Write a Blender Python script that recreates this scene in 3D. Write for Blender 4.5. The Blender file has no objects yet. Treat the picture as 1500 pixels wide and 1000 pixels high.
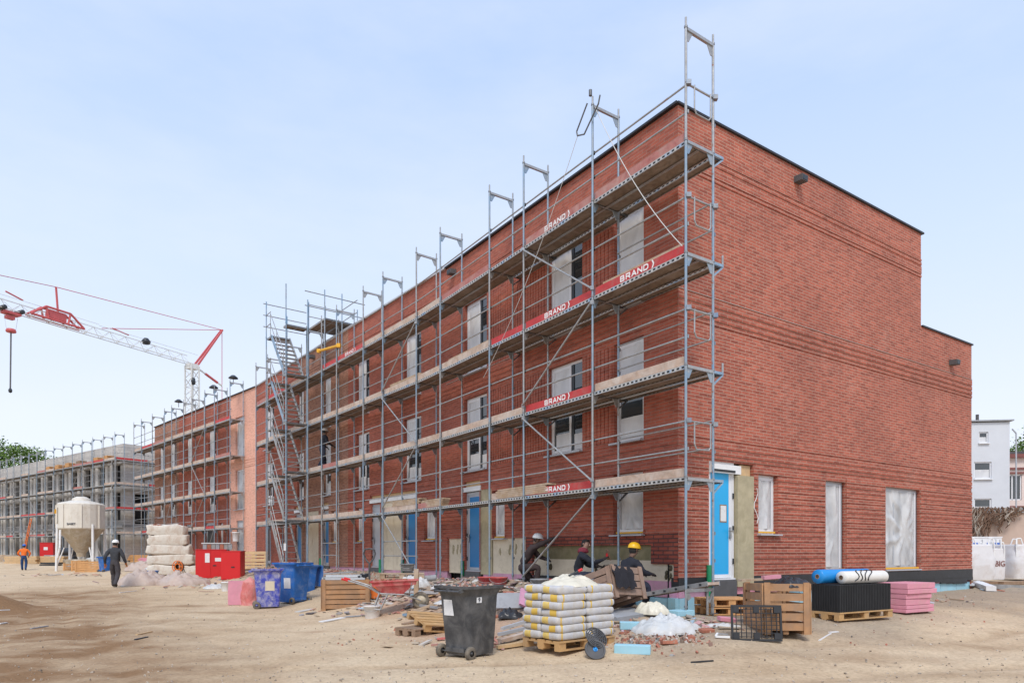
import bpy, bmesh, math, random
from mathutils import Vector, Matrix, Euler, noise
random.seed(11)
SC = bpy.context.scene
COL = SC.collection
R = math.radians

# ---------------------------------------------------------------- materials
MATS = {}
def nodes_of(name):
    m = bpy.data.materials.new(name); m.use_nodes = True
    nt = m.node_tree
    b = nt.nodes['Principled BSDF']
    MATS[name] = m
    return m, nt, b
def N(nt, t, **k):
    n = nt.nodes.new(t)
    for a, v in k.items(): setattr(n, a, v)
    return n
def ramp(nt, fac, stops):
    r = N(nt, 'ShaderNodeValToRGB')
    e = r.color_ramp.elements
    while len(e) < len(stops): e.new(0.5)
    for i, (p, c) in enumerate(stops):
        e[i].position = p; e[i].color = (c[0], c[1], c[2], 1)
    nt.links.new(fac, r.inputs['Fac'])
    return r.outputs['Color']
def mixc(nt, fac, a, b, mode='MIX'):
    m = N(nt, 'ShaderNodeMix', data_type='RGBA', blend_type=mode)
    for s, v in ((0, fac), (6, a), (7, b)):
        if hasattr(v, 'is_linked'): nt.links.new(v, m.inputs[s])
        elif s == 0: m.inputs[0].default_value = v
        else: m.inputs[s].default_value = (v[0], v[1], v[2], 1)
    return m.outputs[2]
def noise_tex(nt, scale, detail=4, rough=.6, coord='Object', dist=0):
    tc = N(nt, 'ShaderNodeTexCoord'); n = N(nt, 'ShaderNodeTexNoise')
    n.inputs['Scale'].default_value = scale; n.inputs['Detail'].default_value = detail
    n.inputs['Roughness'].default_value = rough; n.inputs['Distortion'].default_value = dist
    nt.links.new(tc.outputs[coord], n.inputs['Vector'])
    return n.outputs['Fac']
def bump(nt, b, h, strength=.3, dist=.01):
    bp = N(nt, 'ShaderNodeBump'); bp.inputs['Strength'].default_value = strength; bp.inputs['Distance'].default_value = dist
    nt.links.new(h, bp.inputs['Height']); nt.links.new(bp.outputs['Normal'], b.inputs['Normal'])
def mat(name, c, rough=.7, metal=0, var=.25, scale=6, dirt=None, dirt_amt=.5, bmp=.15, c2=None, dscale=2.5, spec=None):
    """plain paint / plastic / wood like surface with tonal variation and blotchy dirt"""
    m, nt, b = nodes_of(name)
    f = noise_tex(nt, scale, 6, .65)
    lo = c2 or tuple(x * (1 - var) for x in c); hi = tuple(min(1, x * (1 + var * .5)) for x in c)
    col = ramp(nt, f, [(.3, lo), (.7, hi)])
    if dirt:
        g = noise_tex(nt, dscale, 8, .7, dist=.6)
        g2 = ramp(nt, g, [(.62 - dirt_amt * .25, (0, 0, 0)), (.72, (1, 1, 1))])
        col = mixc(nt, g2, col, dirt)
    nt.links.new(col, b.inputs['Base Color'])
    b.inputs['Roughness'].default_value = rough; b.inputs['Metallic'].default_value = metal
    if spec is not None: b.inputs['Specular IOR Level'].default_value = spec
    if bmp: bump(nt, b, noise_tex(nt, scale * 4, 5, .7), bmp, .01)
    return m

def brick(name, c1, c2, mortar, bw=.25, rh=.0625, msize=.008, tone=.35, offs=.5, uvrot=False, dark=None):
    m, nt, b = nodes_of(name)
    uv = N(nt, 'ShaderNodeUVMap'); vec = uv.outputs['UV']
    if uvrot:
        mp = N(nt, 'ShaderNodeMapping'); mp.inputs['Rotation'].default_value = (0, 0, R(90)); nt.links.new(vec, mp.inputs['Vector']); vec = mp.outputs['Vector']
    t = N(nt, 'ShaderNodeTexBrick'); t.offset = offs
    t.inputs['Scale'].default_value = 1; t.inputs['Brick Width'].default_value = bw; t.inputs['Row Height'].default_value = rh
    t.inputs['Mortar Size'].default_value = msize; t.inputs['Mortar Smooth'].default_value = .3; t.inputs['Bias'].default_value = -.1
    t.inputs['Color1'].default_value = (*c1, 1); t.inputs['Color2'].default_value = (*c2, 1); t.inputs['Mortar'].default_value = (*mortar, 1)
    nt.links.new(vec, t.inputs['Vector'])
    # per-course colour streaks: noise stretched along the courses
    mp2 = N(nt, 'ShaderNodeMapping'); mp2.inputs['Scale'].default_value = (4.0, 14.3, 1); nt.links.new(vec, mp2.inputs['Vector'])
    n1 = N(nt, 'ShaderNodeTexNoise'); n1.inputs['Scale'].default_value = 1; n1.inputs['Detail'].default_value = 3; nt.links.new(mp2.outputs['Vector'], n1.inputs['Vector'])
    v1 = ramp(nt, n1.outputs['Fac'], [(.32, (1 - tone,) * 3), (.5, (1, 1, 1)), (.72, (1 + tone * .3, 1 + tone * .45, 1 + tone * .5))])
    col = mixc(nt, 1, t.outputs['Color'], v1, 'MULTIPLY')
    n2 = N(nt, 'ShaderNodeTexNoise'); n2.inputs['Scale'].default_value = .55; n2.inputs['Detail'].default_value = 5; nt.links.new(vec, n2.inputs['Vector'])
    v2 = ramp(nt, n2.outputs['Fac'], [(.3, (.86, .86, .87)), (.7, (1.1, 1.08, 1.07))])
    col = mixc(nt, 1, col, v2, 'MULTIPLY')
    n3 = N(nt, 'ShaderNodeTexNoise'); n3.inputs['Scale'].default_value = 6; n3.inputs['Detail'].default_value = 8; nt.links.new(vec, n3.inputs['Vector'])
    v3 = ramp(nt, n3.outputs['Fac'], [(.66, (0, 0, 0)), (.8, (.35, .35, .35))])
    col = mixc(nt, v3, col, (.5, .4, .36))
    n4 = N(nt, 'ShaderNodeTexNoise'); n4.inputs['Scale'].default_value = .9; n4.inputs['Detail'].default_value = 9; n4.inputs['Roughness'].default_value = .68; nt.links.new(vec, n4.inputs['Vector'])
    col = mixc(nt, ramp(nt, n4.outputs['Fac'], [(.56, (0, 0, 0)), (.74, (.2, .2, .2))]), col, (.55, .36, .29))      # pale lime bloom
    nt.links.new(col, b.inputs['Base Color']); b.inputs['Roughness'].default_value = .85
    b.inputs['Specular IOR Level'].default_value = .25
    bp = N(nt, 'ShaderNodeBump'); bp.inputs['Strength'].default_value = .5; bp.inputs['Distance'].default_value = .012; bp.invert = True
    nt.links.new(t.outputs['Fac'], bp.inputs['Height']); nt.links.new(bp.outputs['Normal'], b.inputs['Normal'])
    return m

brick('brick_red', (.435, .122, .078), (.32, .093, .064), (.37, .19, .145), rh=.070, msize=.008, tone=.24)
brick('brick_end', (.445, .128, .082), (.305, .088, .060), (.45, .265, .20), rh=.070, msize=.009, tone=.26)
brick('brick_tan', (.42, .20, .13), (.33, .155, .105), (.40, .27, .21))
brick('brick_salmon', (.86, .42, .30), (.78, .37, .26), (.72, .50, .40), msize=.012, tone=.2)
brick('brick_rough', (.33, .085, .055), (.25, .065, .047), (.085, .05, .045), bw=.27, rh=.083, msize=.013, tone=.25)
brick('concrete_block', (.56, .54, .50), (.50, .48, .45), (.40, .38, .36), bw=.62, rh=.25, msize=.012, tone=.16)
mat('galv', (.40, .405, .405), .42, .5, .25, 9, dirt=(.32, .295, .26), dirt_amt=.6)
mat('galv_blue', (.20, .36, .52), .5, .3, .3, 7, dirt=(.44, .46, .47), dirt_amt=1.0, dscale=5)
mat('pole', (.33, .375, .41), .42, .4, .25, 4, dirt=(.15, .32, .50), dirt_amt=.75, dscale=1.3)
mat('galv_dark', (.16, .165, .17), .5, .5, .3, 9)
mat('coupler', (.30, .31, .32), .5, .6, .3, 12, dirt=(.15, .25, .4), dirt_amt=.5)
mat('toe_wood', (.50, .36, .27), .85, 0, .3, 7, dirt=(.62, .54, .47), dirt_amt=.9)
mat('toe_red', (.52, .035, .035), .6, 0, .2, 5, dirt=(.42, .11, .09), dirt_amt=.5)
mat('toe_faded', (.42, .12, .105), .8, 0, .3, 9, dirt=(.46, .28, .24), dirt_amt=1.1)
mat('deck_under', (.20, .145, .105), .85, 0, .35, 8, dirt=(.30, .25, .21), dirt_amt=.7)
mat('plank', (.46, .32, .20), .85, 0, .3, 5, dirt=(.52, .44, .35), dirt_amt=.8)
mat('plank_new', (.62, .42, .22), .8, 0, .2, 5, dirt=(.5, .36, .22), dirt_amt=.4)
mat('crate_wood', (.43, .235, .115), .8, 0, .3, 4, dirt=(.30, .19, .12), dirt_amt=.7)
mat('crate_grey', (.33, .215, .155), .85, 0, .3, 4, dirt=(.22, .16, .13), dirt_amt=.7)
mat('crate_orange', (.60, .32, .13), .8, 0, .2, 4)
mat('pallet_wood', (.55, .33, .14), .8, 0, .25, 6, dirt=(.4, .27, .15), dirt_amt=.6)
mat('pallet_old', (.30, .20, .13), .9, 0, .3, 6)
mat('white', (.78, .78, .77), .5, 0, .05, 4, dirt=(.6, .58, .55), dirt_amt=.3)
mat('white_clean', (.8, .8, .8), .5, 0, .03, 4)
mat('letter', (.85, .82, .80), .6, 0, .1, 8)
mat('letter_dark', (.03, .035, .05), .6, 0, .1, 8)
mat('letter_brown', (.22, .10, .09), .7, 0, .2, 8)
mat('frame_white', (.74, .75, .77), .35, 0, .04, 3)
mat('frame_grey', (.43, .45, .48), .4, .1, .06, 3)
mat('frame_dark', (.028, .032, .038), .4, .1, .1, 3)
mat('door_blue', (.010, .40, .78), .4, 0, .05, 2)
mat('door_blue_dark', (.012, .185, .44), .45, 0, .08, 2)
mat('board_beige', (.70, .61, .46), .9, 0, .10, 2.5, dirt=(.52, .44, .31), dirt_amt=.5)
mat('board_olive', (.46, .40, .26), .92, 0, .2, 3, dirt=(.32, .28, .17), dirt_amt=.6)
mat('mortar_olive', (.235, .205, .11), .95, 0, .25, 5, dirt=(.31, .26, .16), dirt_amt=.8)
mat('smear', (.10, .085, .05), .95, 0, .3, 8)
mat('bitumen', (.022, .023, .026), .55, 0, .4, 5, bmp=.4)
mat('plinth_grey', (.10, .098, .10), .8, 0, .2, 5)
mat('xps_pink', (.68, .29, .36), .8, 0, .12, 4, dirt=(.55, .30, .30), dirt_amt=.5)
mat('xps_pink_bright', (.66, .32, .47), .8, 0, .15, 5, dirt=(.42, .30, .29), dirt_amt=.9)
mat('xps_blue', (.34, .60, .70), .75, 0, .08, 4, dirt=(.38, .55, .62), dirt_amt=.5)
mat('coping', (.02, .02, .022), .5, 0, .2, 4)
mat('coping_light', (.62, .64, .66), .4, .4, .1, 4)
mat('soil_black', (.035, .033, .03), .95, 0, .4, 6)
mat('concrete', (.34, .33, .315), .9, 0, .2, 1.2, dirt=(.22, .215, .205), dirt_amt=.7)
mat('flash', (.52, .40, .35), .7, 0, .1, 3)
mat('concrete_light', (.58, .565, .535), .9, 0, .12, 1.2, dirt=(.46, .44, .42), dirt_amt=.5)
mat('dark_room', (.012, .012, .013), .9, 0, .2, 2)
mat('crane_white', (.70, .70, .67), .5, 0, .1, 2, dirt=(.5, .5, .48), dirt_amt=.3)
mat('crane_red', (.56, .10, .10), .5, 0, .15, 2)
mat('rope', (.12, .12, .125), .7, 0, .2, 8)
mat('rope_pale', (.62, .62, .60), .7, 0, .1, 8)
mat('rope_red', (.45, .11, .12), .7, 0, .1, 8)
mat('silo_paint', (.70, .655, .57), .6, 0, .08, 1.5, dirt=(.50, .42, .31), dirt_amt=.42, dscale=1.2)
mat('silo_cone', (.47, .385, .27), .75, 0, .2, 2, dirt=(.62, .58, .5), dirt_amt=.6)
mat('rust', (.22, .10, .05), .9, 0, .3, 6)
mat('cabinet_red', (.62, .012, .014), .45, 0, .06, 2)
mat('cabinet_dark', (.20, .006, .008), .6, 0, .1, 2)
mat('bin_black', (.05, .052, .056), .55, 0, .35, 3, dirt=(.15, .145, .14), dirt_amt=.8, dscale=3.2)
mat('bin_tyre', (.05, .046, .04), .9, 0, .3, 8, dirt=(.30, .25, .19), dirt_amt=1.2, dscale=6)
mat('bin_blue_mess', (.055, .075, .46), .6, 0, .3, 4, dirt=(.50, .48, .52), dirt_amt=.78, dscale=7)
mat('bin_blue', (.015, .14, .48), .5, 0, .25, 3, dirt=(.16, .25, .45), dirt_amt=.5, dscale=4)
mat('barrow_red', (.50, .055, .06), .6, 0, .2, 5, dirt=(.56, .26, .22), dirt_amt=.85, dscale=5)
mat('bucket_red', (.46, .06, .06), .7, 0, .2, 6, dirt=(.45, .25, .2), dirt_amt=.8)
mat('bucket_grey', (.22, .23, .24), .7, 0, .3, 6, dirt=(.42, .41, .4), dirt_amt=.8)
mat('bucket_white', (.72, .70, .67), .6, 0, .1, 6, dirt=(.6, .47, .42), dirt_amt=.6)
mat('brick_dust', (.42, .16, .10), .95, 0, .3, 9)
mat('sack', (.55, .55, .565), .75, 0, .12, 9, dirt=(.50, .44, .35), dirt_amt=.75, dscale=7)
mat('sack_yellow', (.70, .46, .08), .7, 0, .15, 9, dirt=(.7, .58, .25), dirt_amt=.5)
mat('film_cream', (.72, .67, .54), .45, 0, .1, 4, dirt=(.62, .58, .46), dirt_amt=.5)
mat('film_white', (.70, .71, .70), .35, 0, .12, 4, dirt=(.58, .54, .48), dirt_amt=.5)
mat('film_black', (.022, .022, .024), .35, 0, .3, 4, dirt=(.09, .09, .09), dirt_amt=.4)
mat('film_dusty', (.60, .49, .42), .6, 0, .15, 2, dirt=(.50, .36, .29), dirt_amt=.7)
mat('panel_black', (.018, .019, .021), .6, 0, .3, 6)
mat('panel_grey', (.33, .34, .355), .8, 0, .12, 4, dirt=(.2, .2, .21), dirt_amt=.4, dscale=6)
mat('lid_grey', (.075, .075, .078), .6, 0, .25, 6)
mat('grid_black', (.02, .021, .024), .5, 0, .25, 6)
mat('roll_white', (.74, .72, .67), .6, 0, .06, 4, dirt=(.6, .56, .5), dirt_amt=.4)
mat('roll_blue', (.012, .26, .66), .4, 0, .1, 4)
mat('blanket', (.018, .017, .022), .95, 0, .3, 6)
mat('paper', (.75, .75, .74), .8, 0, .06, 14, dirt=(.45, .45, .46), dirt_amt=.35, dscale=14)
mat('orange', (.75, .17, .02), .6, 0, .1, 5)
mat('yellow', (.80, .42, .02), .5, 0, .1, 5)
mat('green_pipe', (.012, .26, .11), .5, 0, .1, 5)
mat('tar_paper', (.30, .29, .285), .9, 0, .2, 4)
mat('render_white', (.62, .645, .68), .9, 0, .05, 1)
mat('render_pink', (.72, .60, .55), .9, 0, .05, 1)
mat('wall_beige', (.52, .40, .33), .95, 0, .1, 1.5, dirt=(.44, .34, .28), dirt_amt=.5)
mat('roof_dark', (.09, .085, .085), .8, 0, .2, 2)
mat('roof_red', (.22, .08, .07), .8, 0, .2, 2)
mat('bigbag', (.66, .65, .655), .75, 0, .07, 3, dirt=(.55, .50, .48), dirt_amt=.4)
mat('van_white', (.78, .79, .81), .35, 0, .03, 2)
mat('van_blue', (.02, .12, .52), .4, 0, .05, 2)
mat('twig', (.17, .10, .065), .95, 0, .3, 8)
mat('twig_pale', (.38, .32, .26), .95, 0, .3, 8)
mat('bark', (.10, .075, .055), .95, 0, .3, 5)
mat('wrapped', (.66, .61, .53), .6, 0, .12, 3, dirt=(.46, .34, .25), dirt_amt=.55)
mat('skin', (.20, .115, .08), .6, 0, .1, 10)
mat('skin_pale', (.42, .25, .19), .6, 0, .1, 10)
mat('hair', (.012, .011, .011), .7, 0, .2, 20)
mat('jacket_navy', (.018, .021, .032), .9, 0, .3, 10)
mat('jacket_brown', (.050, .034, .034), .9, 0, .3, 10)
mat('jacket_grey', (.045, .048, .055), .9, 0, .3, 10)
mat('trouser_grey', (.062, .056, .062), .9, 0, .3, 10)
mat('trouser_navy', (.022, .028, .050), .9, 0, .3, 10)
mat('jeans', (.02, .06, .17), .9, 0, .3, 10)
mat('hood_maroon', (.22, .03, .05), .9, 0, .2, 10)
mat('shirt_orange', (.80, .16, .015), .8, 0, .12, 8)
mat('boot', (.035, .028, .024), .8, 0, .3, 10)
mat('glove_dark', (.05, .042, .04), .85, 0, .3, 10)
mat('glove_orange', (.45, .16, .04), .8, 0, .2, 10)
mat('helmet_white', (.80, .80, .78), .35, 0, .04, 6)
mat('helmet_yellow', (.82, .47, .012), .35, 0, .05, 6)
mat('helmet_blue', (.02, .13, .55), .35, 0, .05, 6)

def special():
    # perforated steel edge of a scaffold deck: a row of punched slots along u
    m, nt, b = nodes_of('deck_edge')
    uv = N(nt, 'ShaderNodeUVMap'); sp = N(nt, 'ShaderNodeSeparateXYZ'); nt.links.new(uv.outputs['UV'], sp.inputs[0])
    def math_(op, a, bb=None):
        n = N(nt, 'ShaderNodeMath', operation=op)
        for i, v in enumerate((a, bb)):
            if v is None: continue
            if hasattr(v, 'is_linked'): nt.links.new(v, n.inputs[i])
            else: n.inputs[i].default_value = v
        return n.outputs[0]
    fu = math_('ABSOLUTE', math_('SUBTRACT', math_('FRACT', math_('MULTIPLY', sp.outputs[0], 8.5)), .5))
    fv = math_('ABSOLUTE', math_('SUBTRACT', sp.outputs[1], .5))
    hole = math_('MULTIPLY', math_('LESS_THAN', fu, .27), math_('LESS_THAN', fv, .26))
    base = ramp(nt, noise_tex(nt, 3, 5, .7), [(.35, (.40, .40, .39)), (.52, (.52, .50, .46)), (.62, (.30, .42, .55))])
    nt.links.new(mixc(nt, hole, base, (.015, .015, .015)), b.inputs['Base Color'])
    b.inputs['Roughness'].default_value = .5; b.inputs['Metallic'].default_value = .25
    # glass panes; the bluish base paints in some reflected sky
    m, nt, b = nodes_of('glass')
    nt.links.new(ramp(nt, noise_tex(nt, .8, 3, .5), [(.3, (.014, .019, .023)), (.75, (.05, .06, .068))]), b.inputs['Base Color'])
    b.inputs['Roughness'].default_value = .03; b.inputs['IOR'].default_value = 1.9
    # creased protective film over windows
    for nm, lo, hi in (('film_window', (.56, .565, .575), (.68, .68, .68)), ('film_clear', (.36, .365, .37), (.62, .62, .615))):
        m, nt, b = nodes_of(nm)
        tc = N(nt, 'ShaderNodeTexCoord'); mp = N(nt, 'ShaderNodeMapping'); mp.inputs['Scale'].default_value = (1.6, 1.6, .8)
        nt.links.new(tc.outputs['Object'], mp.inputs['Vector'])
        n = N(nt, 'ShaderNodeTexNoise'); n.inputs['Scale'].default_value = 1.6; n.inputs['Detail'].default_value = 6; n.inputs['Distortion'].default_value = .5
        nt.links.new(mp.outputs['Vector'], n.inputs['Vector'])
        nt.links.new(ramp(nt, n.outputs['Fac'], [(.32, lo), (.62, hi)]), b.inputs['Base Color'])
        b.inputs['Roughness'].default_value = .28
        bump(nt, b, n.outputs['Fac'], .5, .06)
    # thin translucent building film
    for nm, c_ in (('film_white', (.66, .67, .67)), ('film_dusty', (.62, .52, .45))):
        m = MATS[nm]; m.node_tree.nodes['Principled BSDF'].inputs['Alpha'].default_value = .82
    # ribbed box of stacked black drainage panels
    m, nt, b = nodes_of('panel_edges')
    tc = N(nt, 'ShaderNodeTexCoord'); w = N(nt, 'ShaderNodeTexWave'); w.inputs['Scale'].default_value = 9; w.bands_direction = 'X'
    nt.links.new(tc.outputs['Object'], w.inputs['Vector'])
    nt.links.new(ramp(nt, w.outputs['Fac'], [(.2, (.006, .006, .007)), (.6, (.035, .037, .04))]), b.inputs['Base Color'])
    bump(nt, b, w.outputs['Fac'], .8, .02); b.inputs['Roughness'].default_value = .55
    # stair / salmon screen window: hazy grey
    m, nt, b = nodes_of('window_grey')
    nt.links.new(ramp(nt, noise_tex(nt, .7, 3, .5), [(.3, (.28, .28, .29)), (.7, (.52, .53, .54))]), b.inputs['Base Color']); b.inputs['Roughness'].default_value = .15
    # foliage
    for nm, a, c in (('leaf', (.06, .13, .02), (.21, .32, .06)), ('leaf_dark', (.045, .10, .018), (.15, .23, .05))):
        m, nt, b = nodes_of(nm)
        oi = N(nt, 'ShaderNodeNewGeometry')
        nt.links.new(ramp(nt, oi.outputs['Random Per Island'], [(0, a), (1, c)]), b.inputs['Base Color']); b.inputs['Roughness'].default_value = .6
    # rubble: brick, mortar, stone, each shard its own tone
    m, nt, b = nodes_of('rubble')
    oi = N(nt, 'ShaderNodeNewGeometry')
    nt.links.new(ramp(nt, oi.outputs['Random Per Island'], [(0, (.16, .13, .10)), (.3, (.40, .15, .10)), (.45, (.5, .30, .22)), (.6, (.36, .30, .23)), (.8, (.55, .5, .44)), (.93, (.10, .09, .08)), (1, (.66, .66, .64))]), b.inputs['Base Color']); b.inputs['Roughness'].default_value = .95
    m, nt, b = nodes_of('gravel')
    oi = N(nt, 'ShaderNodeNewGeometry')
    nt.links.new(ramp(nt, oi.outputs['Random Per Island'], [(0, (.20, .16, .12)), (.5, (.42, .34, .26)), (.85, (.52, .46, .38)), (1, (.16, .14, .12))]), b.inputs['Base Color']); b.inputs['Roughness'].default_value = .95
    # ground: pale compacted sand, brown damp patches, wheel ruts
    m, nt, b = nodes_of('sand')
    big = noise_tex(nt, .22, 7, .62, dist=.8)
    mid = noise_tex(nt, 1.3, 8, .7, dist=.4)
    fine = noise_tex(nt, 16, 8, .75)
    tc = N(nt, 'ShaderNodeTexCoord'); mp = N(nt, 'ShaderNodeMapping'); mp.inputs['Rotation'].default_value = (0, 0, R(-60)); mp.inputs['Scale'].default_value = (.10, 1.0, 1)
    nt.links.new(tc.outputs['Object'], mp.inputs['Vector'])
    st = N(nt, 'ShaderNodeTexNoise'); st.inputs['Scale'].default_value = 2.6; st.inputs['Detail'].default_value = 6; nt.links.new(mp.outputs['Vector'], st.inputs['Vector'])
    c = ramp(nt, big, [(.28, (.50, .36, .225)), (.46, (.65, .50, .33)), (.7, (.70, .56, .385))])
    c = mixc(nt, ramp(nt, mid, [(.45, (0, 0, 0)), (.75, (.6, .6, .6))]), c, (.44, .32, .215))
    c = mixc(nt, ramp(nt, st.outputs['Fac'], [(.54, (0, 0, 0)), (.72, (.4, .4, .4))]), c, (.48, .335, .20))
    att = N(nt, 'ShaderNodeAttribute'); att.attribute_name = 'soil'
    sp = N(nt, 'ShaderNodeSeparateColor'); nt.links.new(att.outputs['Color'], sp.inputs[0])
    nb = N(nt, 'ShaderNodeMath', operation='MULTIPLY_ADD'); nt.links.new(mid, nb.inputs[0]); nb.inputs[1].default_value = 1.6; nb.inputs[2].default_value = -.3
    def am(ch, col, c):
        q = N(nt, 'ShaderNodeMath', operation='MULTIPLY', use_clamp=True); nt.links.new(sp.outputs[ch], q.inputs[0]); nt.links.new(nb.outputs[0], q.inputs[1])
        q2 = N(nt, 'ShaderNodeMath', operation='MULTIPLY_ADD', use_clamp=True); nt.links.new(sp.outputs[ch], q2.inputs[0]); q2.inputs[1].default_value = .62; nt.links.new(q.outputs[0], q2.inputs[2])
        return mixc(nt, q2.outputs[0], c, col)
    c = am(0, (.28, .165, .085), c)      # dark damp earth
    c = am(1, (.46, .26, .185), c)      # reddish brick sand
    c = am(2, (.38, .305, .225), c)      # grey building-site dirt
    c = mixc(nt, 1, c, ramp(nt, fine, [(.3, (.72, .70, .68)), (.55, (1.02, 1.02, 1.02)), (.75, (1.12, 1.12, 1.12))]), 'MULTIPLY')
    nt.links.new(c, b.inputs['Base Color']); b.inputs['Roughness'].default_value = .97; b.inputs['Specular IOR Level'].default_value = .15
    ad = N(nt, 'ShaderNodeMath', operation='MULTIPLY_ADD'); nt.links.new(mid, ad.inputs[0]); ad.inputs[1].default_value = 2.5; nt.links.new(fine, ad.inputs[2])
    bump(nt, b, ad.outputs[0], .55, .05)
special()
for nm in ('pole', 'galv'):                 # mortar splashes and rusty specks on the steel
    m = MATS[nm]; nt = m.node_tree; b = nt.nodes['Principled BSDF']; src = b.inputs['Base Color'].links[0].from_socket
    c_ = mixc(nt, ramp(nt, noise_tex(nt, 13, 4, .6), [(.60, (0, 0, 0)), (.68, (.7, .7, .7))]), src, (.52, .49, .44))
    c_ = mixc(nt, ramp(nt, noise_tex(nt, 5.3, 3, .6, dist=1), [(.66, (0, 0, 0)), (.72, (.8, .8, .8))]), c_, (.30, .12, .07))
    nt.links.new(c_, b.inputs['Base Color'])

# ---------------------------------------------------------------- objects
WORLD = {}      # thing name -> matrix (things are never scaled)
def thing(name, label, cat, loc=(0, 0, 0), rz=0, group=None):
    o = bpy.data.objects.new(name, None); COL.objects.link(o)
    o.empty_display_size = .2
    o.location = loc; o.rotation_euler = (0, 0, rz)
    o['label'] = label; o['category'] = cat
    if group: o['group'] = group
    WORLD[o.name] = Matrix.Translation(loc) @ Matrix.Rotation(rz, 4, 'Z')
    return o
def tag(o, label=None, cat=None, group=None, kind=None):
    if label: o['label'] = label
    if cat: o['category'] = cat
    if group: o['group'] = group
    if kind: o['kind'] = kind
    return o
def copy_tree(o, parent=None):
    c = o.copy(); COL.objects.link(c)
    if parent is not None: c.parent = parent
    if o.name in WORLD: WORLD[c.name] = WORLD[o.name]
    for ch in list(o.children): copy_tree(ch, c)
    return c

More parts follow.
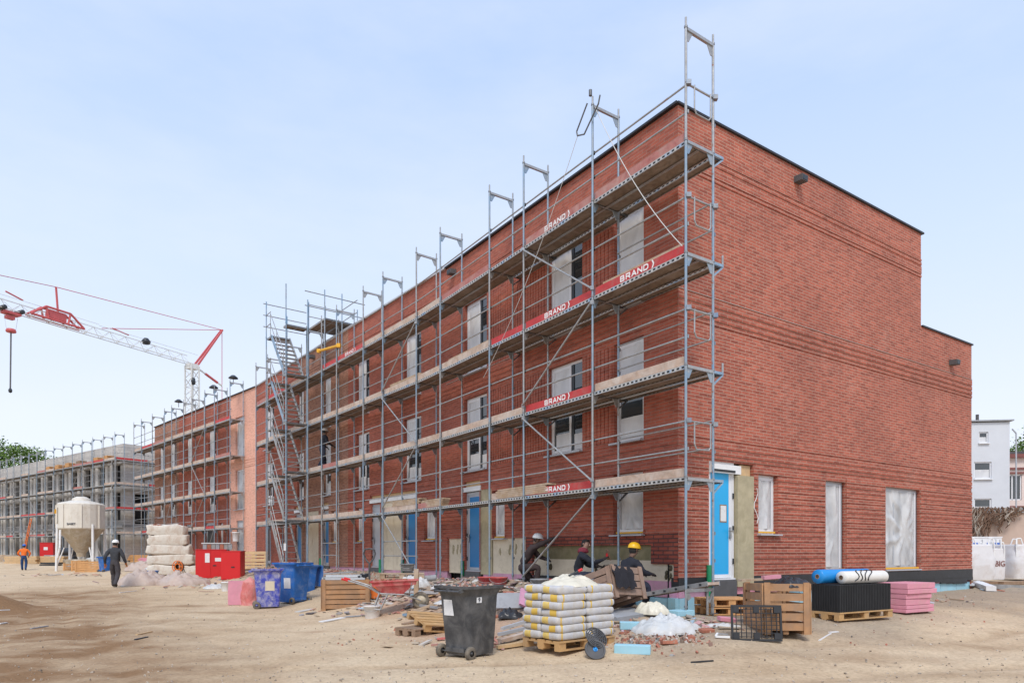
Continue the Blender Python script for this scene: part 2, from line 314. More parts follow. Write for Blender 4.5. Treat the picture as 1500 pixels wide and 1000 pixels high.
class MB:
    """collects faces; build() links them as ONE mesh object"""
    def __init__(s):
        s.v = []; s.f = []; s.m = []; s.uv = []; s.sm = []; s.mats = []
    def mi(s, m):
        if m not in s.mats: s.mats.append(m)
        return s.mats.index(m)
    def face(s, pts, m, uv=None, smooth=False):
        b = len(s.v); s.v.extend([tuple(p) for p in pts]); s.f.append(tuple(range(b, b + len(pts))))
        s.m.append(s.mi(m)); s.uv.append(uv or [(0, 0)] * len(pts)); s.sm.append(smooth)
    def mesh(s, vs, fs, m, smooth=False):
        b = len(s.v); s.v.extend([tuple(p) for p in vs]); i = s.mi(m)
        for f in fs:
            s.f.append(tuple(b + k for k in f)); s.m.append(i); s.uv.append([(0, 0)] * len(f)); s.sm.append(smooth)
    def box(s, c, d, m, rot=None, bev=0):
        """box centre c, full size d, optional 3x3/4x4 rotation about its centre"""
        hx, hy, hz = d[0] / 2, d[1] / 2, d[2] / 2
        P = [Vector((x, y, z)) for x in (-hx, hx) for y in (-hy, hy) for z in (-hz, hz)]
        if rot is not None: P = [rot @ p for p in P]
        c = Vector(c); P = [p + c for p in P]
        F = [(0, 1, 3, 2), (4, 6, 7, 5), (0, 4, 5, 1), (2, 3, 7, 6), (0, 2, 6, 4), (1, 5, 7, 3)]
        D = [(d[1], d[2]), (d[1], d[2]), (d[0], d[2]), (d[0], d[2]), (d[1], d[0]), (d[1], d[0])]
        b = len(s.v); s.v.extend([tuple(p) for p in P]); i = s.mi(m)
        for f in F:
            s.f.append(tuple(b + k for k in f)); s.m.append(i); s.uv.append([(0, 0)] * 4); s.sm.append(False)
    def bar(s, p, q, w, h, m, up=(0, 0, 1)):
        """rectangular bar from p to q; w across, h along 'up'"""
        p = Vector(p); q = Vector(q); a = q - p; L = a.length
        x = a.normalized(); y = Vector(up).cross(x)
        if y.length < 1e-4: y = Vector((1, 0, 0)).cross(x)
        y.normalize(); z = x.cross(y)
        M = Matrix((x, y, z)).transposed()
        s.box((p + q) / 2, (L, w, h), m, M)
    def tube(s, p, q, r, m, n=8, r2=None, caps=True):
        p = Vector(p); q = Vector(q); a = (q - p); x = a.normalized()
        y = Vector((0, 0, 1)).cross(x)
        if y.length < 1e-4: y = Vector((1, 0, 0))
        y.normalize(); z = x.cross(y); r2 = r if r2 is None else r2
        V = []
        for k in range(n):
            t = 2 * math.pi * k / n; d = y * math.cos(t) + z * math.sin(t)
            V += [p + d * r, q + d * r2]
        F = [(2 * k, 2 * ((k + 1) % n), 2 * ((k + 1) % n) + 1, 2 * k + 1) for k in range(n)]
        s.mesh(V, F, m, True)
        if caps:
            s.mesh([V[2 * k] for k in range(n)][::-1], [tuple(range(n))], m); s.mesh([V[2 * k + 1] for k in range(n)], [tuple(range(n))], m)
    def path(s, pts, r, m, n=6):
        for a, b in zip(pts, pts[1:]): s.tube(a, b, r, m, n)
    def lathe(s, prof, m, n=20, c=(0, 0, 0), smooth=True, axis='Z', M=None):
        """prof: list of (radius, z)"""
        V = []; c = Vector(c)
        for (r, z) in prof:
            for k in range(n):
                t = 2 * math.pi * k / n; V.append(Vector((r * math.cos(t), r * math.sin(t), z)))
        if M is not None: V = [M @ v for v in V]
        V = [v + c for v in V]
        F = []
        for i in range(len(prof) - 1):
            for k in range(n):
                k2 = (k + 1) % n; F.append((i * n + k, i * n + k2, (i + 1) * n + k2, (i + 1) * n + k))
        s.mesh(V, F, m, smooth)
    def prism(s, poly, z0, z1, m, M=None, taper=None):
        """poly: list of (x,y), extruded z0..z1; taper scales the top"""
        n = len(poly); t = taper or 1
        V = [Vector((x, y, z0)) for x, y in poly] + [Vector((x * t, y * t, z1)) for x, y in poly]
        if M is not None: V = [M @ v for v in V]
        F = [(k, (k + 1) % n, n + (k + 1) % n, n + k) for k in range(n)] + [tuple(range(n))[::-1], tuple(range(n, 2 * n))]
        s.mesh(V, F, m)
    def build(s, name, parent=None, world=False, loc=None, rz=0, auto=True):
        me = bpy.data.meshes.new(name)
        V = s.v
        if world and parent is not None:
            root = parent
            while root.parent is not None: root = root.parent
            inv = WORLD[root.name].inverted(); V = [inv @ Vector(v) for v in V]
        me.from_pydata([tuple(v) for v in V], [], s.f)
        for m in s.mats: me.materials.append(MATS[m])
        me.polygons.foreach_set('material_index', s.m); me.polygons.foreach_set('use_smooth', s.sm)
        if any(u[0] != u[1] for u in s.uv if len(u) > 1):
            l = me.uv_layers.new(name='UVMap'); flat = [c for u in s.uv for p in u for c in p]; l.data.foreach_set('uv', flat)
        me.update()
        o = bpy.data.objects.new(name, me); COL.objects.link(o)
        if parent is not None: o.parent = parent
        if loc is not None: o.location = loc; o.rotation_euler = (0, 0, rz)
        return o

def text_mesh(txt, size, name, material, bold=.012, sx=1.0, ext=.004):
    cu = bpy.data.curves.new('lettering', 'FONT'); cu.body = txt; cu.size = size; cu.offset = bold * size; cu.extrude = ext
    cu.align_x = 'CENTER'; cu.align_y = 'CENTER'
    o = bpy.data.objects.new('lettering', cu); COL.objects.link(o)
    bpy.context.view_layer.update()
    me = bpy.data.meshes.new_from_object(o.evaluated_get(bpy.context.evaluated_depsgraph_get()))
    bpy.data.objects.remove(o); bpy.data.curves.remove(cu)
    for v in me.vertices: v.co.x *= sx
    me.name = name; me.materials.clear(); me.materials.append(MATS[material])
    return me
def put_text(me, parent, pos, xdir, ydir, name='lettering', world=True):
    o = bpy.data.objects.new(name, me); COL.objects.link(o)
    x = Vector(xdir).normalized(); y = Vector(ydir).normalized(); z = x.cross(y)
    M = Matrix((x, y, z)).transposed().to_4x4(); M.translation = Vector(pos)
    root = parent
    while root.parent is not None: root = root.parent
    o.parent = parent
    o.matrix_local = (WORLD[root.name].inverted() @ M) if world else M
    return o

# ---------------------------------------------------------------- site geometry
E = 1.55                                     # eye height
FV = [(3.33, 13.68), (-2.08, 21.65), (-8.28, 29.67), (-13.9, 37.1), (-25.8, 49.3)]
SEG = []; _u = 0
for a, b in zip(FV, FV[1:]):
    L = math.hypot(b[0] - a[0], b[1] - a[1]); d = ((b[0] - a[0]) / L, (b[1] - a[1]) / L)
    SEG.append((_u, _u + L, a, d, (-d[1], d[0]))); _u += L
ULEN = _u
def fseg(u):
    for s in SEG:
        if u <= s[1]: return s
    return SEG[-1]
def FP(u, off, z):
    """point on the street facade: u along it from the near corner, off outwards"""
    s = fseg(u); t = u - s[0]
    return Vector((s[2][0] + s[3][0] * t + s[4][0] * off, s[2][1] + s[3][1] * t + s[4][1] * off, z))
ED = (.8274, .5616); EN = (.5616, -.8274)     # end facade direction and outward normal
def EP(w, off, z): return Vector((FV[0][0] + ED[0] * w + EN[0] * off, FV[0][1] + ED[1] * w + EN[1] * off, z))
def soff(u): return 1.05 - .2 * max(0, min(1, u / 15))       # outer scaffold line
def sstep(a, b, x):
    t = max(0, min(1, (x - a) / (b - a))); return t * t * (3 - 2 * t)
_poly = [(FV[0][0] + ED[0] * 13.08, FV[0][1] + ED[1] * 13.08)] + FV
def foot_u(x, y):
    best = 1e9; bu = 0
    for s in SEG:
        L = s[1] - s[0]; t = max(0, min(L, (x - s[2][0]) * s[3][0] + (y - s[2][1]) * s[3][1])); q = math.hypot(x - s[2][0] - s[3][0] * t, y - s[2][1] - s[3][1] * t)
        if q < best: best = q; bu = s[0] + t
    return bu, best
def dist_building(x, y):
    best = 1e9
    for a, b in zip(_poly, _poly[1:]):
        dx, dy = b[0] - a[0], b[1] - a[1]; t = max(0, min(1, ((x - a[0]) * dx + (y - a[1]) * dy) / (dx * dx + dy * dy)))
        best = min(best, math.hypot(x - a[0] - dx * t, y - a[1] - dy * t))
    return best
MOUNDS = [(-1.6, 17.0, 1.5, 1.1, .33), (-.2, 15.4, 1.2, .9, .28), (.6, 13.6, .9, .7, .16), (-14.0, 17.6, 1.0, 1.1, .6), (-3.4, 19.0, 1.2, .9, .2), (2.6, 12.4, .8, .5, .1)]
_paths = [[(-2.6, 6.0), (-4.4, 9.5), (-9.2, 15.5), (-15.5, 26), (-26, 39)], [(-6.2, 6.0), (-7.2, 10), (-11, 17), (-16.5, 26)], [(-3, 8.2), (3, 9.0), (8, 10.6), (14, 15.5)]]
def _pd(x, y, pth):
    best = 9
    for a, b in zip(pth, pth[1:]):
        dx, dy = b[0] - a[0], b[1] - a[1]; t = max(0, min(1, ((x - a[0]) * dx + (y - a[1]) * dy) / (dx * dx + dy * dy)))
        best = min(best, math.hypot(x - a[0] - dx * t, y - a[1] - dy * t))
    return best
def rut_of(x, y):
    r = 0
    if 5 < y < 40 and -28 < x < 15:
        for k, p in enumerate(_paths):
            d = _pd(x, y, p) + .12 * noise.noise((x * .6, y * .6, k))
            r = max(r, math.exp(-((d - .85) / .16) ** 2) * (.6 + .6 * noise.noise((x * .35, y * .35, k + 8))))
    return r
def RUTS(x, y): return -.05 * rut_of(x, y)
def band_of(x, y):
    """brown trodden lane at the near left"""
    d = _pd(x, y, [(-5.0, 6.0), (-6.6, 9.5), (-10.5, 15), (-15.5, 23)])
    return math.exp(-(d / 2.5) ** 2)
def gz(x, y):
    g = RUTS(x, y) + .36 * sstep(5.2, 1.6, dist_building(x, y)) + .2 * sstep(17, 28, y) + .55 * sstep(47, 58, y) * sstep(-12, -20, x)
    if x < 4 and y > 10 and y < 60:
        fu, fd = foot_u(x, y)
        if fd < 3.4: g += .26 * sstep(.3, 3.5, fu) * sstep(3.4, 1.4, fd)
    for mx, my, sx, sy, h in MOUNDS:
        q = ((x - mx) / sx) ** 2 + ((y - my) / sy) ** 2
        if q < 9: g += h * math.exp(-q)
    return g
def gzn(x, y):
    """ground with its small relief"""
    r = math.hypot(x, y); k = max(0, 1 - r / 45)
    n = noise.noise((x * .8, y * .8, 0)) * .035 + noise.noise((x * 2.7, y * 2.7, 3)) * .018 + noise.noise((x * 7, y * 7, 7)) * .006
    return gz(x, y) + n * k
def G(px, py):
    """where the sight line through photo pixel (px, py) meets the ground"""
    rx = (px - 750) / 1000; rz = (808 - py) / 1000
    lo, hi = 4, 200
    for _ in range(50):
        m = (lo + hi) / 2
        if E + rz * m > gz(rx * m, m): lo = m
        else: hi = m
    return Vector((rx * lo, lo, gz(rx * lo, lo)))
# ---------------------------------------------------------------- the brick row under construction
B0 = (FV[0][0], FV[0][1], 0)
row = thing('brick_building', 'long curved row of red brick houses, new and unfinished, plastic film over its windows', 'building', B0)

def cells(a, b, cuts):
    xs = sorted({a, b} | {c for c in cuts if a < c < b}); return list(zip(xs, xs[1:]))
def wall(mb, P, u0, u1, z0, z1, holes, m, depth=.2, uvrot=False):
    H = [h for h in holes if h[1] > u0 and h[0] < u1 and h[3] > z0 and h[2] < z1]
    U = cells(u0, u1, [x for h in H for x in h[:2]]); Z = cells(z0, z1, [x for h in H for x in h[2:4]])
    def inside(u, z): return any(h[0] < u < h[1] and h[2] < z < h[3] for h in H)
    g = {}
    for i, (a, b) in enumerate(U):
        for j, (c, d) in enumerate(Z): g[i, j] = inside((a + b) / 2, (c + d) / 2)
    for (i, j), hole in g.items():
        a, b = U[i]; c, d = Z[j]
        if hole: continue
        mb.face([P(a, 0, c), P(b, 0, c), P(b, 0, d), P(a, 0, d)], m, [(a, c), (b, c), (b, d), (a, d)])
        for di, dj, e in ((-1, 0, ((a, c), (a, d))), (1, 0, ((b, d), (b, c))), (0, -1, ((b, c), (a, c))), (0, 1, ((a, d), (b, d)))):
            if g.get((i + di, j + dj)):
                (ua, za), (ub, zb) = e
                if di: uv = [(ua, za), (ub, zb), (ub + depth, zb), (ua + depth, za)]
                else: uv = [(ua, za), (ub, zb), (ub, zb + depth), (ua, za + depth)]
                mb.face([P(ua, 0, za), P(ub, 0, zb), P(ub, -depth, zb), P(ua, -depth, za)], m, uv)
def strip(mb, P, u0, u1, z0, z1, t, m, base=0.0):
    a, b = P, base
    q = lambda u, o, z: P(u, o, z)
    mb.face([q(u0, t, z0), q(u1, t, z0), q(u1, t, z1), q(u0, t, z1)], m, [(u0, z0), (u1, z0), (u1, z1), (u0, z1)])
    mb.face([q(u0, b, z1), q(u0, t, z1), q(u1, t, z1), q(u1, b, z1)], m, [(u0, z1), (u0, z1 + t), (u1, z1 + t), (u1, z1)])
    mb.face([q(u0, b, z0), q(u1, b, z0), q(u1, t, z0), q(u0, t, z0)], m, [(u0, z0), (u1, z0), (u1, z0 - t), (u0, z0 - t)])
    mb.face([q(u0, b, z0), q(u0, t, z0), q(u0, t, z1), q(u0, b, z1)], m, [(u0, z0), (u0 + t, z0), (u0 + t, z1), (u0, z1)])
    mb.face([q(u1, t, z0), q(u1, b, z0), q(u1, b, z1), q(u1, t, z1)], m, [(u1, z0), (u1 + t, z0), (u1 + t, z1), (u1, z1)])
def spans(u0, u1, z0, z1, holes):
    out = [(u0, u1)]
    for h in holes:
        if h[3] <= z0 + .001 or h[2] >= z1 - .001: continue
        nx = []
        for a, b in out:
            if h[1] <= a or h[0] >= b: nx.append((a, b)); continue
            if h[0] > a + .01: nx.append((a, h[0]))
            if h[1] < b - .01: nx.append((h[1], b))
        out = nx
    return out
PR = .019
def courses(mb, P, u0, u1, z0, z1, holes, m, pitch=.125, gap=.024):
    z = z0
    while z + pitch - gap <= z1 + .001:
        for a, b in spans(u0, u1, z, z + pitch - gap, holes): strip(mb, P, a, b, z, z + pitch - gap, PR, m)
        z += pitch
def jambs(mb, P, holes, m, z0=1.03, z1=3.47):
    for h in holes:
        if h[4] in ('w1', 'film', 'film2', 'door', 'olive', 'bare', 'beige'):
            a, b = max(h[2], z0), min(h[3], z1)
            if b > a: strip(mb, P, h[0] - .03, h[0] - .0005, a, b, PR, m)
widen = lambda holes: [(h[0] - .03, *h[1:]) for h in holes]
def bands(mb, P, u0, u1, levels, holes, m):
    for lo, hi, slots in levels:
        zz = [lo] + [x for s in slots for x in (s - .016, s + .016)] + [hi]
        for k in range(0, len(zz), 2):
            for a, b in spans(u0, u1, zz[k], zz[k + 1], holes): strip(mb, P, a, b, zz[k], zz[k + 1], PR, m)
def ribs(mb, P, u0, u1, z0, z1, m, pitch=.115, gap=.03):
    n = int((u1 - u0) / pitch); p = (u1 - u0) / n
    for k in range(n): strip(mb, P, u0 + k * p + gap / 2, u0 + (k + 1) * p - gap / 2, z0, z1, PR * .8, m)
BANDS = [(3.50, 3.95, (3.57, 3.71, 3.89)), (6.28, 6.82, (6.36, 6.5, 6.64)), (9.27, 9.78, (9.35, 9.59, 9.71))]
TOP, LOWTOP, BOT = 10.5, 7.9, 1.03
TH = .2

# openings of the street front: (u0, u1, z0, z1, what)
OP = []
for a, b in ((.96, 1.89), (2.97, 4.30), (7.22, 8.51), (11.21, 12.39), (15.11, 16.26), (18.76, 19.55), (21.91, 22.75), (26.1, 27.5),
             (34.77, 35.96), (38.74, 39.73), (41.8, 42.95), (44.16, 45.15)):
    OP += [(a, b, 6.86, 9.02, 'w3'), (a, b, 3.95, 6.16, 'w2')]
OP += [(30.62, 31.85, 6.9, 9.2, 'ws'), (30.62, 31.85, 3.95, 6.22, 'ws')]
OP += [(a, b, 1.93, 3.27, 'w1') for a, b in ((.96, 1.89), (6.27, 6.9), (10.29, 10.99), (15.70, 16.26), (18.15, 18.7), (24.2, 24.9), (33.6, 34.2))]
OP += [(a, b, .97, 3.33, 'door') for a, b in ((7.6, 8.45), (11.58, 12.36), (14.18, 14.95), (18.95, 19.6), (22.2, 23.0), (26.7, 27.5), (30.7, 31.7), (35.0, 36.4), (38.8, 39.8), (42.4, 43.4))]
BARE = [(.12, .75, .95, 1.30, 'bare'), (.75, 5.0, .95, 1.70, 'bare'), (5.3, 6.97, .95, 1.93, 'bare'), (6.97, 7.6, .95, 3.36, 'olive'), (8.6, 9.54, .95, 1.96, 'bare'),
        (12.46, 13.99, .95, 3.36, 'beige'), (20.1, 21.6, .95, 3.36, 'beige'), (7.55, 8.5, 3.33, 3.66, 'lintel'), (11.5, 15.02, 3.36, 3.66, 'lintel'), (19.0, 19.6, 3.36, 3.66, 'lintel'), (22.0, 23.1, 3.36, 3.66, 'lintel')]
HOLES = OP + BARE
ROUGH = (0, 5.3, .9, 1.94)
pieces = [(0, 9.63, 'brick_red'), (9.63, 17.02, 'brick_red'), (17.02, SEG[1][1], 'brick_tan'), (SEG[1][1], 22.35, 'brick_tan'), (22.35, SEG[2][1], 'brick_red'),
          (SEG[2][1], 32.62, 'brick_salmon'), (32.62, 41.14, 'brick_red'), (41.14, ULEN, 'brick_tan')]
for u0, u1, m in pieces:
    seg = fseg((u0 + u1) / 2)
    def P(u, off, z, seg=seg):
        t = u - seg[0]
        return Vector((seg[2][0] + seg[3][0] * t + seg[4][0] * off, seg[2][1] + seg[3][1] * t + seg[4][1] * off, z))
    mb = MB()
    bot = .95
    if u0 == 0:
        wall(mb, P, u0, u1, 1.94, TOP, HOLES, m)
        wall(mb, P, 0, 5.3, bot, 1.94, HOLES, 'brick_rough'); wall(mb, P, 5.3, u1, bot, 1.94, HOLES, m)
        GH = HOLES + [ROUGH]
    else:
        wall(mb, P, u0, u1, bot, TOP, HOLES, m); GH = HOLES
    a = -PR if u0 == 0 else u0
    if m != 'brick_salmon':
        courses(mb, P, a, u1, 1.03, 3.48, widen(GH), m); jambs(mb, P, [h for h in OP if u0 < h[0] < u1 and h[0] > .5], m)
        bands(mb, P, a, u1, BANDS, GH, m)
    else: bands(mb, P, a, u1, BANDS[1:2], GH, m)
    if u0 == 0:
        for z0, z1 in ((4.0, 6.14), (6.86, 9.0)):
            ribs(mb, P, 1.92, 2.94, z0, z1, m); ribs(mb, P, 4.33, 7.19, z0, z1, m)
    if u0 == SEG[1][0]:
        for z0, z1 in ((4.0, 6.14), (6.86, 9.0)): ribs(mb, P, 12.42, 15.08, z0, z1, m)
    mb.build('wall', row, world=True)
# end wall
EOP = [(.907, 1.80, .95, 3.46, 'door'), (1.80, 2.383, .95, 3.46, 'olive'), (2.55, 3.27, 1.95, 3.27, 'w1'), (5.16, 6.09, 1.08, 3.29, 'film'), (7.96, 9.87, 1.08, 3.29, 'film2')]
mb = MB()
wall(mb, EP, 0, 9.91, BOT, TOP, EOP, 'brick_end', depth=.22); wall(mb, EP, 9.91, 13.08, BOT, LOWTOP, EOP, 'brick_end')
courses(mb, EP, 0, 13.08, 1.03, 3.48, widen(EOP), 'brick_end'); jambs(mb, EP, [h for h in EOP if h[4] != 'olive'], 'brick_end')
bands(mb, EP, 0, 13.08, BANDS[:2], EOP, 'brick_end'); bands(mb, EP, 0, 9.91, BANDS[2:], EOP, 'brick_end')
mb.build('wall', row, world=True)
fl = MB(); strip(fl, EP, 0, 13.08, 6.838, 6.848, .029, 'flash'); strip(fl, FP, -.032, 9.6, 6.838, 6.848, .032, 'flash'); fl.build('flashing', row, world=True)
# body behind the brick skin: near-black sheets painting the unlit rooms, back, roof
mb = MB(); rf = MB()
for s in SEG:
    def Q(t, o, z): return Vector((s[2][0] + s[3][0] * t + s[4][0] * o, s[2][1] + s[3][1] * t + s[4][1] * o, z))
    L = s[1] - s[0]
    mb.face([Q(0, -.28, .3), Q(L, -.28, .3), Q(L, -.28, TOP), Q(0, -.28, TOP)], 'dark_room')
    rf.face([Q(0, -.05, 10.3), Q(0, -9.8, 10.3), Q(L, -9.8, 10.3), Q(L, -.05, 10.3)], 'roof_dark')
    rf.face([Q(0, -9.8, 7.7), Q(0, -13, 7.7), Q(L, -13, 7.7), Q(L, -9.8, 7.7)], 'roof_dark')
    mb.face([Q(L, -9.9, 7.6), Q(0, -9.9, 7.6), Q(0, -9.9, TOP), Q(L, -9.9, TOP)], 'brick_end', [(L, 7.6), (0, 7.6), (0, TOP), (L, TOP)])
    mb.face([Q(L, -13.08, .3), Q(0, -13.08, .3), Q(0, -13.08, LOWTOP), Q(L, -13.08, LOWTOP)], 'brick_end', [(L, .3), (0, .3), (0, LOWTOP), (L, LOWTOP)])
s = SEG[-1]; L = s[1] - s[0]
mb.face([Q(L, 0, .3), Q(L, -9.9, .3), Q(L, -9.9, TOP), Q(L, 0, TOP)], 'brick_tan', [(0, 0), (10, 0), (10, 10), (0, 10)])
mb.face([Q(L, -9.9, .3), Q(L, -13.08, .3), Q(L, -13.08, LOWTOP), Q(L, -9.9, LOWTOP)], 'brick_tan', [(0, 0), (3, 0), (3, 7), (0, 7)])
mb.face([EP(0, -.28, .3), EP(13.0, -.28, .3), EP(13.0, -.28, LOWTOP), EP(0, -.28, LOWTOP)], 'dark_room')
mb.build('back_wall_dark_rooms', row, world=True)
rf.build('roof', row, world=True)
# copings
cp = MB()
for s in SEG:
    L = s[1] - s[0]
    m = 'coping' if s[0] < 9 or s[0] > 25 else 'coping_light'
    t = Vector((s[2][0], s[2][1], 0)); d = Vector((s[3][0], s[3][1], 0)); n = Vector((s[4][0], s[4][1], 0))
    cp.bar(t + n * -.13 + d * (-.02) + Vector((0, 0, 10.53)), t + n * -.13 + d * L + Vector((0, 0, 10.53)), .42, .05, m)
cp.bar(EP(-.04, -.14, 10.525), EP(10.0, -.14, 10.525), .38, .045, 'coping')
cp.bar(EP(9.95, -.14, 7.92), EP(13.12, -.14, 7.92), .36, .045, 'coping')
cp.bar(EP(13.02, -.3, 7.935), EP(13.02, -3, 7.935), .26, .065, 'coping')
cp.build('coping', row, world=True)

# insulation boards, mortar and foundations showing where the brick skin is missing
def panel(name, P, u0, u1, z0, z1, off, m, th=.05):
    mb = MB(); mb.bar(P(u0, off - th / 2, (z0 + z1) / 2), P(u1, off - th / 2, (z0 + z1) / 2), th, z1 - z0, m); mb.build(name, row, world=True)
for h in BARE:
    m = {'bare': 'board_beige', 'olive': 'board_olive', 'beige': 'board_beige', 'lintel': 'white'}[h[4]]
    if h[4] == 'lintel':
        panel('lintel', FP, h[0] - .02, h[1] + .02, h[2] + .02, h[2] + .16, .03, 'white', .12); panel('lintel_board', FP, h[0] + .02, h[1], h[2] + .16, h[3], -.06, 'plank_new', .05)
    elif h[4] == 'bare' and h[0] == .75:
        panel('insulation_board', FP, .70, 5.05, .9, 1.37, -.075, 'board_beige'); panel('mortar_bed', FP, .70, 5.05, 1.37, 1.8, -.085, 'mortar_olive')
    else:
        n = 2 if h[4] == 'beige' else 1; w = (h[1] - h[0]) / n
        for k in range(n): panel('insulation_board', FP, h[0] + k * w + .008, h[0] + (k + 1) * w - .008, .9, h[3] + .02, -.05 if h[4] == 'bare' else -.02, m, .08)
ins = MB()
for u, z in ((.35, 1.12), (2.6, 1.2), (4.4, 1.25)):        # dabs of adhesive
    for k in range(5):
        M = Matrix.Translation(FP(u + random.uniform(-.12, .12), -.072, z + random.uniform(-.12, .1))) @ Matrix.Diagonal((random.uniform(.03, .07), random.uniform(.03, .07), random.uniform(.03, .09), 1))
        ins.lathe([(0, -1), (.7, -.7), (1, 0), (.7, .7), (0, 1)], 'smear', 8, M=M)
for u in (5.5, 5.8, 6.1, 6.6, 8.8, 9.0, 9.25):
    for k in range(3):
        M = Matrix.Translation(FP(u + random.uniform(-.03, .03), -.05, 1.62 + random.uniform(-.10, .1))) @ Matrix.Diagonal((.035, .035, .09, 1))
        ins.lathe([(0, -1), (.7, -.7), (1, 0), (.7, .7), (0, 1)], 'board_olive', 8, M=M)
tag(ins.build('adhesive_dabs', row, world=True), kind='stuff')
panel('insulation_board', EP, 1.82, 2.375, .80, 3.20, .03, 'board_olive', .12)
panel('lintel', EP, 1.0, 1.95, 3.22, 3.40, .02, 'white', .14); panel('lintel_seal', EP, 1.05, 1.75, 3.24, 3.29, .03, 'coping', .02); panel('lintel_board', EP, 2.0, 2.36, 3.2, 3.44, -.06, 'plank_new', .05)

panel('plinth', EP, 2.383, 13.12, .78, 1.03, .02, 'bitumen', .3); panel('plinth', EP, .0, .907, .80, 1.03, .015, 'bitumen', .2)
panel('doorstep', EP, .907, 1.80, .70, .96, .0, 'plinth_grey', .3)
random.seed(4); fo = MB()
for k in range(26):                            # ragged bitumen skirt under the plinth
    w = 2.5 + k * .41; u1 = w + .41; z0 = .70 - random.random() * .12; fo.bar(EP(w, -.09, (z0 + .785) / 2), EP(u1, -.09, (z0 + .785) / 2), .2, .785 - z0, 'bitumen')
fo.build('bitumen_skirt', row, world=True)
for k in range(11):
    w = 1.9 + k * 1.0; panel('foam_board', EP, w, w + .985, .64, .82, -.04, 'xps_pink', .2); panel('foam_board', EP, w + .3, w + 1.28, .25, .635, -.05, 'xps_blue', .2)
panel('foam_board', EP, -.05, 1.0, .25, .62, -.03, 'xps_blue', .2); panel('foam_board', EP, .02, .9, .62, .80, -.05, 'xps_pink_bright', .2)
for s in SEG:
    L = s[1] - s[0]; st_ = 1.25 if s[0] < 18 else 4.2
    for k in range(max(1, int(L / st_))):
        a = s[0] + k * st_; e = min(a + st_ - .01, s[1])
        panel('foam_board', FP, a + .01, e, .62, .95, -.02 - random.random() * .03, 'xps_pink_bright' if random.random() < .75 else 'bitumen', .15)
        panel('footing', FP, a + .01, e, .2, .615, -.05, 'xps_blue' if s[0] < 1 and k < 4 else 'plinth_grey', .15)

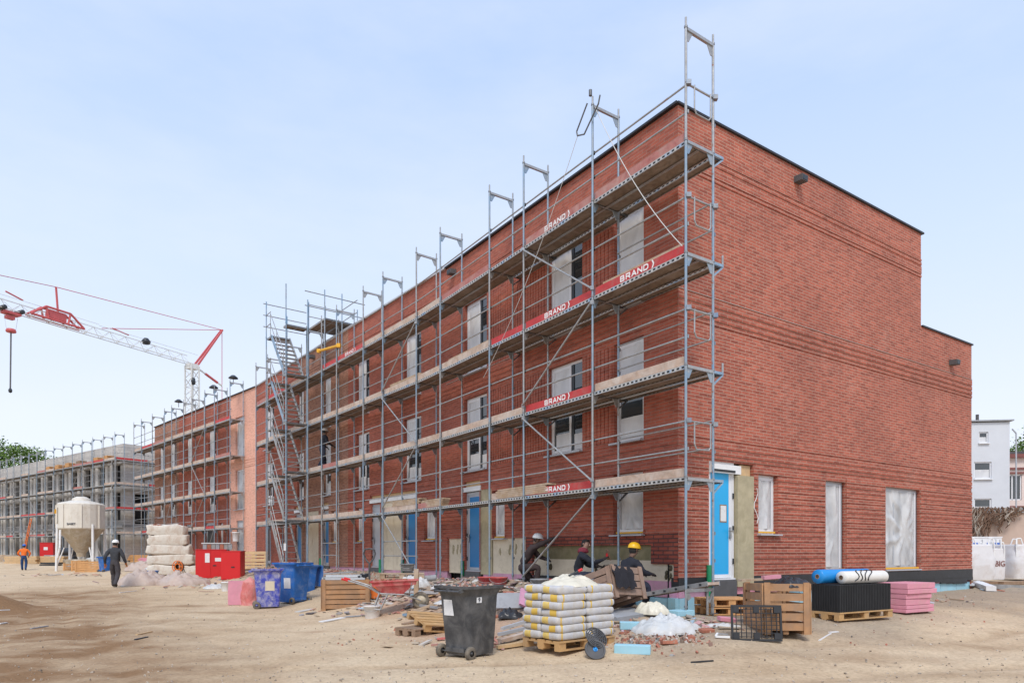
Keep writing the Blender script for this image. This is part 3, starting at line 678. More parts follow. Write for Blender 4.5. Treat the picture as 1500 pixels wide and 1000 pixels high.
# ---------------- windows and doors
def win(P, u0, u1, z0, z1, kind, fm='frame_white', d=.14):
    f = MB(); w = .065
    def fr(a, b, c, e, m=fm, dd=d, t=.06):
        f.bar(P(a, -dd, c), P(b, -dd, e), t, w, m) if abs(c - e) < 1e-6 else f.bar(P(a, -dd, c), P(b, -dd, e), w, t, m, up=Vector(P(0, 1, 0)) - Vector(P(0, 0, 0)))
    def rect(a, b, c, e, m=fm, dd=d):
        fr(a, b, c + w / 2, c + w / 2, m, dd); fr(a, b, e - w / 2, e - w / 2, m, dd)
        fr(a + w / 2, a + w / 2, c + w, e - w, m, dd); fr(b - w / 2, b - w / 2, c + w, e - w, m, dd)
    rect(u0, u1, z0, z1)
    W = u1 - u0
    panes = []; films = []
    if kind in ('w2', 'w3') and W > 1.0:
        s = u0 + W * .36                 # dark casement on the near side, wide one beyond
        f.bar(P(s, -d + .01, z0 + w), P(s, -d + .01, z1 - w), .09, .05, 'frame_dark', up=P(0, 1, 0) - P(0, 0, 0))
        rect(s + .05, u1 - .06, z0 + .06, z1 - .06, fm, d - .02)
        panes = [(u0 + w, u1 - w, z0 + w, z1 - w)]
        films = [(s + .11, u1 - .12, z0 + (.12 if kind == 'w3' else .95), z1 - .12, 'film_window'), (u0 + .1, s - .06, z0 + .07, z0 + .45 + .2 * (kind == 'w3'), 'film_window')]
        if kind == 'w2': films.append((s + .12, u1 - .2, z0 + .07, z0 + .52, 'film_window'))
    elif kind in ('w2', 'w3'):
        rect(u0 + .05, u1 - .05, z0 + .05, z1 - .05, fm, d - .02)
        panes = [(u0 + w, u1 - w, z0 + w, z1 - w)]
        films = [(u0 + .1, u1 - .1, z0 + (.1 if kind == 'w3' else .95), z1 - .1, 'film_window')]
        if kind == 'w2': films.append((u0 + .12, u1 - .12, z0 + .08, z0 + .55, 'film_window'))
    elif kind == 'ws':
        f.bar(P((u0 + u1) / 2, -d, z0 + w), P((u0 + u1) / 2, -d, z1 - w), .07, .06, fm, up=P(0, 1, 0) - P(0, 0, 0))
        panes = []; films = [(u0 + w, u1 - w, z0 + w, z1 - w, 'window_grey')]
    elif kind == 'w1':
        rect(u0 + .05, u1 - .05, z0 + .05, z1 - .05, fm, d - .02)
        panes = [(u0 + w, u1 - w, z0 + w, z1 - w)]; films = [(u0 + .05, u1 - .14, z0 + .12, z1 - .1, 'film_clear')]
    else:
        rect(u0 + .05, u1 - .05, z0 + .05, z1 - .05, fm, d - .02)
        if kind == 'film2':
            s = u0 + W * .33; f.bar(P(s, -d + .02, z0 + .1), P(s, -d + .02, z1 - .1), .06, .06, fm, up=P(0, 1, 0) - P(0, 0, 0))
        panes = [(u0 + w, u1 - w, z0 + w, z1 - w)]; films = [(u0 + .03, u1 - .17, z0 + .1, z1 - .06, 'film_clear')]
        f.bar(P(u1 - .135, -d + .03, z0 + .07), P(u1 - .135, -d + .03, z1 - .07), .05, .05, 'frame_white', up=P(0, 1, 0) - P(0, 0, 0)); f.bar(P(u1 - .03, -d + .02, z0 + .07), P(u1 - .03, -d + .02, z1 - .07), .05, .05, 'frame_dark', up=P(0, 1, 0) - P(0, 0, 0))
    o = f.build('window', row, world=True)
    for a, b, c, e in panes:
        p = MB(); p.bar(P(a, -d + .012, (c + e) / 2), P(b, -d + .012, (c + e) / 2), .012, e - c, 'glass'); p.build('pane', o, world=True)
    for a, b, c, e, m in films:
        p = MB(); nx = max(6, int((b - a) / .04)); nz = max(8, int((e - c) / .06)); sd = random.random() * 50
        V = []
        loose = .055 if m == 'film_clear' else .03
        bx = a + (b - a) * random.uniform(.55, .8); bz = c + (e - c) * random.uniform(.35, .5)
        for j in range(nz + 1):
            for i in range(nx + 1):
                u = a + (b - a) * i / nx; z = c + (e - c) * j / nz
                fold = (1 - abs(math.sin(math.atan2(z - bz, u - bx) * 4.5 + sd + noise.noise((u * 2, z * 2, sd)) * .9)) ** .6) * loose * 1.1 * min(1, math.hypot(u - bx, z - bz) * 2)
                edge = min(i, nx - i, 3) / 3
                V.append(P(u, -d + .035 + abs(fold + loose * .8 * noise.noise((u * 3 + sd, z * 1.2, sd))) * edge, z))
        F = [(j * (nx + 1) + i, j * (nx + 1) + i + 1, (j + 1) * (nx + 1) + i + 1, (j + 1) * (nx + 1) + i) for j in range(nz) for i in range(nx)]
        p.mesh(V, F, m, True); p.build('film', o, world=True)
    sl = MB()
    if kind in ('w2', 'w3', 'ws'): sl.bar(P(u0 - .03, .0, z0 - .02), P(u1 + .03, .0, z0 - .02), .26, .035, 'frame_grey'); sl.build('sill', o, world=True)
    elif kind == 'w1':
        sl.bar(P(u0 - .04, -.02, z0 - .02), P(u1 + .04, -.02, z0 - .02), .26, .03, 'frame_grey'); sl.bar(P(u0 + .05, -.04, z0 + .04), P(u1 - .05, -.04, z0 + .04), .03, .035, 'yellow'); sl.build('sill', o, world=True)
    else:
        sl.bar(P(u0, -.03, z0 - .02), P(u1, -.03, z0 - .02), .16, .035, 'frame_grey'); sl.bar(P(u0 + .06, -.03, z0 + .03), P(u1 - .06, -.03, z0 + .03), .04, .045, 'yellow'); sl.build('sill', o, world=True)
    return o
def door(P, u0, u1, z0, z1, leaf='door_blue_dark', fm='frame_grey', flip=False):
    f = MB(); d = .10; w = .08
    up = P(0, 1, 0) - P(0, 0, 0)
    f.bar(P(u0 + w / 2, -d, z0), P(u0 + w / 2, -d, z1), w, .09, fm, up=up); f.bar(P(u1 - w / 2, -d, z0), P(u1 - w / 2, -d, z1), w, .09, fm, up=up)
    f.bar(P(u0 + w, -d, z1 - w / 2), P(u1 - w, -d, z1 - w / 2), .09, w, fm); f.bar(P(u0, -.07, z0 + .02), P(u1, -.07, z0 + .02), .12, .04, fm)
    f.bar(P(u0 + .002, -.05, .72), P(u0 + .002 + (u1 - u0) - .004, -.05, .72), .16, (z0 - .72) * 2 - .01, 'plinth_grey')
    o = f.build('door', row, world=True)
    a, b = u0 + w, u1 - w
    l = MB(); l.bar(P(a + .07, -d, (z0 + z1 - w) / 2 + .02), P(b - .07, -d, (z0 + z1 - w) / 2 + .02), .05, z1 - z0 - w - .14, leaf)
    for q in (a + .035, b - .035): l.bar(P(q, -d, z0 + .05), P(q, -d, z1 - w), .07, .06, fm, up=up)
    l.bar(P(a + .07, -d, z0 + .085), P(b - .07, -d, z0 + .085), .058, .075, fm); l.bar(P(a + .07, -d, z1 - w - .03), P(b - .07, -d, z1 - w - .03), .058, .06, fm)
    l.build('leaf', o, world=True)
    h = MB(); hu = (b - .04) if not flip else (a + .04); s = -1 if not flip else 1
    h.bar(P(hu, -.05, 2.08), P(hu, -.05, 1.84), .05, .02, 'galv', up=up); h.tube(P(hu, -.05, 2.0), P(hu, .03, 2.0), .013, 'galv'); h.tube(P(hu, .03, 2.0), P(hu + s * .14, .03, 2.0), .013, 'galv'); h.build('handle', o, world=True)
    for z in (1.35, 2.05, 2.75):
        q = MB(); hb = (b + .04) if not flip else (a - .04); q.tube(P(hb, -.04, z - .06), P(hb, -.04, z + .06), .018, 'frame_dark'); q.build('hinge', o, world=True)
    return o
for h in OP:
    if h[4] != 'door': win(FP, *h[:5])
for i, h in enumerate([h for h in OP if h[4] == 'door']):
    if h[0] < 25: door(FP, *h[:4], leaf=('door_blue_dark' if i != 2 else 'frame_grey'))
    else: door(FP, *h[:4], leaf='frame_dark' if h[0] != 30.7 else 'window_grey', fm='frame_grey')
for h in EOP:
    if h[4] == 'door':
        o = door(EP, *h[:4], leaf='door_blue', fm='frame_white')
        tag(o, 'bright blue entrance door with a paper notice')
        p = MB(); p.bar(EP(1.38, -.07, 2.37), EP(1.56, -.07, 2.37), .01, .33, 'paper'); p.bar(EP(1.36, -.072, 2.37), EP(1.58, -.072, 2.37), .008, .38, 'pallet_old'); n_ = p.build('notice', o, world=True)
    elif h[4] != 'olive': win(EP, *h[:5], fm='frame_grey' if h[4] != 'w1' else 'frame_white')
# rainwater spouts through the brick
for P_, u, z in ((EP, 4.0, 10.20), (EP, 11.7, 7.15), (FP, 9.1, 10.22), (FP, 20.6, 10.2)):
    m = MB(); o1 = P_(u, 0, z); o2 = P_(u, .22, z - .02); m.bar(o1, o2, .22, .14, 'plinth_grey'); m.bar(o2, P_(u, .225, z - .02), .18, .10, 'frame_dark'); m.build('spout', row, world=True)
# green drain pipes by the doors
for P_, u in ((FP, 8.52), (FP, 12.4), (FP, 14.1), (FP, 19.75), (EP, .86)):
    m = MB(); m.tube(P_(u, .06, .45), P_(u, .06, 1.28), .055, 'green_pipe', 12); m.build('drain_pipe', row, world=True)
# the blue-grey soil bank under the row is left to the ground; loose wires at the end door
m = MB(); pts = [EP(2.42 + .05 * math.sin(k * 1.3), .05 + .02 * math.cos(k), 2.95 - k * .11) for k in range(8)]; m.path(pts, .008, 'white'); m.build('cable', row, world=True)
# ---------------------------------------------------------------- scaffolds
def frame_mesh(kind, seed):
    """one scaffold frame: outer and inner standard, top transom with corner plates; y=0 outer, y=-.73 inner"""
    mb = MB(); r = .0242; m = ('pole', 'galv', 'pole')[seed % 3]
    h = 2.0; z0 = 0
    for y in (0, -.73):
        mb.tube((0, y, 0), (0, y, h), r, m, 8); mb.tube((0, y, h), (0, y, h + .17), r * .8, 'galv', 8)
        mb.tube((0, y, h - .02), (0, y, h + .015), r * 1.35, 'coupler', 8)
        for z in (.5, 1.0): mb.box((0, y - .03, z), (.045, .03, .06), 'coupler')
    mb.box((0, -.365, h - .035), (.05, .685, .055), 'galv')
    for y, s in ((-.025, -1), (-.705, 1)):
        V = [(-.006, y, h - .06), (-.006, y, h - .24), (-.006, y + s * .05, h - .24), (-.006, y + s * .15, h - .06)]
        V += [(.006, b, c) for a, b, c in V]
        mb.mesh(V, [(0, 1, 2, 3), (7, 6, 5, 4), (0, 4, 5, 1), (1, 5, 6, 2), (2, 6, 7, 3), (3, 7, 4, 0)], 'galv' if kind == 'top' else m)
    return mb
_fm = {}
def frame_at(root, name, p, n, z, var, label=None):
    k = ('frame', var % 3)
    if k not in _fm:
        o = frame_mesh('f', var).build(name); _fm[k] = o.data; bpy.data.objects.remove(o)
    o = bpy.data.objects.new(name, _fm[k]); COL.objects.link(o); o.parent = root
    M = Matrix.Translation((p[0], p[1], z)) @ Matrix.Rotation(math.atan2(n[1], n[0]) - math.pi / 2, 4, 'Z')
    o.matrix_local = WORLD[root.name].inverted() @ M
    return o
def deck_mesh(mb, A, B, n, z, y0=-.02, w=.335, cnt=2, gap=.015):
    A = Vector((A[0], A[1], 0)); B = Vector((B[0], B[1], 0)); n = Vector((n[0], n[1], 0)); L = (B - A).length; T = .072
    Z = lambda v, z: Vector((v.x, v.y, z))
    for k in range(cnt):
        a = A + n * (y0 - k * (w + gap)); b = B + n * (y0 - k * (w + gap)); c = b - n * w; d = a - n * w
        e0, e1 = z - T, z
        mb.face([Z(a, e1), Z(b, e1), Z(c, e1), Z(d, e1)][::-1], 'plank')
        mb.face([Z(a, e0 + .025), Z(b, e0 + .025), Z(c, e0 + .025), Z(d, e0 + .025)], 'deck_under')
        mb.face([Z(a, e0), Z(b, e0), Z(b, e1), Z(a, e1)], 'deck_edge', [(0, 0), (L, 0), (L, 1), (0, 1)])
        mb.face([Z(c, e0), Z(d, e0), Z(d, e1), Z(c, e1)], 'deck_edge', [(0, 0), (L, 0), (L, 1), (0, 1)])
        for p, q in ((b, c), (d, a)): mb.face([Z(p, e0), Z(q, e0), Z(q, e1), Z(p, e1)], 'galv_dark')
        for s_, p, q in ((-1, a, b), (1, c, d)):
            u = n * (s_ * .03); mb.face([Z(p, e0 + .001), Z(q, e0 + .001), Z(q + u, e0 + .001), Z(p + u, e0 + .001)], 'galv')
def red_board_text():
    mb = MB(); h, w, t, x0 = .118, .112, .027, -.40
    Lt = {'B': [((0, 0), (0, 1)), ((0, 0), (.85, 0)), ((0, .5), (.85, .5)), ((0, 1), (.8, 1)), ((.88, .07), (.88, .43)), ((.83, .57), (.83, .93))],
          'R': [((0, 0), (0, 1)), ((0, .45), (.85, .45)), ((0, 1), (.85, 1)), ((.9, .52), (.9, .93)), ((.5, .45), (.95, 0))],
          'A': [((0, 0), (.48, 1)), ((1, 0), (.52, 1)), ((.2, .3), (.8, .3))], 'N': [((0, 0), (0, 1)), ((1, 0), (1, 1)), ((.05, .97), (.95, .03))],
          'D': [((0, 0), (0, 1)), ((0, 0), (.75, 0)), ((0, 1), (.75, 1)), ((.97, .22), (.97, .78)), ((.75, .02), (.97, .24)), ((.75, .98), (.97, .76))]}
    n_ = 0
    for i, ch in enumerate('BRAND'):
        for (a, b) in Lt[ch]:
            p = Vector((x0 + i * .163 + a[0] * w, (a[1] - .5) * (h - t), 0)); q = Vector((x0 + i * .163 + b[0] * w, (b[1] - .5) * (h - t), 0)); d = (q - p).normalized(); s_ = Vector((-d.y, d.x, 0)) * t / 2; p = p - d * t * .45; q = q + d * t * .45; z = Vector((0, 0, .001 + .0003 * n_)); n_ += 1
            mb.face([p - s_ + z, q - s_ + z, q + s_ + z, p + s_ + z], 'letter')
    o = mb.build('lettering'); me = o.data; bpy.data.objects.remove(o)
    bm = bmesh.new(); bm.from_mesh(me)
    for s in (1, -1):
        P = [(.455, .075 * s, 0), (.49, .075 * s, 0), (.525, 0, 0), (.49, 0, 0)]
        for z in (.005,): bm.faces.new([bm.verts.new((x, y, z)) for x, y, _ in (P if s < 0 else P[::-1])])
    bm.to_mesh(me); bm.free(); return me
BRAND = red_board_text()
def toe(root, A, B, n, z, kind, u0=0, u1=1, label=None):
    A = Vector((A[0], A[1], 0)); B = Vector((B[0], B[1], 0)); n3 = Vector((n[0], n[1], 0))
    a = A.lerp(B, u0) + n3 * -.045; b = A.lerp(B, u1) + n3 * -.045
    m = {'r': 'toe_red', 'R': 'toe_red', 'f': 'toe_faded', 'F': 'toe_faded', 'w': 'toe_wood'}[kind]
    d = (b - a).normalized(); mb = MB()
    mb.bar(a + d * .05 + Vector((0, 0, z + .085)), b - d * .05 + Vector((0, 0, z + .085)), .03, .155, m)
    for q in (a + d * .04, b - d * .04): mb.bar(q + Vector((0, 0, z + .01)), q + Vector((0, 0, z + .15)), .02, .04, 'coupler', up=n3)
    o = mb.build('toe_board', root, world=True)
    if kind in 'RF':
        c = a.lerp(b, .52) + n3 * .0165 + Vector((0, 0, z + .085))
        put_text(BRAND, o, c, -d, (0, 0, 1))
    return o
def scaffold(root, pts, nrm, levels, base, toes, rails=True, toplevel=True, skip=(), frames_top=None, inner_rail=(), rng=1):
    rnd = random.Random(rng)
    nb = len(pts) - 1
    for i, (p, n) in enumerate(zip(pts, nrm)):
        zb = base(p)
        for y in (0, -.73):
            pt = MB(); x = (p[0] + n[0] * y, p[1] + n[1] * y)
            pt.tube((*x, zb - .05), (*x, levels[0] - 2.0 + .05), .019, 'galv', 8); pt.box((*x, zb + .005), (.15, .15, .012), 'galv_dark'); pt.tube((*x, zb + .14), (*x, zb + .18), .036, 'coupler', 8)
            pt.build('base_jack', root, world=True)
        zs = [levels[0] - 2.0] + list(levels)
        for j, z in enumerate(zs):
            if j == len(zs) - 1 and (not toplevel or i in skip): continue
            frame_at(root, 'frame', p, n, z, rnd.randrange(3))
    for i in range(nb):
        A, B = pts[i], pts[i + 1]; n = ((nrm[i][0] + nrm[i + 1][0]) / 2, (nrm[i][1] + nrm[i + 1][1]) / 2)
        a3 = Vector((*A, 0)); b3 = Vector((*B, 0)); n3 = Vector((*n, 0)); d = (b3 - a3).normalized()
        for j, z in enumerate(levels):
            mb = MB(); deck_mesh(mb, a3 + d * .03, b3 - d * .03, n, z); mb.build('deck', root, world=True)
            if rails:
                for h in (.5, 1.0):
                    r = MB(); r.tube(a3 + n3 * -.045 + Vector((0, 0, z + h)), b3 + n3 * -.045 + Vector((0, 0, z + h)), .018, 'galv', 6)
                    for q in (a3, b3): r.box(q + n3 * -.035 + Vector((0, 0, z + h)), (.05, .05, .06), 'coupler')
                    r.build('guard_rail', root, world=True)
            k = toes(i, j)
            if k: toe(root, A, B, n, z, k)
LV = [2.89, 4.89, 6.89, 8.89]
U_MAIN = [-1.13, 1.41, 3.96, 5.53, 8.29, 9.93, 12.25, 13.82, 16.19, 17.67, 19.29, 21.86, 24.43, 26.27]
nrm_at = lambda u: fseg(u)[4]
pm = [tuple(FP(u, soff(u), 0)[:2]) for u in U_MAIN]; nm = [nrm_at(max(0, u)) for u in U_MAIN]
sc = thing('scaffold', 'tall steel scaffold with BRAND boards along the near street side of the brick row', 'scaffold', (pm[0][0], pm[0][1], gz(*pm[0])))
#        bay:   0    1    2    3    4    5    6    7    8   9 ...
TOES = ['wRf', ]
T1 = ['w', 'R', 'w', None, 'f', 'w', None, 'w', 'w', 'w', 'w', 'w', 'w']
T2 = ['w', 'R', 'w', 'w', 'w', 'w', 'w', 'w', 'f', 'w', 'w', 'w', 'w']
T3 = ['R', 'R', 'r', 'w', 'w', 'w', 'w', 'w', 'w', 'w', 'w', 'w', 'w']
T4 = ['f', 'F', None, 'f', 'w', 'w', 'w', 'R', 'r', None, 'w', 'r', 'f']
def toes_main(i, j): return (T1, T2, T3, T4)[j][i]
scaffold(sc, pm, nm, LV, lambda p: gz(*p), toes_main, rng=3)
# extras at the near corner: loop guards, consoles, inner rails and inner decks
X3 = lambda u, y, z: FP(u, soff(u) + y, z)
for j, z in enumerate(LV):
    u = U_MAIN[0]; m = MB()
    m.tube(X3(u, .02, z + 1.0), X3(u, -.78, z + 1.0), .019, 'galv'); m.tube(X3(u, .02, z + .5), X3(u, -.74, z + .5), .001, 'galv')
    lp = [X3(u - .05, -.17, z + 1.0), X3(u - .05, -.17, z + .58), X3(u - .05, -.22, z + .5), X3(u - .05, -.55, z + .5), X3(u - .05, -.6, z + .56), X3(u - .05, -.6, z + 1.0)]
    m.path(lp, .014, 'galv', 8)
    for y in (-.03, -.75): m.box(X3(u - .03, y, z + 1.0), (.09, .09, .08), 'coupler')
    m.build('end_guard', sc, world=True)
    for i in range(0, 4):
        u = U_MAIN[i]; m = MB(); g = .26
        m.bar(X3(u, -.74, z - .03), X3(u, -.74 - g, z - .03), .045, .05, 'galv_blue' if i == 0 else 'galv_dark'); m.bar(X3(u, -.74, z - .26), X3(u, -.74 - g, z - .05), .03, .03, 'galv_blue' if i == 0 else 'galv_dark')
        if i == 0 and j in (1, 2): m.tube(X3(u, -.74 - g, z - .05), X3(u, -.74 - g, z + .17), .02, 'galv')
        m.build('console_bracket', sc, world=True)
    for i in range(0, 3):
        m = MB(); a = X3(U_MAIN[i] + .04, 0, 0); b = X3(U_MAIN[i + 1] - .04, 0, 0)
        deck_mesh(m, a, b, nm[i], z, y0=-.765, w=.215, cnt=1); m.build('deck', sc, world=True)
    if j < 3:
        for h in (.5, 1.0):
            m = MB(); m.tube(X3(U_MAIN[0] + .0, -.70, z + h + .06), X3(U_MAIN[1], -.70, z + h + .06), .016, 'galv', 6); m.build('guard_rail', sc, world=True)
# diagonal braces
def brace(i0, z0, i1, z1, m='galv'):
    b = MB(); b.tube(X3(U_MAIN[i0], .045, z0), X3(U_MAIN[i1], .045, z1), .021, m, 8)
    for i, z in ((i0, z0), (i1, z1)): b.box(X3(U_MAIN[i], .02, z), (.07, .07, .08), 'coupler')
    b.build('diagonal_brace', sc, world=True)
for a, z0, b, z1 in ((2, 8.8, 1, 7.05), (1, 6.75, 2, 5.05), (2, 4.75, 1, 3.05), (1, 2.7, 2, .95), (5, 8.7, 6, 6.98), (6, 6.75, 5, 5.0), (5, 4.8, 6, 3.0), (6, 2.75, 5, .85)): brace(a, z0, b, z1)
for z in (1.42, 1.9):
    b = MB(); b.tube(X3(U_MAIN[5], -.04, z), X3(U_MAIN[6], -.04, z), .018, 'galv'); b.build('guard_rail', sc, world=True)
    b = MB(); b.tube(X3(U_MAIN[8], -.04, z), X3(U_MAIN[9], -.04, z), .018, 'galv'); b.build('guard_rail', sc, world=True)
# low half frame with trestle transom and ramp planks at the corner foot
m = MB()
u = U_MAIN[0]
m.bar(X3(u, .0, .86), X3(u, -.73, .86), .05, .06, 'galv'); m.bar(X3(u, -.09, .70), X3(u, -.02, .84), .02, .10, 'galv'); m.bar(X3(u, -.62, .62), X3(u, -.72, .84), .03, .04, 'galv')
for y in (-.73, -.60): m.tube(X3(u + .02, y, .4), X3(u + .02, y, .9), .024, 'galv')
m.build('half_frame', sc, world=True)
ramp_ = thing('ramp_plank', 'perforated steel ramp plank leaning up to the scaffold foot at the corner', 'plank', tuple(X3(u, -.3, .4)))
m = MB(); p0 = X3(1.35, -.55, .52); p1 = X3(-1.25, -.60, .98); m.bar(p0, p1, .32, .05, 'toe_wood'); dd = (p1 - p0).normalized(); nn = Vector((*nm[0], 0)) * .165
m.bar(p0 + nn, p1 + nn, .02, .085, 'galv'); m.bar(p0 - nn, p1 - nn, .02, .085, 'galv')
for k in range(9):
    q = p0.lerp(p1, .06 + k * .11) + nn * 1.07; m.box(q, (.02, .05, .035), 'frame_dark', rot=Matrix.Rotation(math.atan2(nm[0][1], nm[0][0]), 3, 'Z'))
q = p0.lerp(p1, .22) + nn * 1.07; m.bar(q, q + dd * .35, .015, .05, 'orange')
m.build('ramp_plank_board', ramp_, world=True)
# ropes hanging from the hoist arm at the second pole
ht = thing('rope_hoist', 'pulley bracket with two pale ropes at the top of the second scaffold pole', 'hoist', tuple(X3(U_MAIN[1], .02, 10.9)))
m = MB(); c = X3(U_MAIN[1], .06, 10.95)
dvec = Vector((fseg(1)[3][0], fseg(1)[3][1], 0)); m.tube(c + Vector((0, 0, .1)), c + Vector((0, 0, .22)), .035, 'galv_dark')
lp = [c + dvec * .1, c + dvec * .45 + Vector((0, 0, -.42)), c + dvec * .42 + Vector((0, 0, -.52)), c + dvec * .2 + Vector((0, 0, -.6)), c - dvec * .25 + Vector((0, 0, -.2)), c - dvec * .3 + Vector((0, 0, -.05))]
m.path(lp, .016, 'galv_dark', 8); m.build('pulley_bracket', ht, world=True)
def sag(a, b, s, n=14): return [a.lerp(b, k / n) + Vector((0, 0, -s * 4 * (k / n) * (1 - k / n))) for k in range(n + 1)]
m = MB(); m.path(sag(c + Vector((.1, 0, -.15)), X3(U_MAIN[0] + .05, .04, 7.0), .25), .008, 'rope_pale'); m.build('rope', ht, world=True)
m = MB(); m.path(sag(c + dvec * .4 + Vector((0, 0, -.5)), X3(U_MAIN[3] + .2, .06, 6.1), .35), .007, 'rope_pale'); m.build('rope', ht, world=True)
# yellow tube lying on the upper rails near the stair tower
m = MB(); m.tube(X3(17.7, .1, 9.62), X3(15.9, .04, 9.42), .05, 'yellow', 10)
for q in (X3(17.7, .1, 9.62), X3(15.9, .04, 9.42)): m.box(q, (.14, .14, .14), 'yellow')
tag(m.build('yellow_tube'), 'yellow tube lying across the guard rails of the upper scaffold deck', 'tube')
# planks stored on the decks
def plank_stack(u0, u1, y, z, n, label, m='plank', w=.24, th=.045):
    p = FP((u0 + u1) / 2, soff(u0) + y, z); t = thing('plank_stack', label, 'planks', tuple(p), 0, 'planks stored on the scaffold decks')
    for k in range(n):
        b = MB(); s = random.uniform(-.08, .08); b.bar(X3(u0 + s, y, z + th * (k + .5)), X3(u1 + s, y, z + th * (k + .5)), w, th - .006, m); b.build('plank', t, world=True)
plank_stack(3.05, 5.2, -.14, 2.91, 5, 'stack of long planks on the lowest deck above the kneeling white helmet worker')
plank_stack(8.2, 9.6, -.14, 2.91, 5, 'short plank stack on the lowest deck between the two blue doors')
plank_stack(9.8, 11.6, -.14, 3.05, 4, 'plank stack on the lowest deck above the beige door panel')
plank_stack(5.7, 7.9, -.16, 6.91, 4, 'plank stack on the third deck below the film covered window')
plank_stack(9.8, 11.8, -.16, 6.91, 5, 'plank stack with blue end cap on the third deck')
plank_stack(12.0, 13.9, -.16, 6.91, 3, 'low plank stack on the third deck, farthest of those planks from the corner')
plank_stack(-.95, 1.2, -.10, 6.90, 4, 'wooden boards standing behind the near BRAND board on the third deck', w=.05, th=.055)
plank_stack(4.05, 5.2, -.16, 6.91, 3, 'short planks behind the faded red board on the third deck')

# ---------------- stair tower in front of the scaffold
u_a, u_b = (18.95, 21.45)
tw = thing('stair_tower', 'scaffold stair tower with zigzag aluminium stairs in front of the brick row', 'stair tower', tuple(FP(u_b, soff(u_b) + .9, .3)))
D_ = .95
def T3_(u, y, z): return FP(u, soff(u) + .04 + y, z)
for u in (u_a, u_b):
    for y in (0.04, D_):
        m = MB(); m.tube(T3_(u, y, .25), T3_(u, y, 12.5 if y > .5 else 12.05), .0242, 'pole'); 
        for k in range(6): m.tube(T3_(u, y, .9 + 2 * k), T3_(u, y, .96 + 2 * k), .034, 'galv_blue', 8)
        m.build('post', tw, world=True)
for k, z in enumerate((2.89, 4.89, 6.89, 8.89, 10.89)):
    for u in (u_a, u_b): m = MB(); m.bar(T3_(u, .04, z), T3_(u, D_, z), .05, .05, 'galv')
    a = T3_(u_a, 0, 0); 
    m.build('transom', tw, world=True); m = MB()
    deck_mesh(m, T3_(u_b - .55, D_ - .03, 0), T3_(u_b, D_ - .03, 0), nrm_at(u_b), z, y0=0, w=.42, cnt=2); m.build('landing', tw, world=True); m = MB()
    deck_mesh(m, T3_(u_a, D_ - .03, 0), T3_(u_a + .4, D_ - .03, 0), nrm_at(u_a), z - .02, y0=0, w=.42, cnt=2)
    m.build('landing', tw, world=True)
    # flight from the near foot (z-2) up to the far landing (z)
    m = MB(); uf, ut = u_a + .35, u_b - .5
    for y, mm in ((D_ - .06, 'galv_blue' if k > 2 else 'galv'), (.10, 'galv')):
        m.bar(T3_(uf, y, z - 2.0 if k else .45), T3_(ut, y, z), .035, .14, mm)
    n = 9; zs = z - 2.0 if k else .45
    for i in range(1, n):
        t = i / n; u = uf + (ut - uf) * t; zz = zs + (z - zs) * t
        m.bar(T3_(u, .12, zz), T3_(u, D_ - .08, zz), .16, .03, 'galv')
    m.build('stair_flight', tw, world=True)
    for y in (D_ - .02,):
        for h in (.95, .5):
            m = MB(); m.tube(T3_(uf, y, zs + h), T3_(ut, y, z + h), .017, 'galv')
            if h > .9:
                for t in (0, .5, 1): u = uf + (ut - uf) * t; m.tube(T3_(u, y, zs + (z - zs) * t), T3_(u, y, zs + (z - zs) * t + h), .015, 'galv')
            m.build('handrail', tw, world=True)
    for h in (.5, 1.0):
        m = MB(); m.path([T3_(u_b, .04, z + h), T3_(u_b, D_, z + h), T3_(u_b - .6, D_, z + h)], .018, 'galv'); m.build('guard_rail', tw, world=True)
for z in (11.4, 11.9, 12.4):
    m = MB(); m.tube(T3_(u_b + .03, D_ + .12, z), T3_(u_b + .03, -.85, z), .021, 'galv'); m.build('guard_rail', tw, world=True)
# high platform beside the tower, over the main scaffold
m = MB(); ua, ub = u_a - 1.6, u_a + .1
deck_mesh(m, FP(ua, soff(ua), 0), FP(ub, soff(ub), 0), nrm_at(ub), 10.89, y0=.0, w=.36, cnt=4); m.build('platform', tw, world=True)
for u in (ua, ub):
    for y in (0, -.73, -1.4):
        m = MB(); m.tube(FP(u, soff(u) + y, 8.9), FP(u, soff(u) + y, 12.0 if y > -1 else 11.5), .022, 'pole'); m.build('post', tw, world=True)
for z in (11.4, 11.9):
    m = MB(); m.tube(FP(ua, soff(ua) - 1.4, z), FP(ub, soff(ub) - 1.4, z), .018, 'galv'); m.tube(FP(ub, soff(ub), z), FP(ub, soff(ub) - 1.4, z), .018, 'galv'); m.build('guard_rail', tw, world=True)
for z_ in (12.4, 11.8): m = MB(); m.tube(FP(ub - .1, soff(ua) + .2, z_), FP(ub - .1, soff(ua) - 2.5, z_), .022, 'galv'); m.build('transom', tw, world=True)
sg = MB(); c = T3_(u_a, D_ + .045, 1.75); n_ = Vector((*nrm_at(u_a), 0)); sg.bar(c, c + n_ * .008, .26, .30, 'paper'); sg.build('tag_plate', tw, world=True)

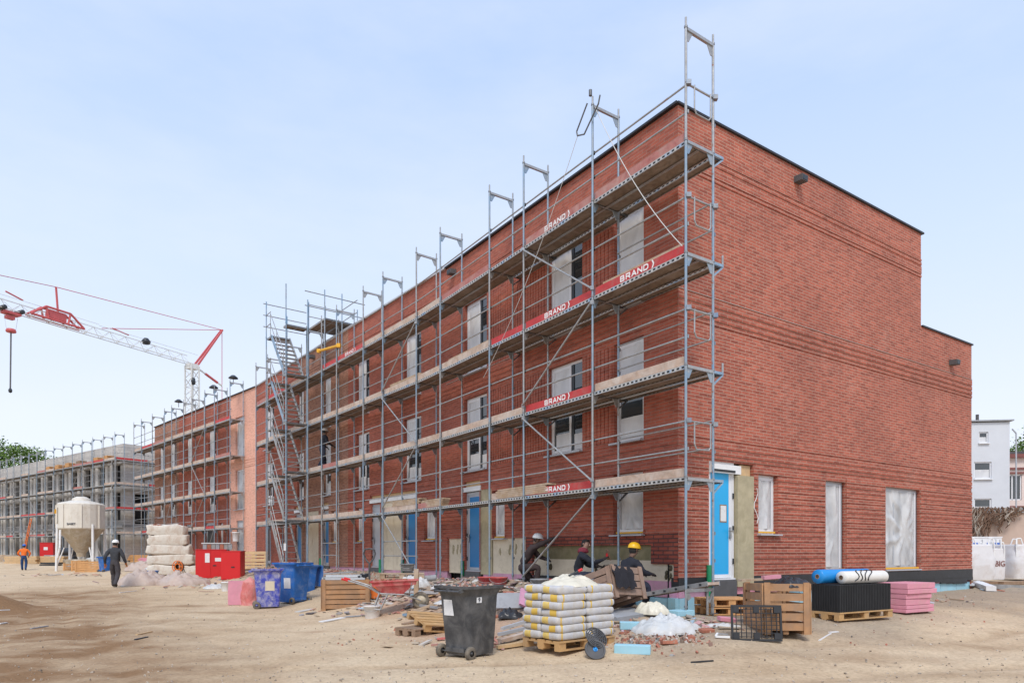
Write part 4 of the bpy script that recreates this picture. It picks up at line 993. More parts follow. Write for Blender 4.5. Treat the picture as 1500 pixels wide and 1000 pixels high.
# ---------------- far scaffold on the same row
U_FAR = [30.5, 32.73, 34.19, 36.29, 37.71, 39.9, 41.29, 43.82, 46.25, 48.03]
pf = [tuple(FP(u, soff(u), 0)[:2]) for u in U_FAR]; nf = [nrm_at(u) for u in U_FAR]
sf = thing('scaffold', 'far steel scaffold on the brick row beyond the bare salmon brick front', 'scaffold', (pf[0][0], pf[0][1], .36))
TF = {(0, 3): 'r', (1, 3): 'w', (7, 3): 'r', (6, 3): 'f', (0, 2): 'f', (1, 0): 'r', (7, 0): 'r'}
scaffold(sf, pf, nf, LV, lambda p: gz(*p), lambda i, j: TF.get((i, j), 'w'), rng=8)
def XF(u, y, z): return FP(u, soff(u) + y, z)
for a, z0, b, z1 in ((2, 8.8, 3, 7.0), (3, 6.8, 2, 5.0), (2, 4.8, 3, 3.0), (1, 2.8, 2, .9), (5, 4.8, 6, 3.0)):
    m = MB(); m.tube(XF(U_FAR[a], .04, z0), XF(U_FAR[b], .04, z1), .021, 'galv', 6); m.build('diagonal_brace', sf, world=True)
# site lamps on the scaffold heads
for i, (u, z) in enumerate(((U_FAR[0] + .3, 11.2), (U_FAR[1] + .9, 11.15), (U_FAR[5] - .4, 11.25))):
    p = XF(u, -.3, z)
    t = thing('site_lamp', ['dark flood lamp on the scaffold head nearest the salmon front', 'dark flood lamp on the scaffold head beside the crane rope', 'dark flood lamp on the scaffold head left of the crane mast'][i], 'lamp', tuple(p), 0, 'flood lamps on the scaffold heads')
    m = MB(); m.tube(p + Vector((0, 0, -.35)), p, .02, 'galv_dark'); m.lathe([(0, .16), (.1, .15), (.24, .03), (.26, -.02), (0, -.02)], 'frame_dark', 14, c=p); m.build('lamp_head', t, world=True)
# ---------------------------------------------------------------- ground
MOUNDS_SOIL = [(-13.4, 17.6, 1.5, 1.6)]
def ax(lo, hi, f0, f1, s, grow=1.13):
    a = [f0 + s * k for k in range(int((f1 - f0) / s) + 1)]
    d = s; x = a[-1]
    while x < hi: d *= grow; x += d; a.append(x)
    d = s; x = a[0]; b = []
    while x > lo: d *= grow; x -= d; b.append(x)
    return b[::-1] + a
xs = ax(-420, 420, -15, 11, .11); ys = ax(-60, 460, 6.5, 21, .11)
DARK = [(-13.0, 17.0, 1.8, 2.2, 1), (-11.3, 15.0, 1.2, 1.1, .9), (-10.6, 13.4, 1.5, 1.0, .8), (-14.2, 22, 2.2, 1.0, .8), (-13.6, 20.5, 1.2, .8, .6), (-5.9, 11.1, .8, .4, .6), (-6.4, 10.6, 1.4, .5, .6), (-4.8, 9.0, 1.3, .5, .8), (-6.6, 9.2, 1.0, .4, .5), (-8, 15.5, 2.5, .6, .45), (-9.4, 19.2, 1.2, .5, .7), (-7.6, 17.4, 1.1, .35, .5), (3.4, 9.0, 1.2, .4, .3), (4.5, 9.6, 1.6, .4, .35), (-10.8, 18, 2.6, 1.6, .5), (-7.3, 12.8, 1.7, 1.2, .6), (-5.2, 9.9, 1.3, .8, .6), (-7.9, 11.4, 2.0, 1.2, .5), (-3.8, 8.0, .9, .5, .55), (5.5, 8.6, 1.5, .3, .35), (7.6, 11, 1.8, .4, .4), (-12.0, 17.5, 2.2, 1.8, .9)]
RED = [(-1.6, 17.0, 1.9, 1.6, 1), (-.2, 15.4, 1.7, 1.3, 1), (.6, 13.6, 1.4, 1.2, .9), (-.5, 12.6, 1.2, .8, .6), (2.2, 11.2, .9, .5, .5)]
me = bpy.data.meshes.new('ground'); nx, ny = len(xs), len(ys)
V = []; C = []
for y in ys:
    for x in xs:
        V.append((x, y, gzn(x, y) if abs(x) < 60 and y < 80 else gz(x, y)))
        d = dist_building(x, y) if abs(x) < 40 and y < 60 else 50
        w = noise.noise((x * .7, y * .7, 1.5)); w2 = noise.noise((x * 2.2, y * 2.2, 5))
        k = 0; r = 0
        for mx, my, sx, sy, h in DARK: k = max(k, h * math.exp(-(((x - mx) / sx) ** 2 + ((y - my) / sy) ** 2) * (1 + .8 * w + .6 * w2)))
        for mx, my, sx, sy, h in RED: r = max(r, h * math.exp(-(((x - mx) / sx) ** 2 + ((y - my) / sy) ** 2) * (1 + .8 * w + .6 * w2)))
        k = max(k, .40 * rut_of(x, y), band_of(x, y) * (.68 + .7 * w + .5 * w2)); C += [min(1, k), min(1, r), min(1, sstep(4.6, 1.4, d + w * 1.4) * .85), 1]
F = [(j * nx + i, j * nx + i + 1, (j + 1) * nx + i + 1, (j + 1) * nx + i) for j in range(ny - 1) for i in range(nx - 1)]
me.from_pydata(V, [], F); me.materials.append(MATS['sand']); me.polygons.foreach_set('use_smooth', [True] * len(F))
ca = me.color_attributes.new('soil', 'FLOAT_COLOR', 'POINT'); ca.data.foreach_set('color', C)
o = bpy.data.objects.new('ground', me); COL.objects.link(o); tag(o, 'sandy building site ground with tyre tracks and damp brown patches', 'ground', kind='structure')

def shard(mb, c, s, m, rnd):
    M = Euler((rnd.uniform(0, 6), rnd.uniform(0, 6), rnd.uniform(0, 6))).to_matrix()
    P = [M @ Vector((a * s * rnd.uniform(.5, 1.1), b * s * rnd.uniform(.35, .8), d * s * rnd.uniform(.2, .5))) + Vector(c) for a in (-1, 1) for b in (-1, 1) for d in (-1, 1)]
    mb.mesh(P, [(0, 1, 3, 2), (4, 6, 7, 5), (0, 4, 5, 1), (2, 3, 7, 6), (0, 2, 6, 4), (1, 5, 7, 3)], m)
rnd = random.Random(5)
mb = MB(); n = 0
while n < 4200:
    x = rnd.uniform(-22, 12); y = rnd.uniform(8.5, 40); d = dist_building(x, y)
    if EN[0] * (x - 3.33) + EN[1] * (y - 13.68) < .2 and d > .3 and (x - 3.33) * -.8274 + (y - 13.68) * -.5616 < .2: continue
    p = (.9 if (x < 2.6) else .25) * sstep(4.5, 1.5, d) + .5 * math.exp(-((x - 2.3) ** 2 + (y - 10.6) ** 2) / .6) * 2 + .35 * math.exp(-((x + .6) ** 2 + (y - 12.2) ** 2) / 3)
    if rnd.random() > p: continue
    s = rnd.choice((.010, .014, .018, .022, .03, .04)) * (1 if x < 3 else .6); shard(mb, (x, y, gzn(x, y) + s * .2), s, 'rubble', rnd); n += 1
for k in range(420):                                   # spill of broken brick by the sacks
    x = rnd.gauss(2.25, .38); y = rnd.gauss(10.55, .22); s = rnd.choice((.012, .018, .025, .032, .045)); shard(mb, (x, y, gzn(x, y) + s * .15), s, 'rubble', rnd)
o = mb.build('rubble'); tag(o, 'broken brick, mortar crumbs and scraps strewn in front of the building', 'rubble', kind='stuff')
mb = MB()
for k in range(5200):
    y = 7.5 + 26 * rnd.random() ** 1.7; x = rnd.uniform(-.9, .9) * y; s = rnd.choice((.006, .008, .010, .013, .02)); shard(mb, (x, y, gzn(x, y) + s * .2), s, 'gravel', rnd)
o = mb.build('gravel'); tag(o, 'small pebbles and crumbs scattered over the sandy ground', 'gravel', kind='stuff')

# ---------------------------------------------------------------- grey block shell with its scaffold
G0 = (-32.1, 56.4); GD = (-.799, .601); GN = (-.601, -.799); GE = (.601, .799)
def GP(u, off, z): return Vector((G0[0] + GD[0] * u + GN[0] * off, G0[1] + GD[1] * u + GN[1] * off, z))
def GQ(w, off, z): return Vector((G0[0] + GE[0] * w - GD[0] * off, G0[1] + GE[1] * w - GD[1] * off, z))
gb = thing('concrete_building', 'pale grey concrete block shell of an unfinished house row behind the silo', 'building', (G0[0], G0[1], .2))
GO = []; u = .55
while u < 40:
    GO += [(u, u + 1.15, 7.0, 8.8), (u, u + 1.15, 4.2, 6.5), (u, u + 1.15, .4, 3.3)]
    if int(u) % 2: GO.append((u + 1.3, u + 1.75, .4, 2.9))
    u += 2.85
mb = MB(); wall(mb, GP, 0, 42, .2, 8.95, GO, 'concrete', depth=.3); wall(mb, GP, 0, 42, 8.95, 10.5, [], 'concrete_block')
u = 1.82
while u < 41:                                           # pale piers between the openings
    for a in (u, u + .95): strip(mb, GP, a, a + .5, .2, 8.9, .09, 'concrete_light')
    u += 2.85
for z in (3.55, 6.55, 8.85): strip(mb, GP, 0, 42, z, z + .22, .12, 'concrete')
mb.build('wall', gb, world=True)
GEO = [(.9, 2.0, 3.9, 6.4), (5.2, 9.5, .4, 3.0)]
mb = MB(); wall(mb, GQ, 0, 13, .2, 10.5, GEO, 'concrete_block', depth=.3); 
for z in (3.6, 6.6, 8.9): strip(mb, GQ, 0, 13, z, z + .2, .05, 'concrete')
mb.build('wall', gb, world=True)
mb = MB(); mb.face([GP(.35, -.35, .2), GP(42, -.35, .2), GP(42, -.35, 10), GP(.35, -.35, 10)], 'dark_room'); mb.face([GQ(.35, -.35, .2), GQ(13, -.35, .2), GQ(13, -.35, 10), GQ(.35, -.35, 10)], 'dark_room')  # near-black sheets paint the darkness inside the openings
mb.face([GP(42, 0, .2), GP(42, -13, .2), GP(42, -13, 10.5), GP(42, 0, 10.5)], 'concrete'); mb.face([GP(0, -13, .2), GP(42, -13, .2), GP(42, -13, 10.5), GP(0, -13, 10.5)], 'concrete')
mb.build('back_wall_dark_rooms', gb, world=True)
mb = MB(); mb.face([GP(.05, -.05, 10.1), GP(42, -.05, 10.1), GP(42, -13, 10.1), GP(.05, -13, 10.1)], 'concrete'); mb.build('roof', gb, world=True)
pg = []; ng = []
for k in range(17): p = GP(-.9 + k * 2.07, 1.05, 0); pg.append((p.x, p.y)); ng.append(GN)
gs = thing('scaffold', 'steel scaffold along the front of the grey concrete block shell', 'scaffold', (pg[0][0], pg[0][1], .2))
rr = random.Random(9)
TG = {(i, j): rr.choice(['r', 'w', 'w', None, 'f', None]) for i in range(16) for j in range(4)}
LG = [3.05, 5.05, 7.05, 9.05]
scaffold(gs, pg, ng, LG, lambda p: .2, lambda i, j: TG[i, j], rng=5)
for a, z0, b, z1 in ((3, 9, 4, 7.1), (4, 6.9, 3, 5.1), (3, 4.9, 4, 3.1), (8, 9, 9, 7.1), (9, 6.9, 8, 5.1), (12, 6.9, 13, 5.1), (11, 9, 12, 7.1), (1, 4.9, 2, 3.1), (6, 4.9, 7, 3.1)):
    m = MB(); m.tube(GP(-.9 + a * 2.07, 1.1, z0), GP(-.9 + b * 2.07, 1.1, z1), .022, 'galv', 6); m.build('diagonal_brace', gs, world=True)
pe = []; ne = []
for k in range(5): p = GQ(-1.0 + k * 2.57, .95, 0); pe.append((p.x, p.y)); ne.append((-GD[0], -GD[1]))
ge = thing('scaffold', 'short steel scaffold round the end wall of the grey shell, beside the brick row', 'scaffold', (pe[0][0], pe[0][1], .2))
scaffold(ge, pe, ne, LG, lambda p: .2, lambda i, j: 'r' if (i + j) % 2 else 'w', rng=6, toplevel=False)
for i, (k, z) in enumerate(((.3, 9.08), (2.1, 9.08), (5.6, 9.08), (8.0, 9.08), (10.3, 9.08), (12.4, 9.08))):
    p = GP(k + .8, .7, z); t = thing('board_pallet', ['stack of orange formwork boards on the grey shell scaffold, at its near corner', 'orange board stack on the top deck of the grey shell scaffold, second from its corner', 'brown board stack on the top deck above the silo roof', 'orange board stack on the top deck left above the silo', 'orange board stack on the grey shell scaffold below the trees', 'orange board stack on the grey shell scaffold nearest the left frame edge'][i], 'boards', tuple(p), math.atan2(GD[1], GD[0]), 'board stacks on the grey shell scaffold')
    m = MB()
    for q in range(5): m.box((random.uniform(-.05, .05), 0, .06 + q * .075), (.85, .55, .066), 'crate_orange' if i != 2 else 'pallet_old')
    m.build('board_stack', t)

# ---------------------------------------------------------------- tower crane
cr = thing('tower_crane', 'white and red tower crane rising behind the brick row with its jib to the left', 'crane', (-32.8, 70, .2))
CM = Vector((-32.8, 70, 0)); JD = Vector((-.42, -.907, 0)).normalized(); JS = Vector((-JD.y, JD.x, 0))
def CP(t, s, z): return CM + JD * t + JS * s + Vector((0, 0, z))
m = MB(); h = .46
for a in (-1, 1):
    for b in (-1, 1): m.bar(CP(a * h, b * h, .2), CP(a * h, b * h, 20.6), .12, .12, 'crane_white', up=JD)
z = .4
while z < 20:
    for a, b, c, d in ((-1, -1, 1, -1), (1, -1, 1, 1), (1, 1, -1, 1), (-1, 1, -1, -1)):
        m.tube(CP(a * h, b * h, z), CP(c * h, d * h, z + .9), .04, 'crane_white', 5); m.tube(CP(c * h, d * h, z + .9), CP(a * h, b * h, z + 1.8), .04, 'crane_white', 5); m.tube(CP(a * h, b * h, z), CP(c * h, d * h, z), .035, 'crane_white', 5)
    z += 1.8
m.box(CP(0, 0, 20.5), (.9, .9, .5), 'crane_white', rot=Matrix.Rotation(math.atan2(JD.y, JD.x), 3, 'Z'))
m.build('mast', cr, world=True)
m = MB(); m.lathe([(0, -.4), (.2, -.3), (.24, 0), (.2, .3), (0, .4)], 'frame_dark', 10, c=CP(.3, .5, 18.9)); m.build('slewing_motor', cr, world=True)
m = MB(); zj = 20.75
for s in (-.35, .35): m.bar(CP(-.5, s, zj), CP(34, s, zj), .065, .065, 'crane_white')
m.bar(CP(.6, 0, zj + .75), CP(34, 0, zj + .75), .06, .06, 'crane_white')
t = .6
while t < 33:
    for s in (-.35, .35):
        m.tube(CP(t, s, zj), CP(t + .75, 0, zj + .75), .02, 'crane_white', 5); m.tube(CP(t + .75, 0, zj + .75), CP(t + 1.5, s, zj), .02, 'crane_white', 5)
    m.tube(CP(t, -.35, zj), CP(t, .35, zj), .025, 'crane_white', 5)
    t += 1.5
m.build('jib', cr, world=True)
AP = CP(-3.8, 0, 25.4); ST = CP(13.6, 0, 23.9)
m = MB(); 
for s in (-.3, .3): m.bar(CP(-.4, s, 20.7), AP + JS * s * .3, .16, .16, 'crane_red')
m.build('a_frame', cr, world=True)
m = MB(); m.bar(CP(13.4, 0, 21.3), ST, .12, .12, 'crane_red'); m.build('king_post', cr, world=True)
m = MB(); 
for s in (-.36, .36):
    m.path([CP(11.4, s, 20.95), CP(12.6, s, 21.9), CP(14.6, s, 21.9), CP(15.8, s, 20.95), CP(11.4, s, 20.95)], .09, 'crane_red', 6)
    m.path([CP(12.6, s, 21.9), CP(12.8, s, 20.95)], .08, 'crane_red', 6); m.path([CP(14.6, s, 21.9), CP(14.4, s, 20.95)], .08, 'crane_red', 6)
m.bar(CP(12.9, 0, 21.4), CP(14.3, 0, 21.4), .6, .6, 'crane_red'); m.build('jib_joint', cr, world=True)
m = MB(); m.path([AP, ST], .03, 'crane_red'); m.path([ST, CP(32, 0, 21.4)], .028, 'rope_red'); m.path([AP, CP(9.6, 0, 21.6)], .032, 'crane_red'); m.path([AP, CP(-3.8, 0, 8)], .035, 'crane_red')
m.path([CP(-.5, 0, 20.6), CP(-3.8, 0, 19.4)], .09, 'crane_white'); m.path([CP(-1.6, 0, 20.2), CP(-3.2, 0, 19.6)], .13, 'crane_red'); m.build('pendant', cr, world=True)
m = MB()
for a, b in ((-.6, 9.9), (9.9, 34)): m.path([CP(a, .1, zj + 1.1), CP(b, .1, zj + 1.0)], .018, 'rope_pale')
m.path([CP(8.6, 0, 21.9), CP(7.0, 0, 21.75)], .06, 'crane_red'); m.path([CP(17.5, 0, 22.2), CP(16.2, 0, 21.9)], .06, 'crane_red'); m.build('hoist_rope', cr, world=True)
m = MB(); m.bar(CP(16.5, 0, zj - .2), CP(17.7, 0, zj - .2), .7, .2, 'crane_red'); m.bar(CP(16.9, 0, zj - .55), CP(17.5, 0, zj - .55), .4, .25, 'crane_red')
for t in (16.5, 17.8): m.lathe([(0, -.5), (.18, -.5), (.18, .5), (0, .5)], 'frame_dark', 10, c=CP(t, 0, zj + .05), M=JS.to_track_quat('Z', 'Y').to_matrix().to_4x4())
m.build('trolley', cr, world=True)
m = MB()
for s in (-.5, .5): m.path([CP(17.1 + s, 0, zj - .4), CP(17.1 + s * .7, 0, 19.3)], .014, 'rope_pale', 4)
m.lathe([(0, -.1), (.34, -.09), (.37, 0), (.3, .16), (.15, .2), (0, .2)], 'crane_red', 16, c=CP(17.1, 0, 19.15)); m.path([CP(17.1, 0, 19.1), CP(17.15, 0, 14.5)], .055, 'rope', 6); m.lathe([(0, -.2), (.12, -.12), (.14, .05), (.06, .2), (0, .2)], 'frame_dark', 10, c=CP(17.15, 0, 14.4)); m.build('hook_block', cr, world=True)
m = MB(); m.box(CP(-2.5, 0, 1.0), (4.5, 2.2, 1.6), 'crane_white', rot=Matrix.Rotation(math.atan2(JD.y, JD.x), 3, 'Z')); m.build('ballast', cr, world=True)
m = MB(); m.lathe([(0, -.3), (.3, -.25), (.42, 0), (.2, .3), (0, .3)], 'frame_dark', 10, c=CP(5.2, 0, zj + .9)); m.build('winch', cr, world=True)

# ---------------------------------------------------------------- background to the right
wb = thing('white_building', 'tall plain white rendered house with small windows beyond the end wall', 'building', (33, 46, .3))
m = MB(); c0 = Vector((33.9, 46.5, 0)); dx = Vector((-1, .12, 0)).normalized(); dn = Vector((-.12, -1, 0)).normalized()
def WP(u, off, z): return c0 + dx * u + dn * off + Vector((0, 0, z))
WO = [(1.15, 2.35, 8.0, 8.9) if 0 else (1.35, 1.95, 9.0, 9.75), (1.15, 2.25, 6.55, 7.7), (1.15, 2.25, 4.0, 5.2), (4.8, 5.9, 6.55, 7.7), (4.8, 5.9, 4.0, 5.2)]
wall(m, WP, 0, 14, .3, 10.4, WO, 'render_white', depth=.15)
m.face([WP(0, 0, .3), WP(0, -10, .3), WP(0, -10, 10.4), WP(0, 0, 10.4)], 'render_white'); m.face([WP(14, -10, .3), WP(14, 0, .3), WP(14, 0, 10.4), WP(14, -10, 10.4)], 'render_white'); m.face([WP(0, -10, .3), WP(14, -10, .3), WP(14, -10, 10.4), WP(0, -10, 10.4)], 'render_white')
m.build('wall', wb, world=True)
m = MB(); m.bar(WP(-.2, -4.9, 10.5), WP(14.2, -4.9, 10.5), 10.15, .09, 'panel_grey'); m.tube(WP(1.9, -.3, 10.5), WP(1.9, -.3, 11.0), .1, 'roof_dark'); m.build('roof', wb, world=True)
m = MB(); m.path([WP(-.35, .1, .5), WP(-.35, .1, 9.6), WP(-.1, .1, 9.9)], .05, 'frame_grey'); m.build('downpipe', wb, world=True)
for a, b, c, e in WO:
    m = MB(); w = .08
    for p, q in ((WP(a, -.1, c + w / 2), WP(b, -.1, c + w / 2)), (WP(a, -.1, e - w / 2), WP(b, -.1, e - w / 2))): m.bar(p, q, .06, w, 'frame_white')
    for p, q in ((WP(a + w / 2, -.1, c), WP(a + w / 2, -.1, e)), (WP(b - w / 2, -.1, c), WP(b - w / 2, -.1, e))): m.bar(p, q, w, .06, 'frame_white', up=dn)
    m.bar(WP(a - .05, .03, c - .04), WP(b + .05, .03, c - .04), .2, .06, 'frame_white')
    o = m.build('window', wb, world=True)
    m = MB(); m.bar(WP(a, -.13, (c + e) / 2), WP(b, -.13, (c + e) / 2), .02, e - c, 'glass'); m.build('pane', o, world=True)
    m = MB(); m.bar(WP(a + .1, -.112, c + (e - c) * .3), WP(b - .1, -.112, c + (e - c) * .3), .01, (e - c) * .5, 'film_window'); m.build('curtain', o, world=True)
pb = thing('pink_building', 'pale pink rendered house with red brown bands beside the white house', 'building', (36, 47.5, .3))
c1 = Vector((42.0, 47.4, 0))
def PP(u, off, z): return c1 + dx * u + dn * off + Vector((0, 0, z))
PO = [(6.1, 7.3, 5.2, 7.0), (6.1, 7.3, 2.0, 4.2), (3.2, 4.4, 5.2, 7.0), (3.2, 4.4, 2.0, 4.2)]
m = MB(); wall(m, PP, 0, 8.05, .3, 8.2, PO, 'render_pink', depth=.15)
for z in (4.65, 7.35): strip(m, PP, 0, 8.05, z, z + .14, .1, 'roof_red')
m.build('wall', pb, world=True)
m = MB(); m.bar(PP(-.2, -4.8, 8.3), PP(8.05, -4.8, 8.3), 10.2, .25, 'roof_red'); m.bar(PP(0, -4.8, 8.55), PP(8.0, -4.8, 8.55), 9.6, .2, 'roof_dark'); m.build('roof', pb, world=True)
m = MB(); m.tube(PP(7.2, -.02, 7.75), PP(7.2, .1, 7.75), .12, 'frame_dark'); m.build('vent', pb, world=True)
for a, b, c, e in PO:
    m = MB(); 
    for z in (c + .04, e - .04): m.bar(PP(a, -.1, z), PP(b, -.1, z), .06, .08, 'frame_white')
    for u in (a + .04, (a + b) / 2, b - .04): m.bar(PP(u, -.1, c), PP(u, -.1, e), .08, .06, 'frame_white', up=dn)
    m.bar(PP(a - .15, .04, e + .12), PP(b + .15, .04, e + .12), .16, .12, 'roof_red')
    o = m.build('window', pb, world=True); m = MB(); m.bar(PP(a, -.13, (c + e) / 2), PP(b, -.13, (c + e) / 2), .02, e - c, 'glass'); m.build('pane', o, world=True)
yw = thing('boundary_wall', 'long beige plastered boundary wall below the white house', 'wall', (27, 36, .3))
m = MB(); m.bar(Vector((23, 38.2, 1.95)), Vector((48, 35.2, 1.95)), .35, 3.5, 'wall_beige'); m.build('wall_body', yw, world=True)
m = MB(); m.bar(Vector((22.9, 38.2, 3.83)), Vector((48, 35.2, 3.83)), .55, .26, 'panel_grey'); m.build('wall_cap', yw, world=True)
iv = thing('dead_creeper', 'bare brown dead creeper hanging over the beige wall top', 'creeper', (26.5, 37.2, 3.8))
m = MB(); rn = random.Random(3)
for k in range(90):
    q = rn.random() ** 1.3; x = 25.2 + q * 2.6; p = Vector((x, 37.97 - (x - 23) * .12 - .26 - rn.random() * .12, 3.9 + rn.random() * .12)); pts = [p]
    L = (1 - q) * rn.uniform(1.0, 2.4) + .2
    for j in range(6): p = p + Vector((rn.uniform(-.25, .2), rn.uniform(-.04, .03), -L / 6)); pts.append(p)
    m.path(pts, rn.uniform(.015, .045), 'twig' if rn.random() < .7 else 'twig_pale', 4)
m.build('stems', iv, world=True)

# ---------------------------------------------------------------- trees
def tree(loc, h, r, label, m='leaf', seed=1, nleaf=5200, ls=.22):
    rn = random.Random(seed); t = thing('broadleaf_tree', label, 'tree', loc, 0)
    tr = MB(); tr.tube((0, 0, -.3), (.1, 0, h * .5), .26, 'bark', 8, r2=.15); cl = []
    for k in range(16):
        a = rn.uniform(0, 6.28); el = rn.uniform(.3, 1.25); L = rn.uniform(.45, 1) * r * 1.05
        p0 = Vector((.05, 0, h * rn.uniform(.3, .5))); p1 = Vector((math.cos(a) * math.cos(el) * L, math.sin(a) * math.cos(el) * L, h * .5 + math.sin(el) * L * (h * .48 / r)))
        tr.tube(p0, (p0 + p1) / 2 + Vector((0, 0, .3)), .10, 'bark', 6, r2=.06); tr.tube((p0 + p1) / 2 + Vector((0, 0, .3)), p1, .06, 'bark', 5, r2=.02); cl.append(p1)
        for j in range(2): cl.append(p1 + Vector((rn.gauss(0, .3), rn.gauss(0, .3), rn.gauss(0, .25))) * r * .55)
    tr.build('trunk', t)
    cr_ = MB()
    cs = [(c, rn.uniform(.2, .36) * r) for c in cl]
    for k in range(nleaf):
        c, s = rn.choice(cs); d = Vector((rn.gauss(0, 1), rn.gauss(0, 1), rn.gauss(0, .75))); d = d.normalized() * s * rn.uniform(.45, 1.08)
        p = c + d; M = Euler((rn.uniform(-.9, .9), rn.uniform(-.9, .9), rn.uniform(0, 6.28))).to_matrix(); w = ls * rn.uniform(.6, 1.2)
        cr_.mesh([p + M @ Vector((-w * .5, 0, 0)), p + M @ Vector((0, -w * .3, .02)), p + M @ Vector((w * .55, 0, 0)), p + M @ Vector((0, w * .3, -.02))], [(0, 1, 2, 3)], m)
    cr_.build('crown', t); return t
for i, (px, Y, top, r, lab, mm) in enumerate([(6, 92, 648, 4.2, 'leafy tree above the grey shell roof at the left frame edge', 'leaf'), (48, 96, 664, 3.8, 'leafy tree behind the grey shell, lower and right of the taller one', 'leaf'), (-30, 90, 655, 4.5, 'big leafy tree at the far left beyond the grey shell', 'leaf_dark'),
        (72, 100, 676, 3.0, 'small tree top just showing over the grey shell roof', 'leaf'), (1492, 66, 636, 3.4, 'leafy tree behind the pink house roof', 'leaf'), (1525, 64, 640, 3.6, 'spreading tree behind the pink house at the right frame edge', 'leaf')]):
    zt = E + (808 - top) / 1000 * Y; tree(((px - 750) / 1000 * Y, Y, .2), zt - .2 + .3, r, lab, mm, seed=20 + i, ls=.36 if Y > 80 else .28)

# ---------------------------------------------------------------- light, sky, camera
w = bpy.data.worlds.new('World'); SC.world = w; w.use_nodes = True; nt = w.node_tree
bg = nt.nodes['Background']
SUN_EL, SUN_AZ = R(52), R(182)           # azimuth from +Y towards +X
sky = N(nt, 'ShaderNodeTexSky', sky_type='NISHITA'); sky.sun_disc = False; sky.sun_elevation = SUN_EL; sky.sun_rotation = SUN_AZ; sky.dust_density = 2.0; sky.air_density = 1.0; sky.ozone_density = 1.5; sky.altitude = 50
tc = N(nt, 'ShaderNodeTexCoord'); mp = N(nt, 'ShaderNodeMapping'); mp.inputs['Scale'].default_value = (1.6, 1.6, 5); nt.links.new(tc.outputs['Generated'], mp.inputs['Vector'])
cn = N(nt, 'ShaderNodeTexNoise'); cn.inputs['Scale'].default_value = 1.3; cn.inputs['Detail'].default_value = 7; cn.inputs['Roughness'].default_value = .55; nt.links.new(mp.outputs['Vector'], cn.inputs['Vector'])
sx = N(nt, 'ShaderNodeSeparateXYZ'); nt.links.new(tc.outputs['Generated'], sx.inputs[0])
grad = ramp(nt, sx.outputs[2], [(0, (6.2, 6.5, 7.0)), (.16, (5.75, 6.15, 7.0)), (.36, (4.7, 5.55, 7.05)), (.64, (3.25, 4.4, 6.95))])   # thin high haze, milky at the horizon
cl = ramp(nt, cn.outputs['Fac'], [(.42, (0, 0, 0)), (.72, (.42, .42, .42))])
hz = mixc(nt, cl, grad, (6.2, 6.45, 6.9))
nt.links.new(mixc(nt, .88, sky.outputs['Color'], hz), bg.inputs['Color']); bg.inputs['Strength'].default_value = .1
sl = bpy.data.lights.new('sun', 'SUN'); sl.energy = 1.5; sl.angle = R(18); sl.color = (1, .95, .88)
so = bpy.data.objects.new('sun', sl); COL.objects.link(so)
sd = Vector((math.sin(SUN_AZ) * math.cos(SUN_EL), math.cos(SUN_AZ) * math.cos(SUN_EL), math.sin(SUN_EL)))
so.rotation_euler = sd.to_track_quat('Z', 'Y').to_euler(); so.location = (0, 0, 40)
cam = bpy.data.cameras.new('camera'); cam.lens = 24; cam.sensor_width = 36; cam.shift_y = .2053; cam.clip_end = 2000; cam.clip_start = .1
co = bpy.data.objects.new('camera', cam); COL.objects.link(co); co.location = (0, 0, E); co.rotation_euler = (R(90), 0, 0); SC.camera = co
SC.view_settings.view_transform = 'Standard'; SC.view_settings.look = 'None'; SC.view_settings.exposure = 0.70; SC.view_settings.gamma = 1
SC.cycles.max_bounces = 6; SC.cycles.use_denoising = True
# ---------------------------------------------------------------- loose things on the site
def at(px, py): p = G(px, py); return Vector((p.x, p.y, gzn(p.x, p.y)))
rng = random.Random(77)
def back(q, d):
    """d metres farther along the line of sight, so a thing's middle stands behind its front foot"""
    r = math.hypot(q.x, q.y); return Vector((q.x * (1 + d / r), q.y * (1 + d / r), q.z))

